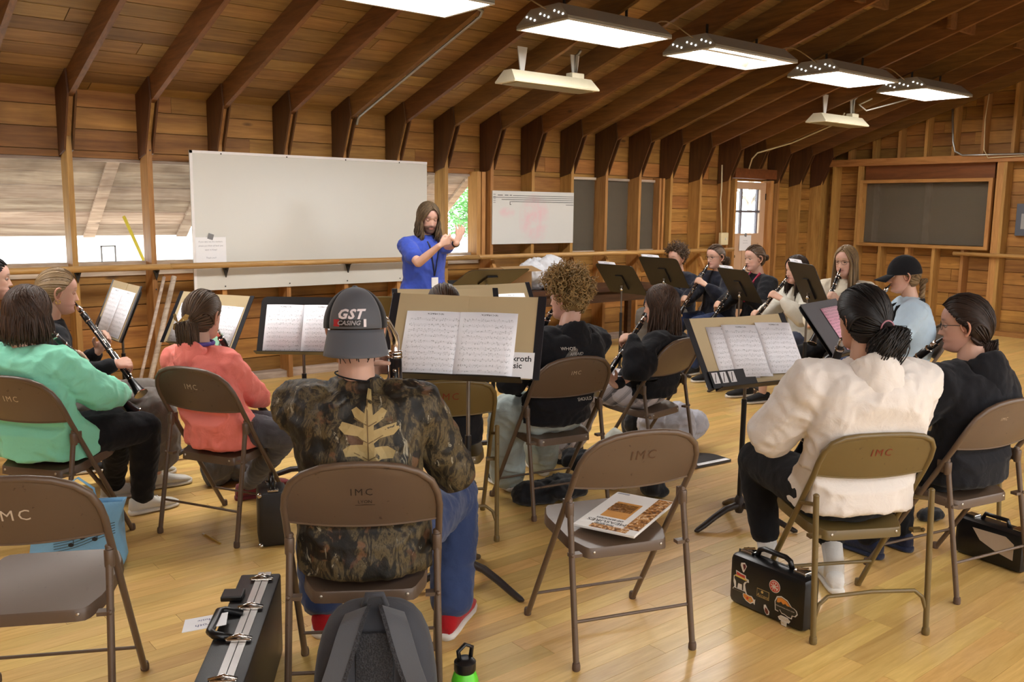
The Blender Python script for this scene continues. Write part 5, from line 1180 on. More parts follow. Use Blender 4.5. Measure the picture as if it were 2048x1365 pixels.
        if top.get('hood'):
            hk = top['hood']; m = MB(); rings = []; sec = [(-.012, .012), (.0, .040), (.026, .050), (.052, .030), (.070, -.010), (.080, -.060), (.070, -.092), (.050, -.086), (.036, -.046), (.012, -.014)]
            for t in np.linspace(-.55, PI+.55, 26):
                sn_ = max(0, math.sin(t)); w = .40+.60*sn_**1.3; R = .050+.012*sn_; c = nb+Vector((R*1.22*math.cos(t), -R*math.sin(t)-.012, .006-.018*(1-sn_))); r_ = Vector((math.cos(t), -math.sin(t), 0)); k = hk*w
                rings.append([B @ (c+r_*(p[0]*k)+Vector((0, 0, p[1]*k*(1.0+.25*sn_)))) for p in sec])
            m.loft(rings); mm2 = eval_mods(m, [('SUBSURF', dict(levels=2, render_levels=2))], 'hood'); wrinkle(mm2, .006, (16, 16, 16), seed*1.3); put(mm2, 'hood', top['mat'], P.top)
        if not short and top.get('cuffs', True):
            for sd in (-1, 1):
                E, W = els[sd], wrs[sd]; d = (W-E).normalized(); c = E.lerp(W, top.get('cuff', .93)); mc = MB(); mc.tube([inv @ (c-d*.028), inv @ (c-d*.01), inv @ (c+d*.022)], [.036*s, .037*s, .030*s], 14); mc.build('cuff', top['mat'], P.top, True)
    # ---- shoes and socks
    if shoes:
        for sd in (-1, 1):
            q = an[sd]; dv = fw if not shoe_dir else Vector(shoe_dir[sd]); loc = Vector((q.x-x, q.y-y, 0)); shoe(e, loc, dv, shoes['mat'], shoes['sole'], 'shoe', shoes.get('L', .26)*s**.5, shoes.get('high'), shoes.get('lace'))
            if sock: mc = MB(); mc.tube([inv @ (q-UP*.03), inv @ (q+UP*.02), inv @ (q+(kn[sd]-q).normalized()*sock[1])], [.040*s, .039*s, .043*s], 12); mc.build('sock', sock[0], e, True)
    # ---- hair
    if hair:
        hk = dict(hair); mat = hk.pop('mat'); dn = H.to_3x3().inverted() @ Vector((0, 0, -1)); mb = make_hair(rg=rg, down=dn, **hk); mb.v = [tuple(inv @ (H @ Vector(p))) for p in mb.v]; P.hair = mb.build('hair', mat, e, True)
    P.an, P.kn = an, kn; return P
def head_dir_off(h): return h
def playing(end, label, scale=1.0, up=.27, lo=.50, front_bias=(0, 0, .35)):
    """hand mode: clarinet from the mouth towards `end` (a world point or callable), both hands on it"""
    def f(P):
        en = end(P) if callable(end) else Vector(end); d = (en-P.mouth).normalized(); fr = (P.fw+Vector(front_bias)); fr = (fr-d*fr.dot(d)).normalized(); st = P.mouth-d*.018
        clarinet(st, d, label, fr, scale); P.cl = (st, d)
        return {-1: ('grip', st+d*up*scale, d, fr, -P.rt), 1: ('grip', st+d*lo*scale, d, fr, P.rt)}
    return f
def glasses(P, mat, round_=False, w=.021, h=.016):
    e = P.e; g = MB(); H = P.H
    for s in (-1, 1):
        c = Vector((s*.0315, .086, .001)); pts = []
        for t in np.linspace(0, 2*PI, 16):
            cx, sz = math.cos(t), math.sin(t); pts.append(c+Vector((math.copysign(abs(cx)**.7, cx)*w, -.006*abs(cx)*(s*cx > 0), math.copysign(abs(sz)**.7, sz)*h)))
        g.tube(pts, .0013, 5); g.tube([c+Vector((s*w, -.006, .004)), Vector((s*.073, .03, .006)), Vector((s*.079, -.012, .002))], .0014, 5)
    g.tube([(-.011, .087, .003), (0, .090, .006), (.011, .087, .003)], .0013, 5); g.v = [tuple(P.inv @ (H @ Vector(p))) for p in g.v]; return g.build('glasses', mat, e, True)
def world_bvh(o):
    """search tree of an object's mesh in its parent's space"""
    return BVHTree.FromPolygons([v.co for v in o.data.vertices], [tuple(p.vertices) for p in o.data.polygons])
# ------------------------------------------------------------------ people
def base_from_head(headpx, heading, f=.03):
    h = at_d(*headpx); a = math.radians(heading); return (h.x-math.cos(a)*f, h.y-math.sin(a)*f, heading)
BLACKC = cloth('black_knit', srgb(27, 27, 31), .95, .25, sheen=.08); BLACKP = cloth('black_trouser', srgb(24, 24, 27), .9, .2, sheen=.05)
MINT = cloth('mint_fleece', srgb(142, 224, 192), .92, .10); CORAL = cloth('coral_shell', srgb(255, 138, 126), .62, .10, fold=.45, sheen=.05); GREYP = cloth('grey_trouser', srgb(112, 106, 100), .95, .15)
GREYL = cloth('grey_legging', srgb(84, 84, 90), .9, .2); CREAMF = cloth('cream_fleece', srgb(222, 214, 206), .95, .06); LJEAN = cloth('light_denim', srgb(170, 180, 176), .9, .14); BJEAN = cloth('blue_denim', srgb(52, 66, 102), .9, .25)
BLUET = cloth('blue_cotton', srgb(58, 80, 176), .9, .10); SKYT = cloth('pale_blue_cotton', srgb(182, 204, 222), .92, .06); OATF = cloth('oat_fleece', srgb(206, 202, 190), .95, .08); CREAMK = cloth('cream_knit', srgb(214, 204, 184), .95, .08); NAVYF = cloth('navy_fleece', srgb(26, 28, 40), .95, .2)
WHITES = plain('white_rubber', srgb(214, 208, 198), .6, var=.1); WSHOE = cloth('white_shoe', srgb(206, 202, 192), .7, .1); MAROON = cloth('maroon_suede', srgb(110, 44, 46), .9, .2); REDC = cloth('red_canvas', srgb(168, 24, 30), .9, .15); BSHOE = cloth('black_canvas', srgb(26, 26, 28), .85, .2); NAVYS = cloth('navy_shoe', srgb(30, 36, 60), .6, .2); SOCKW = cloth('white_sock', srgb(216, 212, 206), .95, .08, weave=200)
t = NT('plaid_flannel'); p = t.obj(); sp = t.n('SeparateXYZ', i_0=p)
u_ = t.math('ADD', t.math('MULTIPLY', sp.outputs[0], .55), t.math('ADD', t.math('MULTIPLY', sp.outputs[1], .83), t.math('MULTIPLY', sp.outputs[2], .25))); v_ = t.math('ADD', t.math('MULTIPLY', sp.outputs[0], -.80), t.math('ADD', t.math('MULTIPLY', sp.outputs[1], .45), t.math('MULTIPLY', sp.outputs[2], .75)))
def _st(c, per, w): return t.math('LESS_THAN', t.math('FRACT', t.math('DIVIDE', c, per)), w)
k = t.math('ADD', t.math('MULTIPLY', _st(u_, .075, .30), .40), t.math('ADD', t.math('MULTIPLY', _st(v_, .075, .30), .40), t.math('ADD', t.math('MULTIPLY', _st(t.math('ADD', u_, .05), .075, .08), .25), t.math('MULTIPLY', _st(t.math('ADD', v_, .05), .075, .08), .25))))
t.base(t.mix(k, srgb(196, 188, 190), srgb(28, 28, 36)), .95); PLAID = t.m
# printed camouflage: bark streaks, dark gaps, leaves
t = NT('camouflage_print'); p = t.obj(); a1 = t.noise(t.n('Mapping', i_Vector=p, i_Scale=(16, 16, 5)).outputs[0], 1.3, 6, .7, 1.5); b1 = t.n('TexVoronoi', i_Vector=t.n('Mapping', i_Vector=p, i_Scale=(15, 15, 12)).outputs[0], i_Scale=1.0); b2 = t.noise(p, 5.5, 4, .6, .8); b3 = t.noise(t.n('Mapping', i_Vector=p, i_Scale=(60, 60, 14)).outputs[0], 1, 4, .75, 2.0)
c = t.ramp(a1, [(.32, srgb(18, 15, 10)), (.44, srgb(44, 36, 24)), (.52, srgb(96, 82, 54)), (.60, srgb(52, 42, 28)), (.74, srgb(128, 116, 86))])
leaf = t.math('MULTIPLY', t.ramp(b1.outputs['Distance'], [(.36, (1, 1, 1)), (.41, (0, 0, 0))]), t.ramp(b2, [(.50, (0, 0, 0)), (.53, (1, 1, 1))]))
c = t.mix(t.math('MULTIPLY', leaf, .9), c, t.mix(b1.outputs['Color'], srgb(74, 46, 30), srgb(112, 80, 52)))
c = t.mix(t.ramp(t.noise(t.n('Mapping', i_Vector=p, i_Scale=(7, 7, 5)).outputs[0], 1.0, 4, .6, 1.2), [(.52, (0, 0, 0)), (.56, (.92, .92, .92))]), c, srgb(17, 14, 10))
c = t.mix(t.ramp(b3, [(.60, (0, 0, 0)), (.66, (.9, .9, .9))]), c, srgb(24, 19, 13)); c = t.mix(t.ramp(t.noise(t.n('Mapping', i_Vector=p, i_Scale=(12, 12, 5), i_Rotation=(.3, .2, 0)).outputs[0], 1.0, 5, .7, 1.4), [(.62, (0, 0, 0)), (.66, (.85, .85, .85))]), c, srgb(164, 156, 134))
t.base(c, .62, 0, .4); t.bump(t.noise(p, 14, 4), .4, .02); CAMO = t.m
H_BROWN = hair_mat('hair_brown', srgb(38, 25, 18), srgb(88, 64, 48)); H_DARK = hair_mat('hair_dark', srgb(12, 10, 10), srgb(38, 32, 30)); H_ASH = hair_mat('hair_ash_blonde', srgb(88, 68, 46), srgb(164, 136, 98)); H_DBROWN = hair_mat('hair_dark_brown', srgb(26, 18, 14), srgb(64, 46, 36)); H_CURL = hair_mat('hair_curly_blond', srgb(88, 66, 34), srgb(190, 154, 98)); H_MID = hair_mat('hair_mid_brown', srgb(50, 36, 26), srgb(104, 80, 58)); H_OMB = hair_mat('hair_ombre', srgb(46, 34, 26), srgb(120, 98, 70))

# girl in the mint green sweatshirt
hp = (58, 628, 4.64)
P = person('person', CH['teal'], 0, hp, 'girl in mint green sweatshirt and black trousers with chin length brown hair', head=-6, pitch=-4, s=.95, sw=1.06, skin=FAIR, hair=dict(style='down', n=520, length=.115, mat=H_BROWN, part=.01, r=.004, vol=1.06), hair_col=srgb(70, 48, 34),
    top=dict(mat=MINT, ease=1.24, sleeve_r=1.25, hem=-.075, hipw=1.06, amp=.010, cuff=.9), bottom=dict(mat=BLACKP, w=1.12), shoes=dict(mat=WSHOE, sole=WHITES, lace=SOCKW), hand_mode=playing(lambda P: P.mouth+P.fw*.40-Vector((0, 0, .47))+P.rt*.14, 'clarinet of the girl in the mint green sweatshirt'),
    knees={1: at_z(292, 852, .50), -1: at_z(238, 845, .52)}, ankles={1: at_z(285, 995, .085), -1: at_z(228, 968, .085)}, seed=2, slump=.05, shoe_dir={1: Vector((.9, .1, 0)), -1: Vector((.85, -.1, 0))})
m = MB(); B = P.B; m.tube([P.inv @ (B @ Vector(q)) for q in ((-.10, -.115, .93), (-.165, -.135, .87), (-.205, -.10, .77), (-.21, -.04, .67))], .009, 6, True, 2.2); m.build('bag_strap', BLACKP, P.e, True)
# girl with hoop earring
hp = (118, 584, 5.32); bs = base_from_head(hp, -4, .05)
P = person('person', bs, 0, hp, 'girl in black sweater and grey trousers with hair pulled back and hoop earring', head=-4, pitch=-7, s=1.0, skin=(.58, .34, .25), hair=dict(style='back', n=560, gather=(0, -.96, -.05), tail=.30, spread=.028, mat=H_ASH, r=.0032), hair_col=srgb(120, 94, 66),
    face=dict(closed=True), top=dict(mat=BLACKC, ease=1.08, hem=-.04), bottom=dict(mat=GREYP, w=1.35, flare=1.9, amp=.010, end=.24), shoes=dict(mat=WSHOE, sole=WHITES), hand_mode=playing(lambda P: at_d(268, 769, 4.98), 'clarinet of the girl with the hoop earring', .98), sock=(SOCKW, .12),
    knees={1: at_z(312, 812, .52), -1: at_z(300, 790, .52)}, ankles={1: at_z(312, 948, .085), -1: at_z(285, 930, .085)}, seed=3, shoe_dir={1: Vector((1, -.05, 0)), -1: Vector((1, .1, 0))})
chair(*bs, 'brown folding chair under the girl with the hoop earring', 'A', None)
m = MB(); c = P.H @ Vector((.078, -.008, -.048)); hx = (P.H.to_3x3() @ Vector((0, 1, 0))).normalized(); hz = Vector((0, 0, 1)); m.tube([P.inv @ (c+hx*.011*math.cos(t)+hz*.011*math.sin(t)) for t in np.linspace(0, 2*PI, 17)], .0022, 6); m.build('hoop_earring', plain('gold', srgb(212, 170, 90), .2, 1.0), P.e, True)
# girl at the edge of the frame
hp = (-14, 558, 5.95); bs = base_from_head(hp, -8, .05)
P = person('person', bs, 0, hp, 'player with dark hair pulled back sitting beyond the girl in mint green', head=0, pitch=-3, s=1.0, skin=FAIR, hair=dict(style='back', n=260, gather=(0, -.9, .1), tail=.2, mat=H_DARK), hair_col=srgb(40, 30, 26), top=dict(mat=BLACKC), bottom=dict(mat=BLACKP), shoes=dict(mat=BSHOE, sole=WHITES), hand_mode=playing(lambda P: P.mouth+P.fw*.30-Vector((0, 0, .58)), 'clarinet of the player beyond the mint sweatshirt'), voxel=.008, seed=4)
chair(*bs, 'brown folding chair under the player beyond the girl in mint green', 'A', None)
# girl in the coral jacket
hp = (408, 632, 4.64)
P = person('person', CH['coral'], 0, hp, 'girl in coral jacket with low ponytail and butterfly clip', head=4, pitch=-6, s=.90, sw=.98, skin=(.58, .35, .26), hair=dict(style='back', n=620, gather=(.05, -.93, -.36), tail=.24, spread=.034, mat=H_MID, r=.0033, vol=1.03), hair_col=srgb(70, 50, 36),
    top=dict(mat=CORAL, ease=1.14, sleeve_r=1.15, hood=.9, hem=-.085, hipw=1.04, amp=.009, name='jacket', cuff=.9), bottom=dict(mat=GREYL, w=1.0), shoes=dict(mat=MAROON, sole=MAROON), hand_mode=playing(lambda P: at_d(532, 832, 4.95), 'clarinet of the girl in the coral jacket', .96), knees={1: at_z(575, 870, .50), -1: at_z(560, 850, .5)}, ankles={1: at_z(496, 968, .085), -1: at_z(520, 955, .085)}, seed=5, slump=.045, shoe_dir={1: Vector((.95, -.1, 0)), -1: Vector((.95, 0, 0))})
H = P.H; Gp = hpt(Vector((.05, -.93, -.36)), 1.05)+Vector((-.01, -.035, -.005)); cl = MB()
for s in (-1, 1):
    for up in (1, -1):
        cl.prism([(0, 0), (s*.034, up*.040), (s*.052, up*.036), (s*.044, up*.012), (s*.014, up*.002)], .004, Matrix.Translation(Gp+Vector((-.022, -.012, .006))) @ Matrix.Rotation(s*.5, 4, 'Z') @ Matrix.Rotation(PI/2, 4, 'X'))
cl.tube([Gp+Vector((0, -.004, -.02)), Gp+Vector((0, -.004, .022))], .004, 6); cl.v = [tuple(P.inv @ (H @ Vector(q))) for q in cl.v]; cl.build('butterfly_clip', plain('gold_clip', srgb(196, 172, 110), .25, .8), P.e)
m = MB(); m.tube([P.inv @ (P.B @ (P.B.inverted() @ P.nb+Vector((.066*math.cos(t), .066*math.sin(t)-.0, .03)))) for t in np.linspace(0, 2*PI, 20)], .006, 6, True, 1.8); m.build('lanyard', plain('purple_ribbon', srgb(88, 70, 150), .6), P.e, True)
# boy in camouflage
hp = (711, 657, 2.90)
def camo_hands(P):
    c0 = at_d(789, 705, 3.14); return {1: ('grip', c0-Vector((0, 0, .22)), Vector((.02, .015, -1)), P.fw, P.rt, .013), -1: ('grip', c0-Vector((0, 0, .05)), Vector((.02, .015, -1)), P.fw, -P.rt, .013)}
P = person('person', CH['camo'], 0, hp, 'boy in camouflage shirt and jeans with a backward grey cap', head=4, pitch=-3, s=1.06, sw=1.09, skin=(.56, .33, .24), hair=dict(style='short', n=700, length=.05, mat=H_DBROWN, r=.003, zmax=-.12, vol=.97), hair_col=srgb(40, 28, 20),
    top=dict(mat=CAMO, ease=1.10, sleeve_r=1.10, hem=-.07, hipw=1.12, amp=.009, name='shirt', voxel=.009), bottom=dict(mat=BJEAN, w=1.15, flare=1.25, amp=.007, end=.12), shoes=dict(mat=REDC, sole=WHITES, L=.31), hand_mode=camo_hands, knees={1: at_z(912, 985, .50), -1: at_z(640, 1000, .50)}, ankles={1: at_z(890, 1284)+(at_z(950, 1195)-at_z(890, 1284)).normalized()*.075+Vector((0, 0, .085)), -1: at_z(640, 1279)+Vector((.04, .06, .085))}, shoe_dir={1: at_z(950, 1195)-at_z(890, 1284), -1: Vector((.5, .8, 0))}, seed=6, slump=.05, neck=1.02, elbow_out=.55)
H = P.H; CAPG = cloth('cap_grey', srgb(92, 94, 100), .8, .06, weave=600, fold=.05); CAPM = cloth('cap_mesh', srgb(30, 30, 33), .8, .3, weave=500, fold=.1)
cap = MB(); capm = MB(); nu, nv = 36, 12
def cap_pt(az, el):   # az 0 = face forward; cap is worn backward so its logo panel is at az 180
    z = math.sin(el); q = math.cos(el); k = 1.10+.02*math.cos(az); d = Vector((math.sin(az)*q, math.cos(az)*q, z)); back = max(0, -math.cos(az))
    return HC+Vector((d.x*HR.x*k*1.09, d.y*HR.y*k*1.06-.004*back, d.z*HR.z*(1.06+.06*back*q)+.006*back*q))
LOEL = -.06
for part, rng in ((cap, (PI*.70, PI*1.30)), (capm, (-PI*.70, PI*.70))):
    n = 20; g = []
    for i in range(nv+1):
        el = LOEL+(PI/2-LOEL)*i/nv
        for j in range(n+1): g.append(cap_pt(rng[0]+(rng[1]-rng[0])*j/n, el))
    part.add(g, [(i*(n+1)+j+1, i*(n+1)+j, (i+1)*(n+1)+j, (i+1)*(n+1)+j+1) for i in range(nv) for j in range(n)])
    part.v = [tuple(P.inv @ (H @ Vector(q))) for q in part.v]
c1 = cap.build('cap', CAPG, P.e, True); c2 = capm.build('mesh_panel', CAPM, c1, True)
for o in (c1, c2): md = o.modifiers.new('t', 'SOLIDIFY'); md.thickness = .003; md.offset = 1
br = MB(); g = []; nb_ = 20; nr_ = 7
for i in range(nr_+1):
    t = i/nr_
    for j in range(nb_+1):
        az = PI+(j/nb_-.5)*2.2; p0 = cap_pt(az, LOEL); q = (j/nb_-.5)*2; out = .102*(1-.34*q*q)*t; g.append(p0+Vector((math.sin(az)*out*.25, -out*.62, -out*.78-.024*q*q*t-.004)))
br.add(g, [(i*(nb_+1)+j, i*(nb_+1)+j+1, (i+1)*(nb_+1)+j+1, (i+1)*(nb_+1)+j) for i in range(nr_) for j in range(nb_)]); br.v = [tuple(P.inv @ (H @ Vector(q))) for q in br.v]
o = br.build('brim', CAPG, c1, True); md = o.modifiers.new('t', 'SOLIDIFY'); md.thickness = .004
m = MB(); m.ball(P.inv @ (H @ (cap_pt(PI, PI/2)+Vector((0, 0, .003)))), (.010, .010, .005), None, 10, 6); m.build('button', CAPG, c1, True)
bvh = world_bvh(c1); Mx = P.inv @ H
def cap_mat(x, z): return Mx @ Matrix(((1, 0, 0, x-.020), (0, 0, -1, -.3), (0, 1, 0, z), (0, 0, 0, 1))) 
Wt = plain('cap_white', srgb(226, 216, 220), .5); Rd = plain('cap_red', srgb(176, 30, 44), .5); Bk = plain('cap_black', srgb(20, 18, 20), .5)
def cdecal(nm, parts, x, z, mat, off): decal(nm, parts, bvh, cap_mat(x, z), mat, c1, off, .008)
cdecal('cap_lettering', [text_mesh('GST', .040, .35, .0016, spacing=1.15)], 0.002, .052, Wt, .0052)
rect = lambda x0, x1, y0, y1: ([(x0, y0), (x1, y0), (x1, y1), (x0, y1)], [(0, 1, 2, 3)])
cdecal('cap_badge', [rect(-.050, -.030, -.011, .011)], .0, .026, Rd, .0048); cdecal('cap_badge', [rect(-.030, .044, -.011, .011)], .0, .026, Bk, .0048); cdecal('cap_badge', [rect(.044, .052, -.012, .012)], .0, .026, Wt, .0052)
cdecal('cap_lettering', [text_mesh('CASING', .0195, .3, .0006)], -.002, .026, plain('cap_greyink', srgb(150, 146, 150), .5), .0056)
m = MB(); m.tube([P.inv @ (P.nb+Vector((.068*math.cos(t), .068*math.sin(t), .028+.012*math.sin(t-1)))) for t in np.linspace(0, 2*PI, 22)], .0026, 6); m.build('neck_cord', BLACKP, P.e, True)
# the big printed leaf on the back of the shirt
tb = world_bvh(P.top); rs_ = [(.004, .10), (.008, .06), (.010, .046), (.030, .062), (.042, .054), (.034, .036), (.012, .022), (.012, .010), (.040, .020), (.064, .026), (.072, .012), (.058, -.004), (.026, -.010), (.012, -.022), (.014, -.032), (.044, -.032), (.062, -.044), (.056, -.062), (.030, -.062), (.012, -.072), (0, -.094)]; lf = rs_+[(-x*.95, y*.97+.006) for x, y in rs_[::-1][1:]]
Mb = P.inv @ P.B @ Matrix(((1.3, 0, 0, .022), (0, 0, -1, -.6), (0, 1.2, 0, .925), (0, 0, 0, 1)))
decal('leaf_print', [(lf, [tuple(range(len(lf)))])], tb, Mb, plain('leaf_tan', srgb(160, 138, 90), .7, var=.15, scale=60), P.top, .002, .02)
decal('leaf_print', [([(-.0016, -.083), (.0016, -.083), (-.003, .09), (-.006, .09)], [(0, 1, 2, 3)])]+[([(0, y), (.001, y-.003), (s*.034, y+.016), (s*.033, y+.018)], [(0, 1, 2, 3)]) for s in (-1, 1) for y in (-.062, -.02, .022)], tb, Mb, plain('leaf_vein', srgb(104, 82, 46), .7), P.top, .0028, .02)
# bass clarinet held by the boy in camouflage
bc = empty('bass_clarinet', (0, 0, 0), None, 'bass clarinet with curved silver neck held by the boy in camouflage', 'clarinet'); c0 = at_d(789, 705, 3.14); k0 = at_d(765, 648, 3.06); ax = Vector((.02, .015, -1)).normalized()
m = MB(); m.tube([c0, c0+ax*.30], [.0255, .0255], 14); m.build('upper_joint', EBONY, bc, True); m = MB(); m.tube([c0+ax*.30, c0+ax*.62], [.027, .027], 14); m.build('lower_joint', EBONY, bc, True)
mo = P.mouth; m = MB(); m.tube(spline([c0+Vector((0, 0, -.01)), c0+Vector((0, 0, .05)), c0.lerp(k0, .6)+Vector((0, 0, .045)), k0+Vector((0, 0, .012)), k0.lerp(mo, .35)+Vector((0, 0, .008)), k0.lerp(mo, .6)], 22), [.016]*6+[.0125]*16, 12); m.build('neck', SILVER, bc, True)
m = MB(); m.tube([k0.lerp(mo, .55), mo], [.013, .006], 10); m.build('mouthpiece', EBONY, bc, True)
for z in (.0, .012, .30): m = MB(); m.tube([c0+ax*(z-.006), c0+ax*(z+.006)], [.0285, .0285], 14); m.build('ring', SILVER, bc, True)
for k, (dx, a, b) in enumerate(((-.018, .03, .28), (.014, .05, .29), (-.004, .08, .22), (.020, .32, .58), (-.012, .33, .6))):
    o = P.rt*dx-P.fw*.027; m = MB(); m.tube([c0+o+ax*a, c0+o+ax*b], .0034, 6); m.build('key_rod', SILVER, bc, True)
for k in range(12):
    o = P.rt*(.022*math.sin(k*2.1))-P.fw*.030; m = MB(); m.ball(c0+o+ax*(.06+.042*k), (.008, .008, .008), None, 8, 6); m.build('key', SILVER, bc, True)
fl = c0+ax*.62; m = MB(); m.tube(spline([fl, fl-Vector((0, 0, .07)), fl+P.fw*.05-Vector((0, 0, .10)), fl+P.fw*.10-Vector((0, 0, .06)), fl+P.fw*.13+Vector((0, 0, .03))], 16), list(np.linspace(.026, .05, 16)), 14); m.build('bell', SILVER, bc, True); m = MB(); m.tube([fl-Vector((0, 0, .08)), Vector((fl.x, fl.y, .0))], .005, 8); m.build('floor_peg', SILVER, bc, True)
# long haired head behind the folder
hp = (887, 618, 4.40)
P = person('person', CH['pony'], 0, hp, 'brown haired player in black sitting behind the tan folder', head=0, pitch=-5, s=.98, skin=FAIR, hair=dict(style='back', n=420, gather=(0, -.95, -.35), tail=.25, mat=H_BROWN), hair_col=srgb(60, 42, 30), top=dict(mat=BLACKC, ease=1.15), bottom=dict(mat=BLACKP), shoes=dict(mat=BSHOE, sole=WHITES), hand_mode=playing(lambda P: P.mouth+P.fw*.34-Vector((0, 0, .54)), 'clarinet of the brown haired player in black'), voxel=.008, seed=7)
# curly haired boy
hp = (1132, 596, 4.80)
P = person('person', CH['curly'], 0, hp, 'boy with curly blond hair in black hoodie and light jeans', head=26, pitch=-4, s=1.0, sw=1.08, skin=(.60, .36, .27), hair=dict(style='curly', n=1500, mat=H_CURL, r=.0030, vol=1.12), hair_col=srgb(120, 94, 56), top=dict(mat=BLACKC, ease=1.18, hood=1.0, hem=-.05, sleeve_r=1.15, name='hoodie', amp=.008), bottom=dict(mat=LJEAN, w=1.28, flare=1.5, amp=.009), shoes=dict(mat=BSHOE, sole=WHITES, L=.28, high=True), hand_mode=playing(lambda P: P.mouth+P.fw*.30-P.rt*.12-Vector((0, 0, .56)), 'clarinet of the curly haired boy'), knees={-1: at_z(1010, 822, .52), 1: at_z(1085, 815, .51)}, ankles={-1: at_z(1015, 950, .085), 1: at_z(1082, 920, .085)}, seed=8, slump=.05, sock=(BLACKP, .09), shoe_dir={-1: Vector((.2, 1, 0)), 1: Vector((.35, .9, 0))})
tb = world_bvh(P.top); PRW = plain('print_cream', srgb(206, 200, 190), .7); Mb = lambda x, z: P.inv @ P.B @ Matrix(((1, 0, 0, x), (0, 0, -1, -.7), (0, 1, 0, z), (0, 0, 0, 1)))
for s_, x_, z_ in (("WHO'S", -.05, .895), ('AFRAID', .0, .865), ('SHOULD', .12, .60)): decal('hoodie_print', [text_mesh(s_, .024)], tb, Mb(x_, z_), PRW, P.top, .003, .03)
decal('hoodie_print', [([(-.05, -.06), (.0, -.055), (.03, -.02), (.035, .03), (.01, .045), (-.02, .02), (-.045, -.02)], [tuple(range(7))])], tb, Mb(-.03, .86), plain('print_smoke', srgb(104, 98, 92), .8, var=.4, scale=14), P.top, .002, .02)
# girl in plaid trousers
hp = (1320, 612, 5.50)
P = person('person', (CH['glass'][0], CH['glass'][1], 108), 0, hp, 'girl with long dark hair and glasses in black sweater and plaid trousers', chair_at=CH['glass'], head=14, pitch=-3, s=.96, sw=1.02, skin=(.58, .34, .25), hair=dict(style='down', n=620, length=.31, mat=H_BROWN, part=.0, r=.0038, wave=.018, vol=1.04), hair_col=srgb(44, 32, 26), top=dict(mat=BLACKC, ease=1.2, sleeve_r=1.2, hem=-.03), bottom=dict(mat=PLAID, w=1.22, flare=1.3), shoes=dict(mat=BSHOE, sole=BSHOE), hand_mode=playing(lambda P: at_d(1205, 766, 5.12), 'clarinet of the girl in plaid trousers', 1.0), knees={-1: (3.80, 3.92, .52), 1: (4.0, 4.04, .52)}, ankles={-1: (3.78, 4.12, .085), 1: (4.0, 4.22, .085)}, seed=9, slump=.03)
glasses(P, plain('pale_frame', srgb(206, 180, 160), .4))
# person in the white hoodie
hp = (1722, 640, 3.68)
P = person('person', CH['white'], 0, hp, 'person with black ponytail in white hoodie and black leggings', head=10, pitch=-5, s=1.06, sw=1.20, skin=TAN, hair=dict(style='back', n=700, gather=(.12, -.93, -.32), tail=.22, spread=.040, mat=H_DARK, r=.0036, wave=.016, vol=1.10), hair_col=srgb(20, 18, 18), top=dict(mat=CREAMF, ease=1.22, sleeve_r=1.25, hood=1.25, hem=-.05, hipw=1.04, amp=.010, name='hoodie'), bottom=dict(mat=BLACKP, w=1.14, amp=.003, end=.20), shoes=dict(mat=SOCKW, sole=WHITES, L=.26), hand_mode=playing(lambda P: P.mouth+P.fw*.30-Vector((0, 0, .58)), 'clarinet of the person in the white hoodie'), knees={-1: at_z(1512, 918, .52), 1: at_z(1645, 905, .52)}, ankles={-1: at_z(1537, 1120, .085), 1: at_z(1668, 1140, .085)}, seed=10, slump=.05, sock=(SOCKW, .16), elbow_out=1.1, shoe_dir={-1: Vector((.4, .9, 0)), 1: Vector((.6, .6, 0))})
m = MB(); G = hpt(Vector((.12, -.93, -.32)), 1.10); m.tube([P.inv @ (P.H @ (G+Vector((.030*math.cos(t), -.012, .030*math.sin(t))))) for t in np.linspace(0, 2*PI, 18)], .0035, 6); m.build('hair_tie', plain('dusty_pink', srgb(176, 120, 130), .7), P.e, True)
# girl in the black hoodie with glasses
hp = (1926, 650, 4.30)
P = person('person', (CH['black'][0], CH['black'][1], 82), 0, hp, 'girl with dark hair, glasses and black hoodie turned in profile', chair_at=CH['black'], head=32, pitch=-6, s=1.03, sw=1.10, skin=(.56, .33, .24), hair=dict(style='back', n=620, gather=(0, -.74, -.84), tail=.10, spread=.026, mat=H_DBROWN, r=.0036, vol=1.08), hair_col=srgb(34, 24, 20), top=dict(mat=BLACKC, ease=1.2, sleeve_r=1.2, hood=1.35, hem=-.06, hipw=1.05, name='hoodie'), bottom=dict(mat=BLACKP, w=1.15), shoes=dict(mat=NAVYS, sole=NAVYS), hand_mode=playing(lambda P: P.mouth+P.fw*.46-P.rt*.02-Vector((0, 0, .42)), 'clarinet of the girl in the black hoodie'), ankles={-1: (3.90, 2.07, .085), 1: (4.10, 2.03, .085)}, knees={-1: (3.88, 2.12, .50), 1: (4.11, 2.08, .50)}, seed=11, slump=.05, elbow_out=.6)
glasses(P, BLACKM)
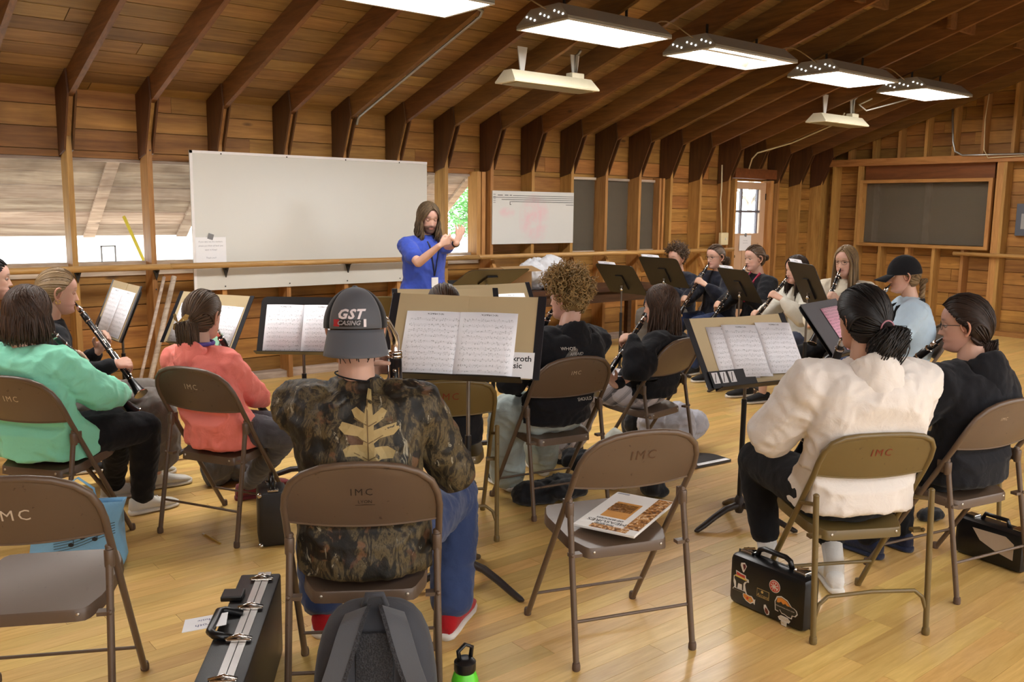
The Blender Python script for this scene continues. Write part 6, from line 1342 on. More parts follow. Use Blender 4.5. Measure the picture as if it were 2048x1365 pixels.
# conductor
hp = (857, 437, 7.95); bs = base_from_head(hp, 278, .06)
def cond_hands(P):
    r_ = P.rt; f_ = P.fw; U = Vector((0, 0, 1)); wl = at_d(913, 487, 7.62); wr = at_d(878, 492, 7.55)
    return {-1: ('open', wl, U*.9+P.rt*-.35+f_*.1, r_*.6-f_*.5, f_*-.3+r_*.6, .25, -U+f_*.1-r_*.3), 1: ('open', wr, U*.45-r_*.75+f_*.25, -U*.3-r_*.2-f_*.5, U*.8, .8, -U*1.0+r_*.5)}
P = person('person', bs, 0, hp, 'bearded conductor with long hair in a royal blue shirt', head=-20, pitch=-14, stand=True, s=1.04, sw=1.22, skin=(.58, .35, .26), hair=dict(style='down', n=560, length=.17, mat=H_OMB, part=.0, r=.004, wave=.014, vol=1.05, front=.7), hair_col=srgb(52, 38, 28), face=dict(closed=True, beard=1.25, brow=1.5, hs=1.08), top=dict(mat=BLUET, short=.62, ease=1.12, sleeve_r=1.02, hem=-.10, hipw=1.10, amp=.008, name='shirt'), bottom=dict(mat=BJEAN, w=1.15), shoes=dict(mat=BSHOE, sole=WHITES), hand_mode=cond_hands, seed=12, slump=.0)
B = P.B; Bi = B.inverted(); nbl = Bi @ P.nb; tb = world_bvh(P.top)
def front_pt(x, z):
    o = P.inv @ (B @ Vector((x, nbl.y+.6, z))); d = (P.inv.to_3x3() @ (B.to_3x3() @ Vector((0, -1, 0)))); h = tb.ray_cast(o, d); return h[0]-d*.006 if h[0] is not None else o
LANY = plain('navy_lanyard', srgb(24, 26, 48), .6); zc = nbl.z
m = MB()
for s in (-1, 1): m.tube([front_pt(s*.06*(1-t), zc-.03-.30*t) for t in np.linspace(0, 1, 10)], .005, 5, True, 1.6)
m.build('lanyard', LANY, P.e); m = MB(); c = front_pt(0, zc-.385); m.box(c, (.075, .006, .085), (B.to_3x3())); m.build('name_badge', PAPER, P.e)
m = MB(); W, E = P.wr[-1], P.el[-1]; d = (W-E).normalized(); c = E.lerp(W, .90); m.tube([P.inv @ (c-d*.013), P.inv @ (c+d*.013)], .0335, 14); m.build('wristwatch', BLACKM, P.e, True)
# far row
FAR = [((1352, 517, 9.9), 178, 0, 'far player with short curly dark hair behind a black stand', dict(style='curly', n=600, mat=H_MID, r=.004), srgb(60, 44, 32), NAVYF, GREYP, None, 'clarinet of the far curly haired player', 0),
       ((1430, 514, 9.3), 172, 0, 'far girl with glasses in navy hoodie and jeans playing clarinet', dict(style='back', n=360, gather=(.1, -.93, -.3), tail=.14, spread=.04, mat=H_MID), srgb(70, 52, 40), NAVYF, BJEAN, 'g', 'clarinet of the far girl in navy hoodie', 1),
       ((1508, 517, 8.75), 162, 0, 'far player with hair in a bun and red lanyard over black', dict(style='back', n=380, gather=(0, -.95, -.15), tail=-1, spread=.024, mat=H_MID), srgb(70, 52, 40), BLACKC, BLACKP, 'l', 'clarinet of the far player with a red lanyard', 0),
       ((1592, 540, 8.1), 158, 0, 'far girl with long dark hair in oat sweatshirt and shorts', dict(style='down', n=420, length=.26, mat=H_DBROWN, r=.004), srgb(44, 32, 26), OATF, None, 's', 'clarinet of the far girl in oat sweatshirt', 0),
       ((1691, 523, 7.6), 184, 0, 'far girl with long blonde hair and glasses in cream knit', dict(style='down', n=460, length=.30, mat=H_ASH, r=.004), srgb(150, 124, 88), CREAMK, BLACKP, 'g', 'clarinet of the far blonde girl', 0),
       ((1806, 552, 6.75), 128, 0, 'girl in black cap and pale blue shirt with a long braid', dict(style='back', n=380, gather=(0, -.93, -.42), tail=.02, spread=.02, mat=H_ASH), srgb(130, 104, 72), SKYT, BJEAN, 'c', 'clarinet of the girl in the black cap', 0)]
LX_, far_people = None, []
for k, (hp, hd, yw, lab, hr, hcol, tm, bm, ex, clab, hood) in enumerate(FAR):
    bs = base_from_head(hp, hd, .04); hr = dict(hr); mat = hr.pop('mat'); hr['mat'] = mat
    end = {3: lambda P: at_d(1516, 632, 7.75), 4: lambda P: at_d(1634, 662, 7.25), 1: lambda P: at_d(1371, 607, 8.95), 2: lambda P: at_d(1428, 634, 8.42)}.get(k, lambda P: P.mouth+P.fw*.36-Vector((0, 0, .52)))
    bot = dict(mat=bm, w=1.12) if bm else dict(mat=cloth('denim_shorts', srgb(70, 78, 100), .9, .2), short=.55, w=1.05, name='shorts')
    P = person('person', bs, 0, hp, lab, head=yw, pitch=-5, s=.98, sw=1.05, skin=FAIR, hair=hr, hair_col=hcol, top=dict(mat=tm, ease=1.16, sleeve_r=1.15, hood=1.0 if (hood or k == 3) else 0, short=.6 if ex == 'c' else None, name='shirt' if ex == 'c' else 'sweatshirt'), bottom=bot, shoes=dict(mat=BSHOE, sole=WHITES), hand_mode=playing(end, clab), voxel=.008, seed=20+k, slump=.03)
    chair(*bs, 'brown folding chair under the '+lab.split(' with ')[0].split(' in ')[0]+[' beside the curly haired one', ' in navy hoodie', ' with red lanyard', ' in oat sweatshirt', ' with blonde hair', ' in black cap'][k], 'A', None); far_people.append(P)
    if ex == 'g': glasses(P, BLACKM)
    if ex == 'l':
        B = P.B; nbl = B.inverted() @ P.nb; tb = world_bvh(P.top); m = MB()
        for s in (-1, 1): m.tube([P.inv @ (B @ Vector((s*.075, nbl.y-.02, nbl.z+.035)))]+[front_pt_(P, tb, s*.07*(1-t), nbl.z-.30*t-.01, nbl) for t in np.linspace(0, 1, 8)] if False else [P.inv @ (B @ Vector((s*(.072-.05*t), nbl.y+.03+.095*min(1, t*2.2), nbl.z+.03-.28*t))) for t in np.linspace(0, 1, 8)], .007, 5, True, 1.8)
        m.build('lanyard', plain('red_ribbon', srgb(170, 36, 70), .6), P.e)
    if ex == 'c':
        H = P.H; m = MB(); g = []; n = 32
        for i in range(11):
            el = -.02+(PI/2+.02)*i/10
            for j in range(n): az = 2*PI*j/n; q = math.cos(el); g.append(HC+Vector((math.sin(az)*q*HR.x*1.13, math.cos(az)*q*HR.y*1.12, math.sin(el)*HR.z*1.16+.004)))
        m.add(g, [(i*n+(j+1) % n, i*n+j, (i+1)*n+j, (i+1)*n+(j+1) % n) for i in range(10) for j in range(n)]); m.v = [tuple(P.inv @ (H @ Vector(q))) for q in m.v]; c1 = m.build('cap', BLACKC, P.e, True)
        m = MB(); g = []
        for i in range(5):
            for j in range(13): q = (j/12-.5)*2; az = q*.85; p0 = HC+Vector((math.sin(az)*HR.x*1.12, math.cos(az)*HR.y*1.12, .004)); g.append(p0+Vector((0, .085*(1-.3*q*q)*i/4, -.030*(i/4)-.018*q*q*i/4)))
        m.add(g, [(i*13+j, i*13+j+1, (i+1)*13+j+1, (i+1)*13+j) for i in range(4) for j in range(12)]); m.v = [tuple(P.inv @ (H @ Vector(q))) for q in m.v]; o = m.build('brim', BLACKC, c1, True); md = o.modifiers.new('t', 'SOLIDIFY'); md.thickness = .004
        G = hpt(Vector((0, -.93, -.42)), 1.06); dnv = H.to_3x3().inverted() @ Vector((0, 0, -1)); PUR = plain('purple_hair', srgb(130, 50, 120), .5)
        for nm, col, t0, t1 in (('braid', H_ASH, 0, .14), ('braid', PUR, .13, .30)):
            m = MB()
            for s in range(3): m.tube([P.inv @ (H @ (G+Vector((.012*math.sin(t*70+s*2.1), -.02+.010*math.cos(t*70+s*2.1), 0))+dnv*t)) for t in np.linspace(t0, t1, 26)], .011, 6)
            m.build(nm, col, P.e, True)
        B = P.B; nbl = B.inverted() @ P.nb; m = MB()
        for s in (-1, 1): m.tube([P.inv @ (B @ Vector(q)) for q in ((s*.05, nbl.y-.085, nbl.z+.0), (s*.085, nbl.y-.02, nbl.z-.01), (s*.075, nbl.y+.085, nbl.z-.05), (s*.03, nbl.y+.125, nbl.z-.20))], .009, 6, True, 2.0)
        m.build('neck_strap', BLACKP, P.e, True)
# ------------------------------------------------------------------ cases, bags and loose things
LEATH = plain('black_leatherette', srgb(30, 28, 29), 0.45, var=.25, scale=300, bump=.2); BLKPL = plain('black_plastic', srgb(18, 18, 20), .32, var=.15); ALU = plain('aluminium_trim', srgb(196, 194, 192), .3, .9)
def oriented(A, B, ztop, depth, away=True):
    """frame for a box whose bottom front edge runs from A to B on the floor"""
    d = (B-A); L = d.length; x = d.normalized(); y = Vector((-x.y, x.x, 0)); return x, y, L
def case_box(name, A, B, h, depth, label, mat, cat='case', r=.025):
    x, y, L = oriented(A, B, h, depth); M = frame(A, x, y); e = empty(name, (0, 0, 0), None, label, cat); e.matrix_world = M
    m = MB(); m.box((L/2, depth/2, h/2), (L, depth, h), None, r); m.build('body', mat, e, auto=40); return e, L, M
# sticker covered clarinet case beside the white hoodie's chair
A, B = at_z(1455, 1203), at_z(1606, 1271); ht = at_d(1458, 1104, math.hypot(A.x, A.y)).z
e, L, M = case_box('clarinet_case', A, B, ht, .10, 'black clarinet case covered in stickers on the floor', BLKPL)
m = MB(); m.tube([(L*.25, .06, ht), (L*.28, .06, ht+.028), (L*.34, .06, ht+.038), (L*.62, .06, ht+.038), (L*.68, .06, ht+.028), (L*.71, .06, ht)], .011, 8); m.build('handle', BLKPL, e, True)
for q in (.14, .84): m = MB(); m.box((L*q, .062, ht+.004), (.055, .05, .014), None, .003); m.tube([(L*q-.02, .05, ht+.012), (L*q+.02, .07, ht+.02)], .006, 6); m.build('latch', CHROME, e)
m = MB(); m.box((L/2, .062, ht*.5), (L+.004, .006, ht+.003), None, .004); m.build('seam', LEATH, e)
ST = {k: plain('sticker_'+k, c, .4, var=.03) for k, c in dict(white=srgb(222, 216, 206), red=srgb(196, 66, 50), maroon=srgb(96, 30, 40), orange=srgb(222, 140, 56), dark=srgb(44, 42, 36), gold=srgb(196, 170, 110), yellow=srgb(226, 190, 90), brown=srgb(112, 54, 40)).items()}
def sticker(polys, cx, cz, s=1.0, name='sticker'):
    root = None
    for k, (poly, col) in enumerate(polys):
        m = MB(); m.prism([(p[0]*s*.82, p[1]*s*.82) for p in poly], .0006, Matrix(((1, 0, 0, cx), (0, 0, -1, -.0008-.0007*k), (0, 1, 0, cz), (0, 0, 0, 1)))); o = m.build(name if root is None else 'print', ST[col], e if root is None else root); root = root or o
    return root
circ = lambda r, n=20, cx=0, cy=0: [(cx+r*math.cos(2*PI*i/n), cy+r*math.sin(2*PI*i/n)) for i in range(n)]
def wedge(a, r0=.006, r1=.020): return [(r0*math.cos(a), r0*math.sin(a))]+[(r1*math.cos(a+d), r1*math.sin(a+d)) for d in (-.3, 0, .3)]
H_ = ht
sticker([([(-.014, .018), (.006, .024), (.018, .010), (.004, -.022), (-.002, -.022), (-.016, .006)], 'white'), ([(-.004, .014), (.010, .018), (.014, .006), (.004, -.012)], 'maroon')], L*.20, H_*.80, 1.1)
sticker([(circ(.030), 'white'), (circ(.027), 'red'), (circ(.022), 'white')]+[(wedge(k*PI/4), 'red') for k in range(8)], L*.62, H_*.68, 1.05)
moose = [(-.040, -.045), (.040, -.045), (.032, -.030), (.026, -.006), (.034, .008), (.046, .010), (.044, .022), (.030, .024), (.028, .036), (-.002, .040), (-.026, .044), (-.022, .026), (-.036, .016), (-.036, -.010), (-.030, -.030)]
sticker([(moose, 'white'), ([(-.030, .018), (.022, .018), (.036, .012), (.038, .018), (.024, .006), (.018, -.004), (.018, -.034), (.012, -.034), (.010, -.010), (-.010, -.010), (-.014, -.034), (-.020, -.034), (-.022, -.006), (-.032, .006)], 'dark'), ([(-.02, .026), (.026, .022), (.024, .034), (.004, .034), (-.020, .040)], 'red'), ([(-.030, .018), (.034, .014), (.034, .021), (-.026, .024)], 'yellow'), ([(-.034, -.043), (.034, -.043), (.030, -.036), (-.030, -.036)], 'dark')], L*.165, H_*.50, 1.15)
sticker([([(-.036, .018), (.036, .018), (.036, -.024), (-.036, -.024)], 'gold'), ([(-.034, .016), (.034, .016), (.034, -.022), (-.034, -.022)], 'dark'), (circ(.007, 12, -.004, .006), 'gold')], L*.475, H_*.45, 1.0)
lettering('label_print', 'Accent', .020, ST['gold'], e, Matrix(((1, 0, 0, L*.475), (0, 0, -1, -.0036), (0, 1, 0, H_*.45-.010), (0, 0, 0, 1))), shear=.3)
bear = [(-.052, -.030), (-.036, -.032), (-.030, -.020), (-.018, -.034), (-.002, -.034), (.016, -.040), (.034, -.040), (.036, -.026), (.052, -.024), (.062, -.010), (.056, .004), (.044, .010), (.030, .012), (.008, .034), (-.024, .042), (-.046, .034), (-.056, .010)]
sticker([(bear, 'white'), ([(p[0]*.92, p[1]*.88) for p in bear], 'dark'), ([(-.044, .010), (.026, .010), (.006, .028), (-.022, .036), (-.042, .028)], 'orange'), ([(-.046, .004), (.034, .002), (.020, .012), (.010, .008), (.0, .016), (-.012, .009), (-.022, .018), (-.034, .010)], 'dark')], L*.77, H_*.37, 1.12)
lettering('print', 'INTERNATIONAL MUSIC CAMP', .0065, ST['white'], e, Matrix(((1, 0, 0, L*.765), (0, 0, -1, -.0042), (0, 1, 0, H_*.37-.004), (0, 0, 0, 1))))
sticker([([(-.034, .010), (-.026, .020), (.0, .014), (.016, .016), (.030, .004), (.036, .008), (.034, -.018), (.026, -.012), (.010, -.022), (-.014, -.016), (-.030, -.004)], 'white'), ([(-.030, .008), (-.024, .015), (.0, .010), (.014, .012), (.026, -.004), (.010, -.017), (-.012, -.012), (-.026, -.002)], 'orange'), (circ(.006, 10, -.006, .0), 'red'), (circ(.007, 10, .010, -.004), 'gold')], L*.29, H_*.24, 1.1)
sticker([([(-.016, .020), (-.006, .024), (.004, .010), (.018, -.004), (.016, -.020), (.004, -.026), (-.008, -.014), (-.016, .004)], 'white'), ([(-.008, .010), (.004, .006), (.013, -.006), (.011, -.017), (.003, -.021), (-.008, -.008)], 'brown')], L*.53, H_*.17, 1.0)
sticker([([(-.034, .008), (-.018, .020), (.018, .020), (.034, .008), (.026, -.004), (.016, -.004), (.014, -.024), (-.014, -.024), (-.016, -.004), (-.026, -.004)], 'white')], L*.76, H_*.11, 1.05)
for s_, dz in (('VOLLEY', .008), ('BALL', -.010)): lettering('print', s_, .014, ST['gold'], e, Matrix(((1, 0, 0, L*.76), (0, 0, -1, -.003), (0, 1, 0, H_*.11+dz), (0, 0, 0, 1))))
# case under the black hoodie's chair
A, B = at_z(1904, 1103), at_z(2040, 1152); ht = at_d(1910, 1030, math.hypot(A.x, A.y)).z
e, L, M = case_box('clarinet_case', A, B, ht, .13, 'black case with a long pale label under the black hoodie chair', BLKPL)
m = MB(); m.prism([(-.10, .05), (.06, .055), (.10, .03), (.10, -.045), (.02, -.03), (-.06, .0)], .001, Matrix(((1, 0, 0, L*.58), (0, 0, -1, -.001), (0, 1, 0, ht*.55), (0, 0, 0, 1)))); m.build('label', plain('label_tan', srgb(196, 178, 158), .6), e)
m = MB(); m.tube([(L*.3, .06, ht), (L*.34, .06, ht+.03), (L*.66, .06, ht+.03), (L*.70, .06, ht)], .010, 8); m.build('handle', BLKPL, e, True)
for q in (.15, .85): m = MB(); m.box((L*q, .062, ht+.004), (.05, .05, .014), None, .003); m.build('latch', CHROME, e)
# small case standing by the coral chair
A, B = at_z(519, 1099), at_z(566, 1094); x_ = (B-A).normalized(); B = A+x_*.14
e, L, M = case_box('clarinet_case', A, B, .27, .19, 'small upright black case with chrome corners by the coral chair', LEATH)
m = MB(); m.tube([(.07, .04, .27), (.07, .045, .31), (.07, .09, .325), (.07, .12, .325), (.07, .15, .31), (.07, .155, .27)], .012, 8); m.build('handle', BLKPL, e, True)
for x in (.008, L-.008):
    for z in (.012, .258): m = MB(); m.ball((x, .008, z), .014, None, 8, 6); m.build('corner', CHROME, e, True)
for y in (.03, .165): m = MB(); m.box((.07, y, .272), (.05, .03, .012), None, .003); m.build('latch', CHROME, e)
# long case in front
zt = .30; C0, C1 = at_z(482, 1149, zt), at_z(566, 1134, zt); N0 = at_z(386, 1365, zt)
y_ = (N0-C0).normalized(); x_ = Vector((-y_.y, y_.x, 0)); w_ = abs((C1-C0).dot(x_)); Lc = .86
e = empty('instrument_case', (0, 0, 0), None, 'long black instrument case with aluminium seam and chrome latches', 'case'); M = frame((C0.x, C0.y, 0), y_, x_); e.matrix_world = M
m = MB(); m.box((Lc/2, w_/2, zt/2), (Lc, w_, zt), None, .008); m.build('body', LEATH, e, auto=40)
ys = w_*.60
for dy in (-.012, .012): m = MB(); m.box((Lc/2, ys+dy, zt+.001), (Lc+.004, .021, .006)); m.build('seam_trim', ALU, e)
for x in (.07, .30, .52, .76):
    m = MB(); m.box((x, ys, zt+.008), (.022, .075, .010), None, .003); m.build('latch', CHROME, e); m = MB(); m.tube([(x, ys-.04, zt+.010), (x, ys, zt+.022), (x, ys+.038, zt+.010)], .006, 8); m.build('latch_lever', CHROME, e, True)
m = MB(); m.tube([(.335, ys-.02, zt+.004), (.335, ys-.075, zt+.018), (.35, ys-.09, zt+.022), (.49, ys-.09, zt+.022), (.505, ys-.075, zt+.018), (.505, ys-.02, zt+.004)], .013, 10); m.build('handle', BLKPL, e, True)
m = MB(); m.box((.20, ys-.075, zt+.010), (.07, .07, .018), None, .004); m.build('strap_loop', BLKPL, e)
m = MB(); m.box((0, 0, 0), (.09, .13, .002)); tg = m.build('luggage_tag', PAPER, e); tg.matrix_local = Tm(.42, ys-.118, zt+.020) @ Matrix.Rotation(.10, 4, 'X') @ RZ(.12)
lettering('tag_print', 'kroth', .026, plain('tag_blue', srgb(54, 60, 110), .6), tg, Matrix(((0, 1, 0, .02), (-1, 0, 0, 0), (0, 0, 1, .0016), (0, 0, 0, 1)))); lettering('tag_print', 'Music', .022, MATS['tag_blue'], tg, Matrix(((0, 1, 0, -.015), (-1, 0, 0, 0), (0, 0, 1, .0016), (0, 0, 0, 1))))
# backpack leaning behind the camouflage boy's chair
cx, cy, ch = CH['camo']; a = math.radians(ch); fw = Vector((math.cos(a), math.sin(a), 0)); rt = Vector((fw.y, -fw.x, 0)); bp = Vector((cx, cy, 0))-fw*.415+rt*.045
e = empty('backpack', (0, 0, 0), None, 'dark grey backpack standing behind the camouflage boy', 'backpack'); M = frame(bp, rt, fw) @ Matrix.Diagonal((1.08, 1, 1.13, 1)); e.matrix_world = M
PACK = cloth('pack_nylon', srgb(66, 67, 72), .7, .12, fold=.2, sheen=.1); t = NT('pack_mesh'); ck = t.n('TexVoronoi', i_Vector=t.obj(), i_Scale=230.0).outputs['Distance']; t.base(t.mix(ck, srgb(20, 20, 22), srgb(62, 62, 66)), .85); t.bump(ck, .6, .004); PMESH = t.m
m = MB()
def rr(w, d, z, yo=0, n=24, p=3.2): return [(w*math.copysign(abs(math.cos(q))**(2/p), math.cos(q)), yo+d*math.copysign(abs(math.sin(q))**(2/p), math.sin(q)), z) for q in np.linspace(0, 2*PI, n, False)]
m.loft([rr(.12, .05, .0), rr(.165, .085, .02), rr(.170, .095, .12), rr(.165, .095, .25, .01), rr(.145, .085, .35, .02), rr(.11, .06, .405, .03), rr(.05, .03, .425, .035)]); mm = eval_mods(m, [('SUBSURF', dict(levels=1, render_levels=1))], 'pack'); o = bpy.data.objects.new('body', mm); COL.objects.link(o); o.parent = e; mm.materials.append(PACK); mm.polygons.foreach_set('use_smooth', [True]*len(mm.polygons))
PACKL = cloth('pack_strap', srgb(86, 87, 91), .75, .10, fold=.15)
m = MB(); m.box((0, -.083, .20), (.10, .022, .36), Matrix.Rotation(-.12, 3, 'X'), .010); m.build('mesh_panel', PMESH, e, auto=40)
for s in (-1, 1):
    m = MB(); m.box((s*.085, -.088, .16), (.055, .028, .26), Matrix.Rotation(-.10, 3, 'X') @ Matrix.Rotation(s*.10, 3, 'Y'), .012); m.build('back_pad', PACK, e, auto=40)
    pts = [Vector((s*.045, -.010, .418)), Vector((s*.058, -.070, .405)), Vector((s*.085, -.118, .33)), Vector((s*.125, -.140, .22)), Vector((s*.152, -.128, .12)), Vector((s*.160, -.095, .05))]; sp_ = spline(pts, 18); L_, R_ = [], []
    m = MB()
    for k, p in enumerate(sp_):
        w = .034 if k < 12 else .034-.004*(k-12); d = Vector((1, .0, -.35*s)).normalized(); nrm = Vector((0, -.012, .004)); L_.append([p-d*w, p-d*w+nrm, p+d*w+nrm, p+d*w])
    m.loft(L_); st = m.build('shoulder_strap', PACKL, e, auto=50)
    m = MB(); m.loft([[q[0]+Vector((-.005, -.002, 0)), q[1]+Vector((-.005, .0, 0)), q[1]+Vector((.006, -.001, 0)), q[0]+Vector((.006, -.002, 0))] for q in L_]) if s > 0 else m.loft([[q[3]+Vector((-.006, -.002, 0)), q[2]+Vector((-.006, -.001, 0)), q[2]+Vector((.005, 0, 0)), q[3]+Vector((.005, -.002, 0))] for q in L_]); m.build('strap_edge', PMESH, st)
    m = MB(); m.box((s*.145, -.140, .155), (.075, .016, .010), Matrix.Rotation(s*.25, 3, 'Y'), .003); m.build('buckle', BLKPL, st)
m = MB(); m.tube([(-.03, 0, .42), (-.02, -.01, .455), (.02, -.01, .455), (.03, 0, .42)], .008, 8); m.build('grab_handle', PACK, e, True)
# green bottle in the side of the backpack
b = at_z(930, 1330, .235); e = empty('water_bottle', (b.x, b.y, 0), None, 'bright green water bottle with black cap beside the backpack', 'bottle'); e.scale = (1.15, 1.15, 1.0); GREENB = plain('green_bottle', srgb(92, 206, 40), .35, var=.05)
m = MB(); m.lathe([(.030, .0), (.036, .006), (.037, .15), (.036, .185), (.030, .208), (.024, .216)], 24); m.build('body', GREENB, e, auto=40); m = MB(); m.lathe([(.026, .214), (.029, .22), (.029, .246), (.020, .256), (.012, .258)], 20); m.build('cap', BLKPL, e, auto=40)
m = MB(); m.tube([(-.018, 0, .252), (-.022, 0, .285), (0, 0, .30), (.022, 0, .285), (.018, 0, .252)], .006, 8); m.build('carry_loop', BLKPL, e, True); m = MB(); m.lathe([(.0374, .05), (.0374, .12)], 24, cap=False); m.f = [f for k, f in enumerate(m.f) if k < 7]; m.build('label', PAPER, e)
# magazine on the empty chair
cs_ = [at_z(1220, 991, .437), at_z(1336, 1011, .437), at_z(1283, 1087, .425), at_z(1162, 1059, .427)]
O = (cs_[0]+cs_[1]+cs_[2]+cs_[3])/4; xd = ((cs_[1]-cs_[0])+(cs_[2]-cs_[3])).normalized(); yd = ((cs_[0]-cs_[3])+(cs_[1]-cs_[2])); w_, h_ = ((cs_[1]-cs_[0]).length+(cs_[2]-cs_[3]).length)/2, ((cs_[0]-cs_[3]).length+(cs_[1]-cs_[2]).length)/2
M = frame(O+Vector((0, 0, .014)), xd, yd); e = empty('magazine', (0, 0, 0), None, 'glossy band magazine lying on the empty chair seat', 'magazine'); e.matrix_world = M
GLOSS = plain('glossy_paper', srgb(232, 230, 226), .12, var=.02); m = MB(); m.box((0, 0, 0), (w_, h_, .010), None, .002); m.build('pages', GLOSS, e)
t = NT('brass_photo'); n_ = t.noise(t.obj(), 34, 5, .7, 1.5); t.base(t.ramp(n_, [(.3, srgb(24, 16, 12)), (.45, srgb(110, 66, 28)), (.55, srgb(190, 130, 62)), (.64, srgb(236, 214, 176)), (.72, srgb(60, 36, 20))]), .12); PHOTO = t.m; OCH = plain('cover_ochre', srgb(196, 138, 66), .12, var=.15)
for nm, mat, x, y, a_, b_ in (('cover_photo', OCH, -.02, .01, w_*.42, h_*.42), ('cover_photo', PHOTO, -.025, .035, w_*.40, h_*.22), ('cover_photo', PHOTO, w_*.36, .02, w_*.24, h_*.86), ('cover_photo', PHOTO, w_*.05, -h_*.44, w_*.6, h_*.09)): m = MB(); m.box((x, y, .0056), (a_, b_, .0008)); m.build(nm, mat, e)
for s_, y, sz in (('MEASURES', -h_*.31, .034), ('OF SUCCESS', -h_*.24, .020), ('FOR BAND', .0-h_*.375, .016)): lettering('cover_print', s_, sz, INKD, e, Matrix(((-1, 0, 0, -.02), (0, -1, 0, y), (0, 0, 1, .0062), (0, 0, 0, 1))), bold=.0005)
m = MB(); m.box((-w_*.36, h_*.46, .0056), (.05, .012, .0008)); m.build('cover_print', INKG, e)
# blue tote bag
tb_ = at_z(160, 1100); BLUE = cloth('blue_tote', srgb(134, 190, 230), .8, .08, fold=.3); A, B = at_z(66, 1152), at_z(198, 1142); x_, y_, L = oriented(A, B, .3, .1)
e = empty('tote_bag', (0, 0, 0), None, 'light blue tote bag printed with a music staff on the floor', 'bag'); e.matrix_world = frame(A, x_, y_); Lb, hb, db = max(L, .36), .30, .13
m = MB(); g = []
for i in range(7):
    z = hb*i/6; f = 1+.03*math.sin(i*1.7); dd = db*(1-.45*(i/6)**2); g.append([(0-.01*math.sin(i), (db-dd)/2, z), (Lb/2, (db-dd)/2-.012*math.sin(i*2), z), (Lb+.012*math.sin(i*1.3), (db-dd)/2, z), (Lb+.02*math.sin(i*1.3), db/2+.03*(i/6), z), (Lb, (db+dd)/2, z), (Lb/2, (db+dd)/2, z), (0, (db+dd)/2, z), (-.02, db/2, z)])
m.loft(g, caps=False); m.add(g[0], [tuple(reversed(range(8)))]); o = m.build('body', BLUE, e, True); md = o.modifiers.new('t', 'SOLIDIFY'); md.thickness = .002
for yy in (.03, .10): m = MB(); m.tube([(Lb*.3, yy, hb-.01), (Lb*.32, yy-.01, hb+.06), (Lb*.5, yy, hb+.10), (Lb*.68, yy-.01, hb+.05), (Lb*.7, yy, hb-.01)], .012, 6, True, .25); m.build('strap', BLUE, e, True)
m = MB()
for k in range(5): m.tube(spline([(Lb*.25, -.004, .10+.012*k), (Lb*.5, -.015, .12+.012*k), (Lb*.75, -.006, .15+.012*k), (Lb*.95, -.003, .17+.012*k)], 10), .0012, 4)
m.build('staff_print', INKD, e)
for x, z in ((.45, .13), (.58, .16), (.72, .15), (.86, .20)): m = MB(); m.ball((Lb*x, -.012, z), (.012, .003, .009), None, 8, 5); m.tube([(Lb*x+.010, -.012, z), (Lb*x+.010, -.012, z+.05)], .0015, 4); m.build('note_print', INKD, e)
# pencil
a_, b_ = at_z(406, 1068, .006), at_z(441, 1088, .005); m = MB(); m.tube([a_.lerp(b_, .12), b_], .0042, 6); pc = tag(m.build('pencil', plain('pencil_ochre', srgb(200, 160, 70), .5)), 'yellow pencil lying on the wooden floor', 'pencil'); m = MB(); m.tube([a_, a_.lerp(b_, .12)], .0046, 6); m.build('eraser', plain('eraser', srgb(226, 214, 200), .6), pc)
# crumpled clothes and soft bags
def heap(name, pos, size, mat, label, cat, seed, rot=0.0, amp=.05, n=5):
    rg = np.random.default_rng(seed); m = MB(); R = Matrix.Rotation(rot, 3, 'Z')
    for k in range(n):
        c = Vector((rg.uniform(-.32, .32)*size[0], rg.uniform(-.3, .3)*size[1], size[2]*rg.uniform(.28, .55))); m.ball(Vector(pos)+R @ c, 1, R @ Matrix.Diagonal((size[0]*rg.uniform(.22, .34), size[1]*rg.uniform(.25, .36), size[2]*rg.uniform(.26, .44))), 14, 10)
    mm = fuse(m, .011, 4, name); wrinkle(mm, amp*.24, (11, 11, 11), seed*.7, .3); v, _ = mesh_np(mm); v[:, 2] = np.maximum(v[:, 2], pos[2]+.002); mm.vertices.foreach_set('co', v.ravel()); mm.materials.clear(); mm.materials.append(mat); mm.polygons.foreach_set('use_smooth', [True]*len(mm.polygons)); mm.update()
    o = bpy.data.objects.new(name, mm); COL.objects.link(o); return tag(o, label, cat)
GREYH = cloth('grey_fleece', srgb(176, 176, 184), .95, .12); DARKB = cloth('dark_bag_nylon', srgb(26, 27, 31), .7, .25)
p = at_z(1356, 908); heap('folded_hoodie', (p.x+.05, p.y+.10, 0), (.42, .36, .36), GREYH, 'pale grey hoodie bundled under the plaid trousers chair', 'clothing', 31, .4)
p = at_z(1300, 880); heap('dark_bag', (p.x-.05, p.y+.08, 0), (.22, .22, .28), DARKB, 'dark bag beside the bundled grey hoodie', 'bag', 32)
p = at_z(1215, 990); heap('canvas_bag', (3.73, 3.56, 0), (.26, .24, .40), cloth('sage_canvas', srgb(196, 198, 186), .9, .08), 'pale canvas bag hanging low beside the curly haired boy', 'bag', 33, .2)
p = at_z(1160, 985); heap('black_bag', (3.23, 3.56, 0), (.36, .26, .15), DARKB, 'flat black bag on the floor under the curly haired boy', 'bag', 34, -.1)
p = at_z(1175, 932); heap('camera_bag', (3.67, 3.84, 0), (.20, .18, .20), DARKB, 'small boxy black bag under the curly haired boy', 'bag', 35, -.3)
p = at_z(1275, 985); heap('black_shoe_bag', (3.76, 3.28, 0), (.20, .16, .12), DARKB, 'little black pouch on the floor by the canvas bag', 'bag', 36)
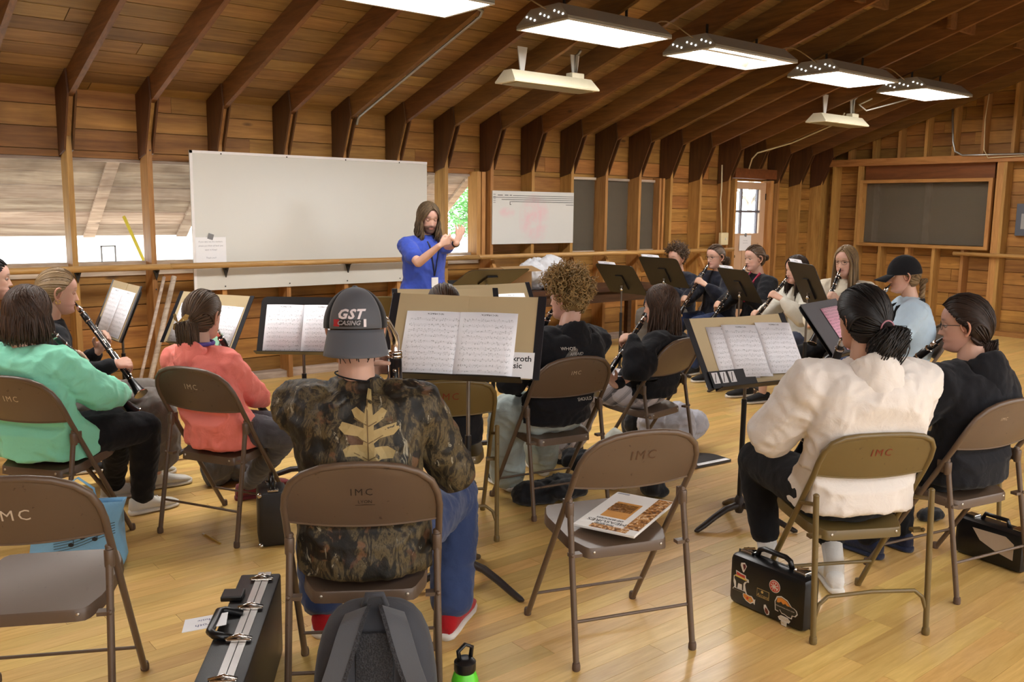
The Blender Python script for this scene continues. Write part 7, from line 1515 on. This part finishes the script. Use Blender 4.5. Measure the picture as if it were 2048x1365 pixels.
heap('grey_skirt', (1.95, 5.02, 0), (.26, .24, .26), cloth('grey_jersey', srgb(96, 96, 98), .95, .1), 'grey jersey garment heaped on the floor by the white sneakers', 'clothing', 37, .2)
p = at_z(1862, 1040); heap('black_glove', (p.x, p.y, 0), (.16, .12, .07), DARKB, 'small black crumpled glove on the floor', 'glove', 38)
# binder on the floor
A = at_z(1395, 938); e = empty('floor_binder', (A.x, A.y, 0), 84, 'round cornered black folder with a pale strip lying on the floor', 'folder'); m = MB(); pl = [(.0, 0), (.30, 0), (.30, .12)]+[(.15+.15*math.cos(q), .12+.12*math.sin(q)) for q in np.linspace(0, PI, 14)][1:-1]+[(0, .12)]; m.prism(pl, .016, Tm(0, 0, .010)); m.build('cover', BLKPL, e); m = MB(); m.box((.15, .018, .0185), (.28, .036, .001)); m.build('strip', PAPER, e); lettering('strip_print', 'ELEMENTS OF', .016, INKG, e, Tm(.17, .018, .0195))
p = at_z(948, 948); m = MB(); m.box((0, 0, .004), (.26, .20, .006)); o = m.build('white_booklet', PAPER); o.matrix_world = Tm(2.62, 3.70, 0) @ RZ(.9); tag(o, 'white booklet on the floor under the olive chair', 'booklet')
m = MB(); m.box((0, 0, .13), (.20, .03, .26), None, .006); o = m.build('pink_folder', plain('magenta_card', srgb(140, 50, 110), .6)); p = at_z(935, 985); o.matrix_world = Tm(2.47, 3.56, 0) @ RZ(-.6); tag(o, 'magenta folder standing under the olive chair', 'folder')
# table by the long wall with jacket, box and flat stand desk
DTAB = wood('dark_table_wood', srgb(52, 34, 22), srgb(92, 62, 40), 0, .5, 1.0, .2, knots=False); e = empty('side_table', (6.75, 7.30, 0), None, 'long dark wooden table against the long wall', 'table')
m = MB(); m.box((0, 0, .735), (2.7, .52, .05)); m.build('table_top', DTAB, e); m = MB(); m.box((0, -.22, .65), (2.5, .03, .12)); m.build('apron', DTAB, e)
for x in (-1.22, 1.22):
    for y in (-.2, .2): m = MB(); m.box((x, y, .355), (.06, .06, .71)); m.build('leg', DTAB, e)
p = at_y(1072, 575, 7.25); heap('grey_jacket', (p.x, 7.25, .76), (.55, .38, .42), cloth('light_grey_jacket', srgb(206, 208, 214), .85, .12), 'pale grey jacket heaped on the dark table', 'clothing', 41, .0, .07, 6); heap('black_jacket', (p.x+.22, 7.22, .76), (.5, .3, .16), DARKB, 'black jacket lying under the pale grey one', 'clothing', 42)
CARD = plain('cardboard', srgb(150, 118, 78), .8); e = empty('cardboard_box', (5.83, 7.22, .76), None, 'open brown cardboard box on the dark table', 'box')
for c, d in (((0, -.17, .12), (.42, .008, .24)), ((0, .17, .12), (.42, .008, .24)), ((-.21, 0, .12), (.008, .34, .24)), ((.21, 0, .12), (.008, .34, .24))): m = MB(); m.box(c, d); m.build('side', CARD, e)
m = MB(); m.box((0, 0, .006), (.42, .34, .008)); m.build('bottom', CARD, e); m = MB(); m.box((0, -.25, .25), (.42, .17, .006), Matrix.Rotation(.25, 3, 'X')); m.build('flap', CARD, e)
p = at_d(958, 566, 6.9); music_stand(p.x, p.y, 262, p.z-.02, 66, 'black conducting stand with its desk tipped nearly flat', W=.52, H=.36, leg0=.2)
# spare chairs
p = at_z(755, 590, .80); chair(p.x, p.y+.02, 70, 'empty olive folding chair standing beyond the grey cap', 'B', None)
chair(4.86, 2.16, 120, 'empty olive folding chair between the white and black hoodies', 'B', None)
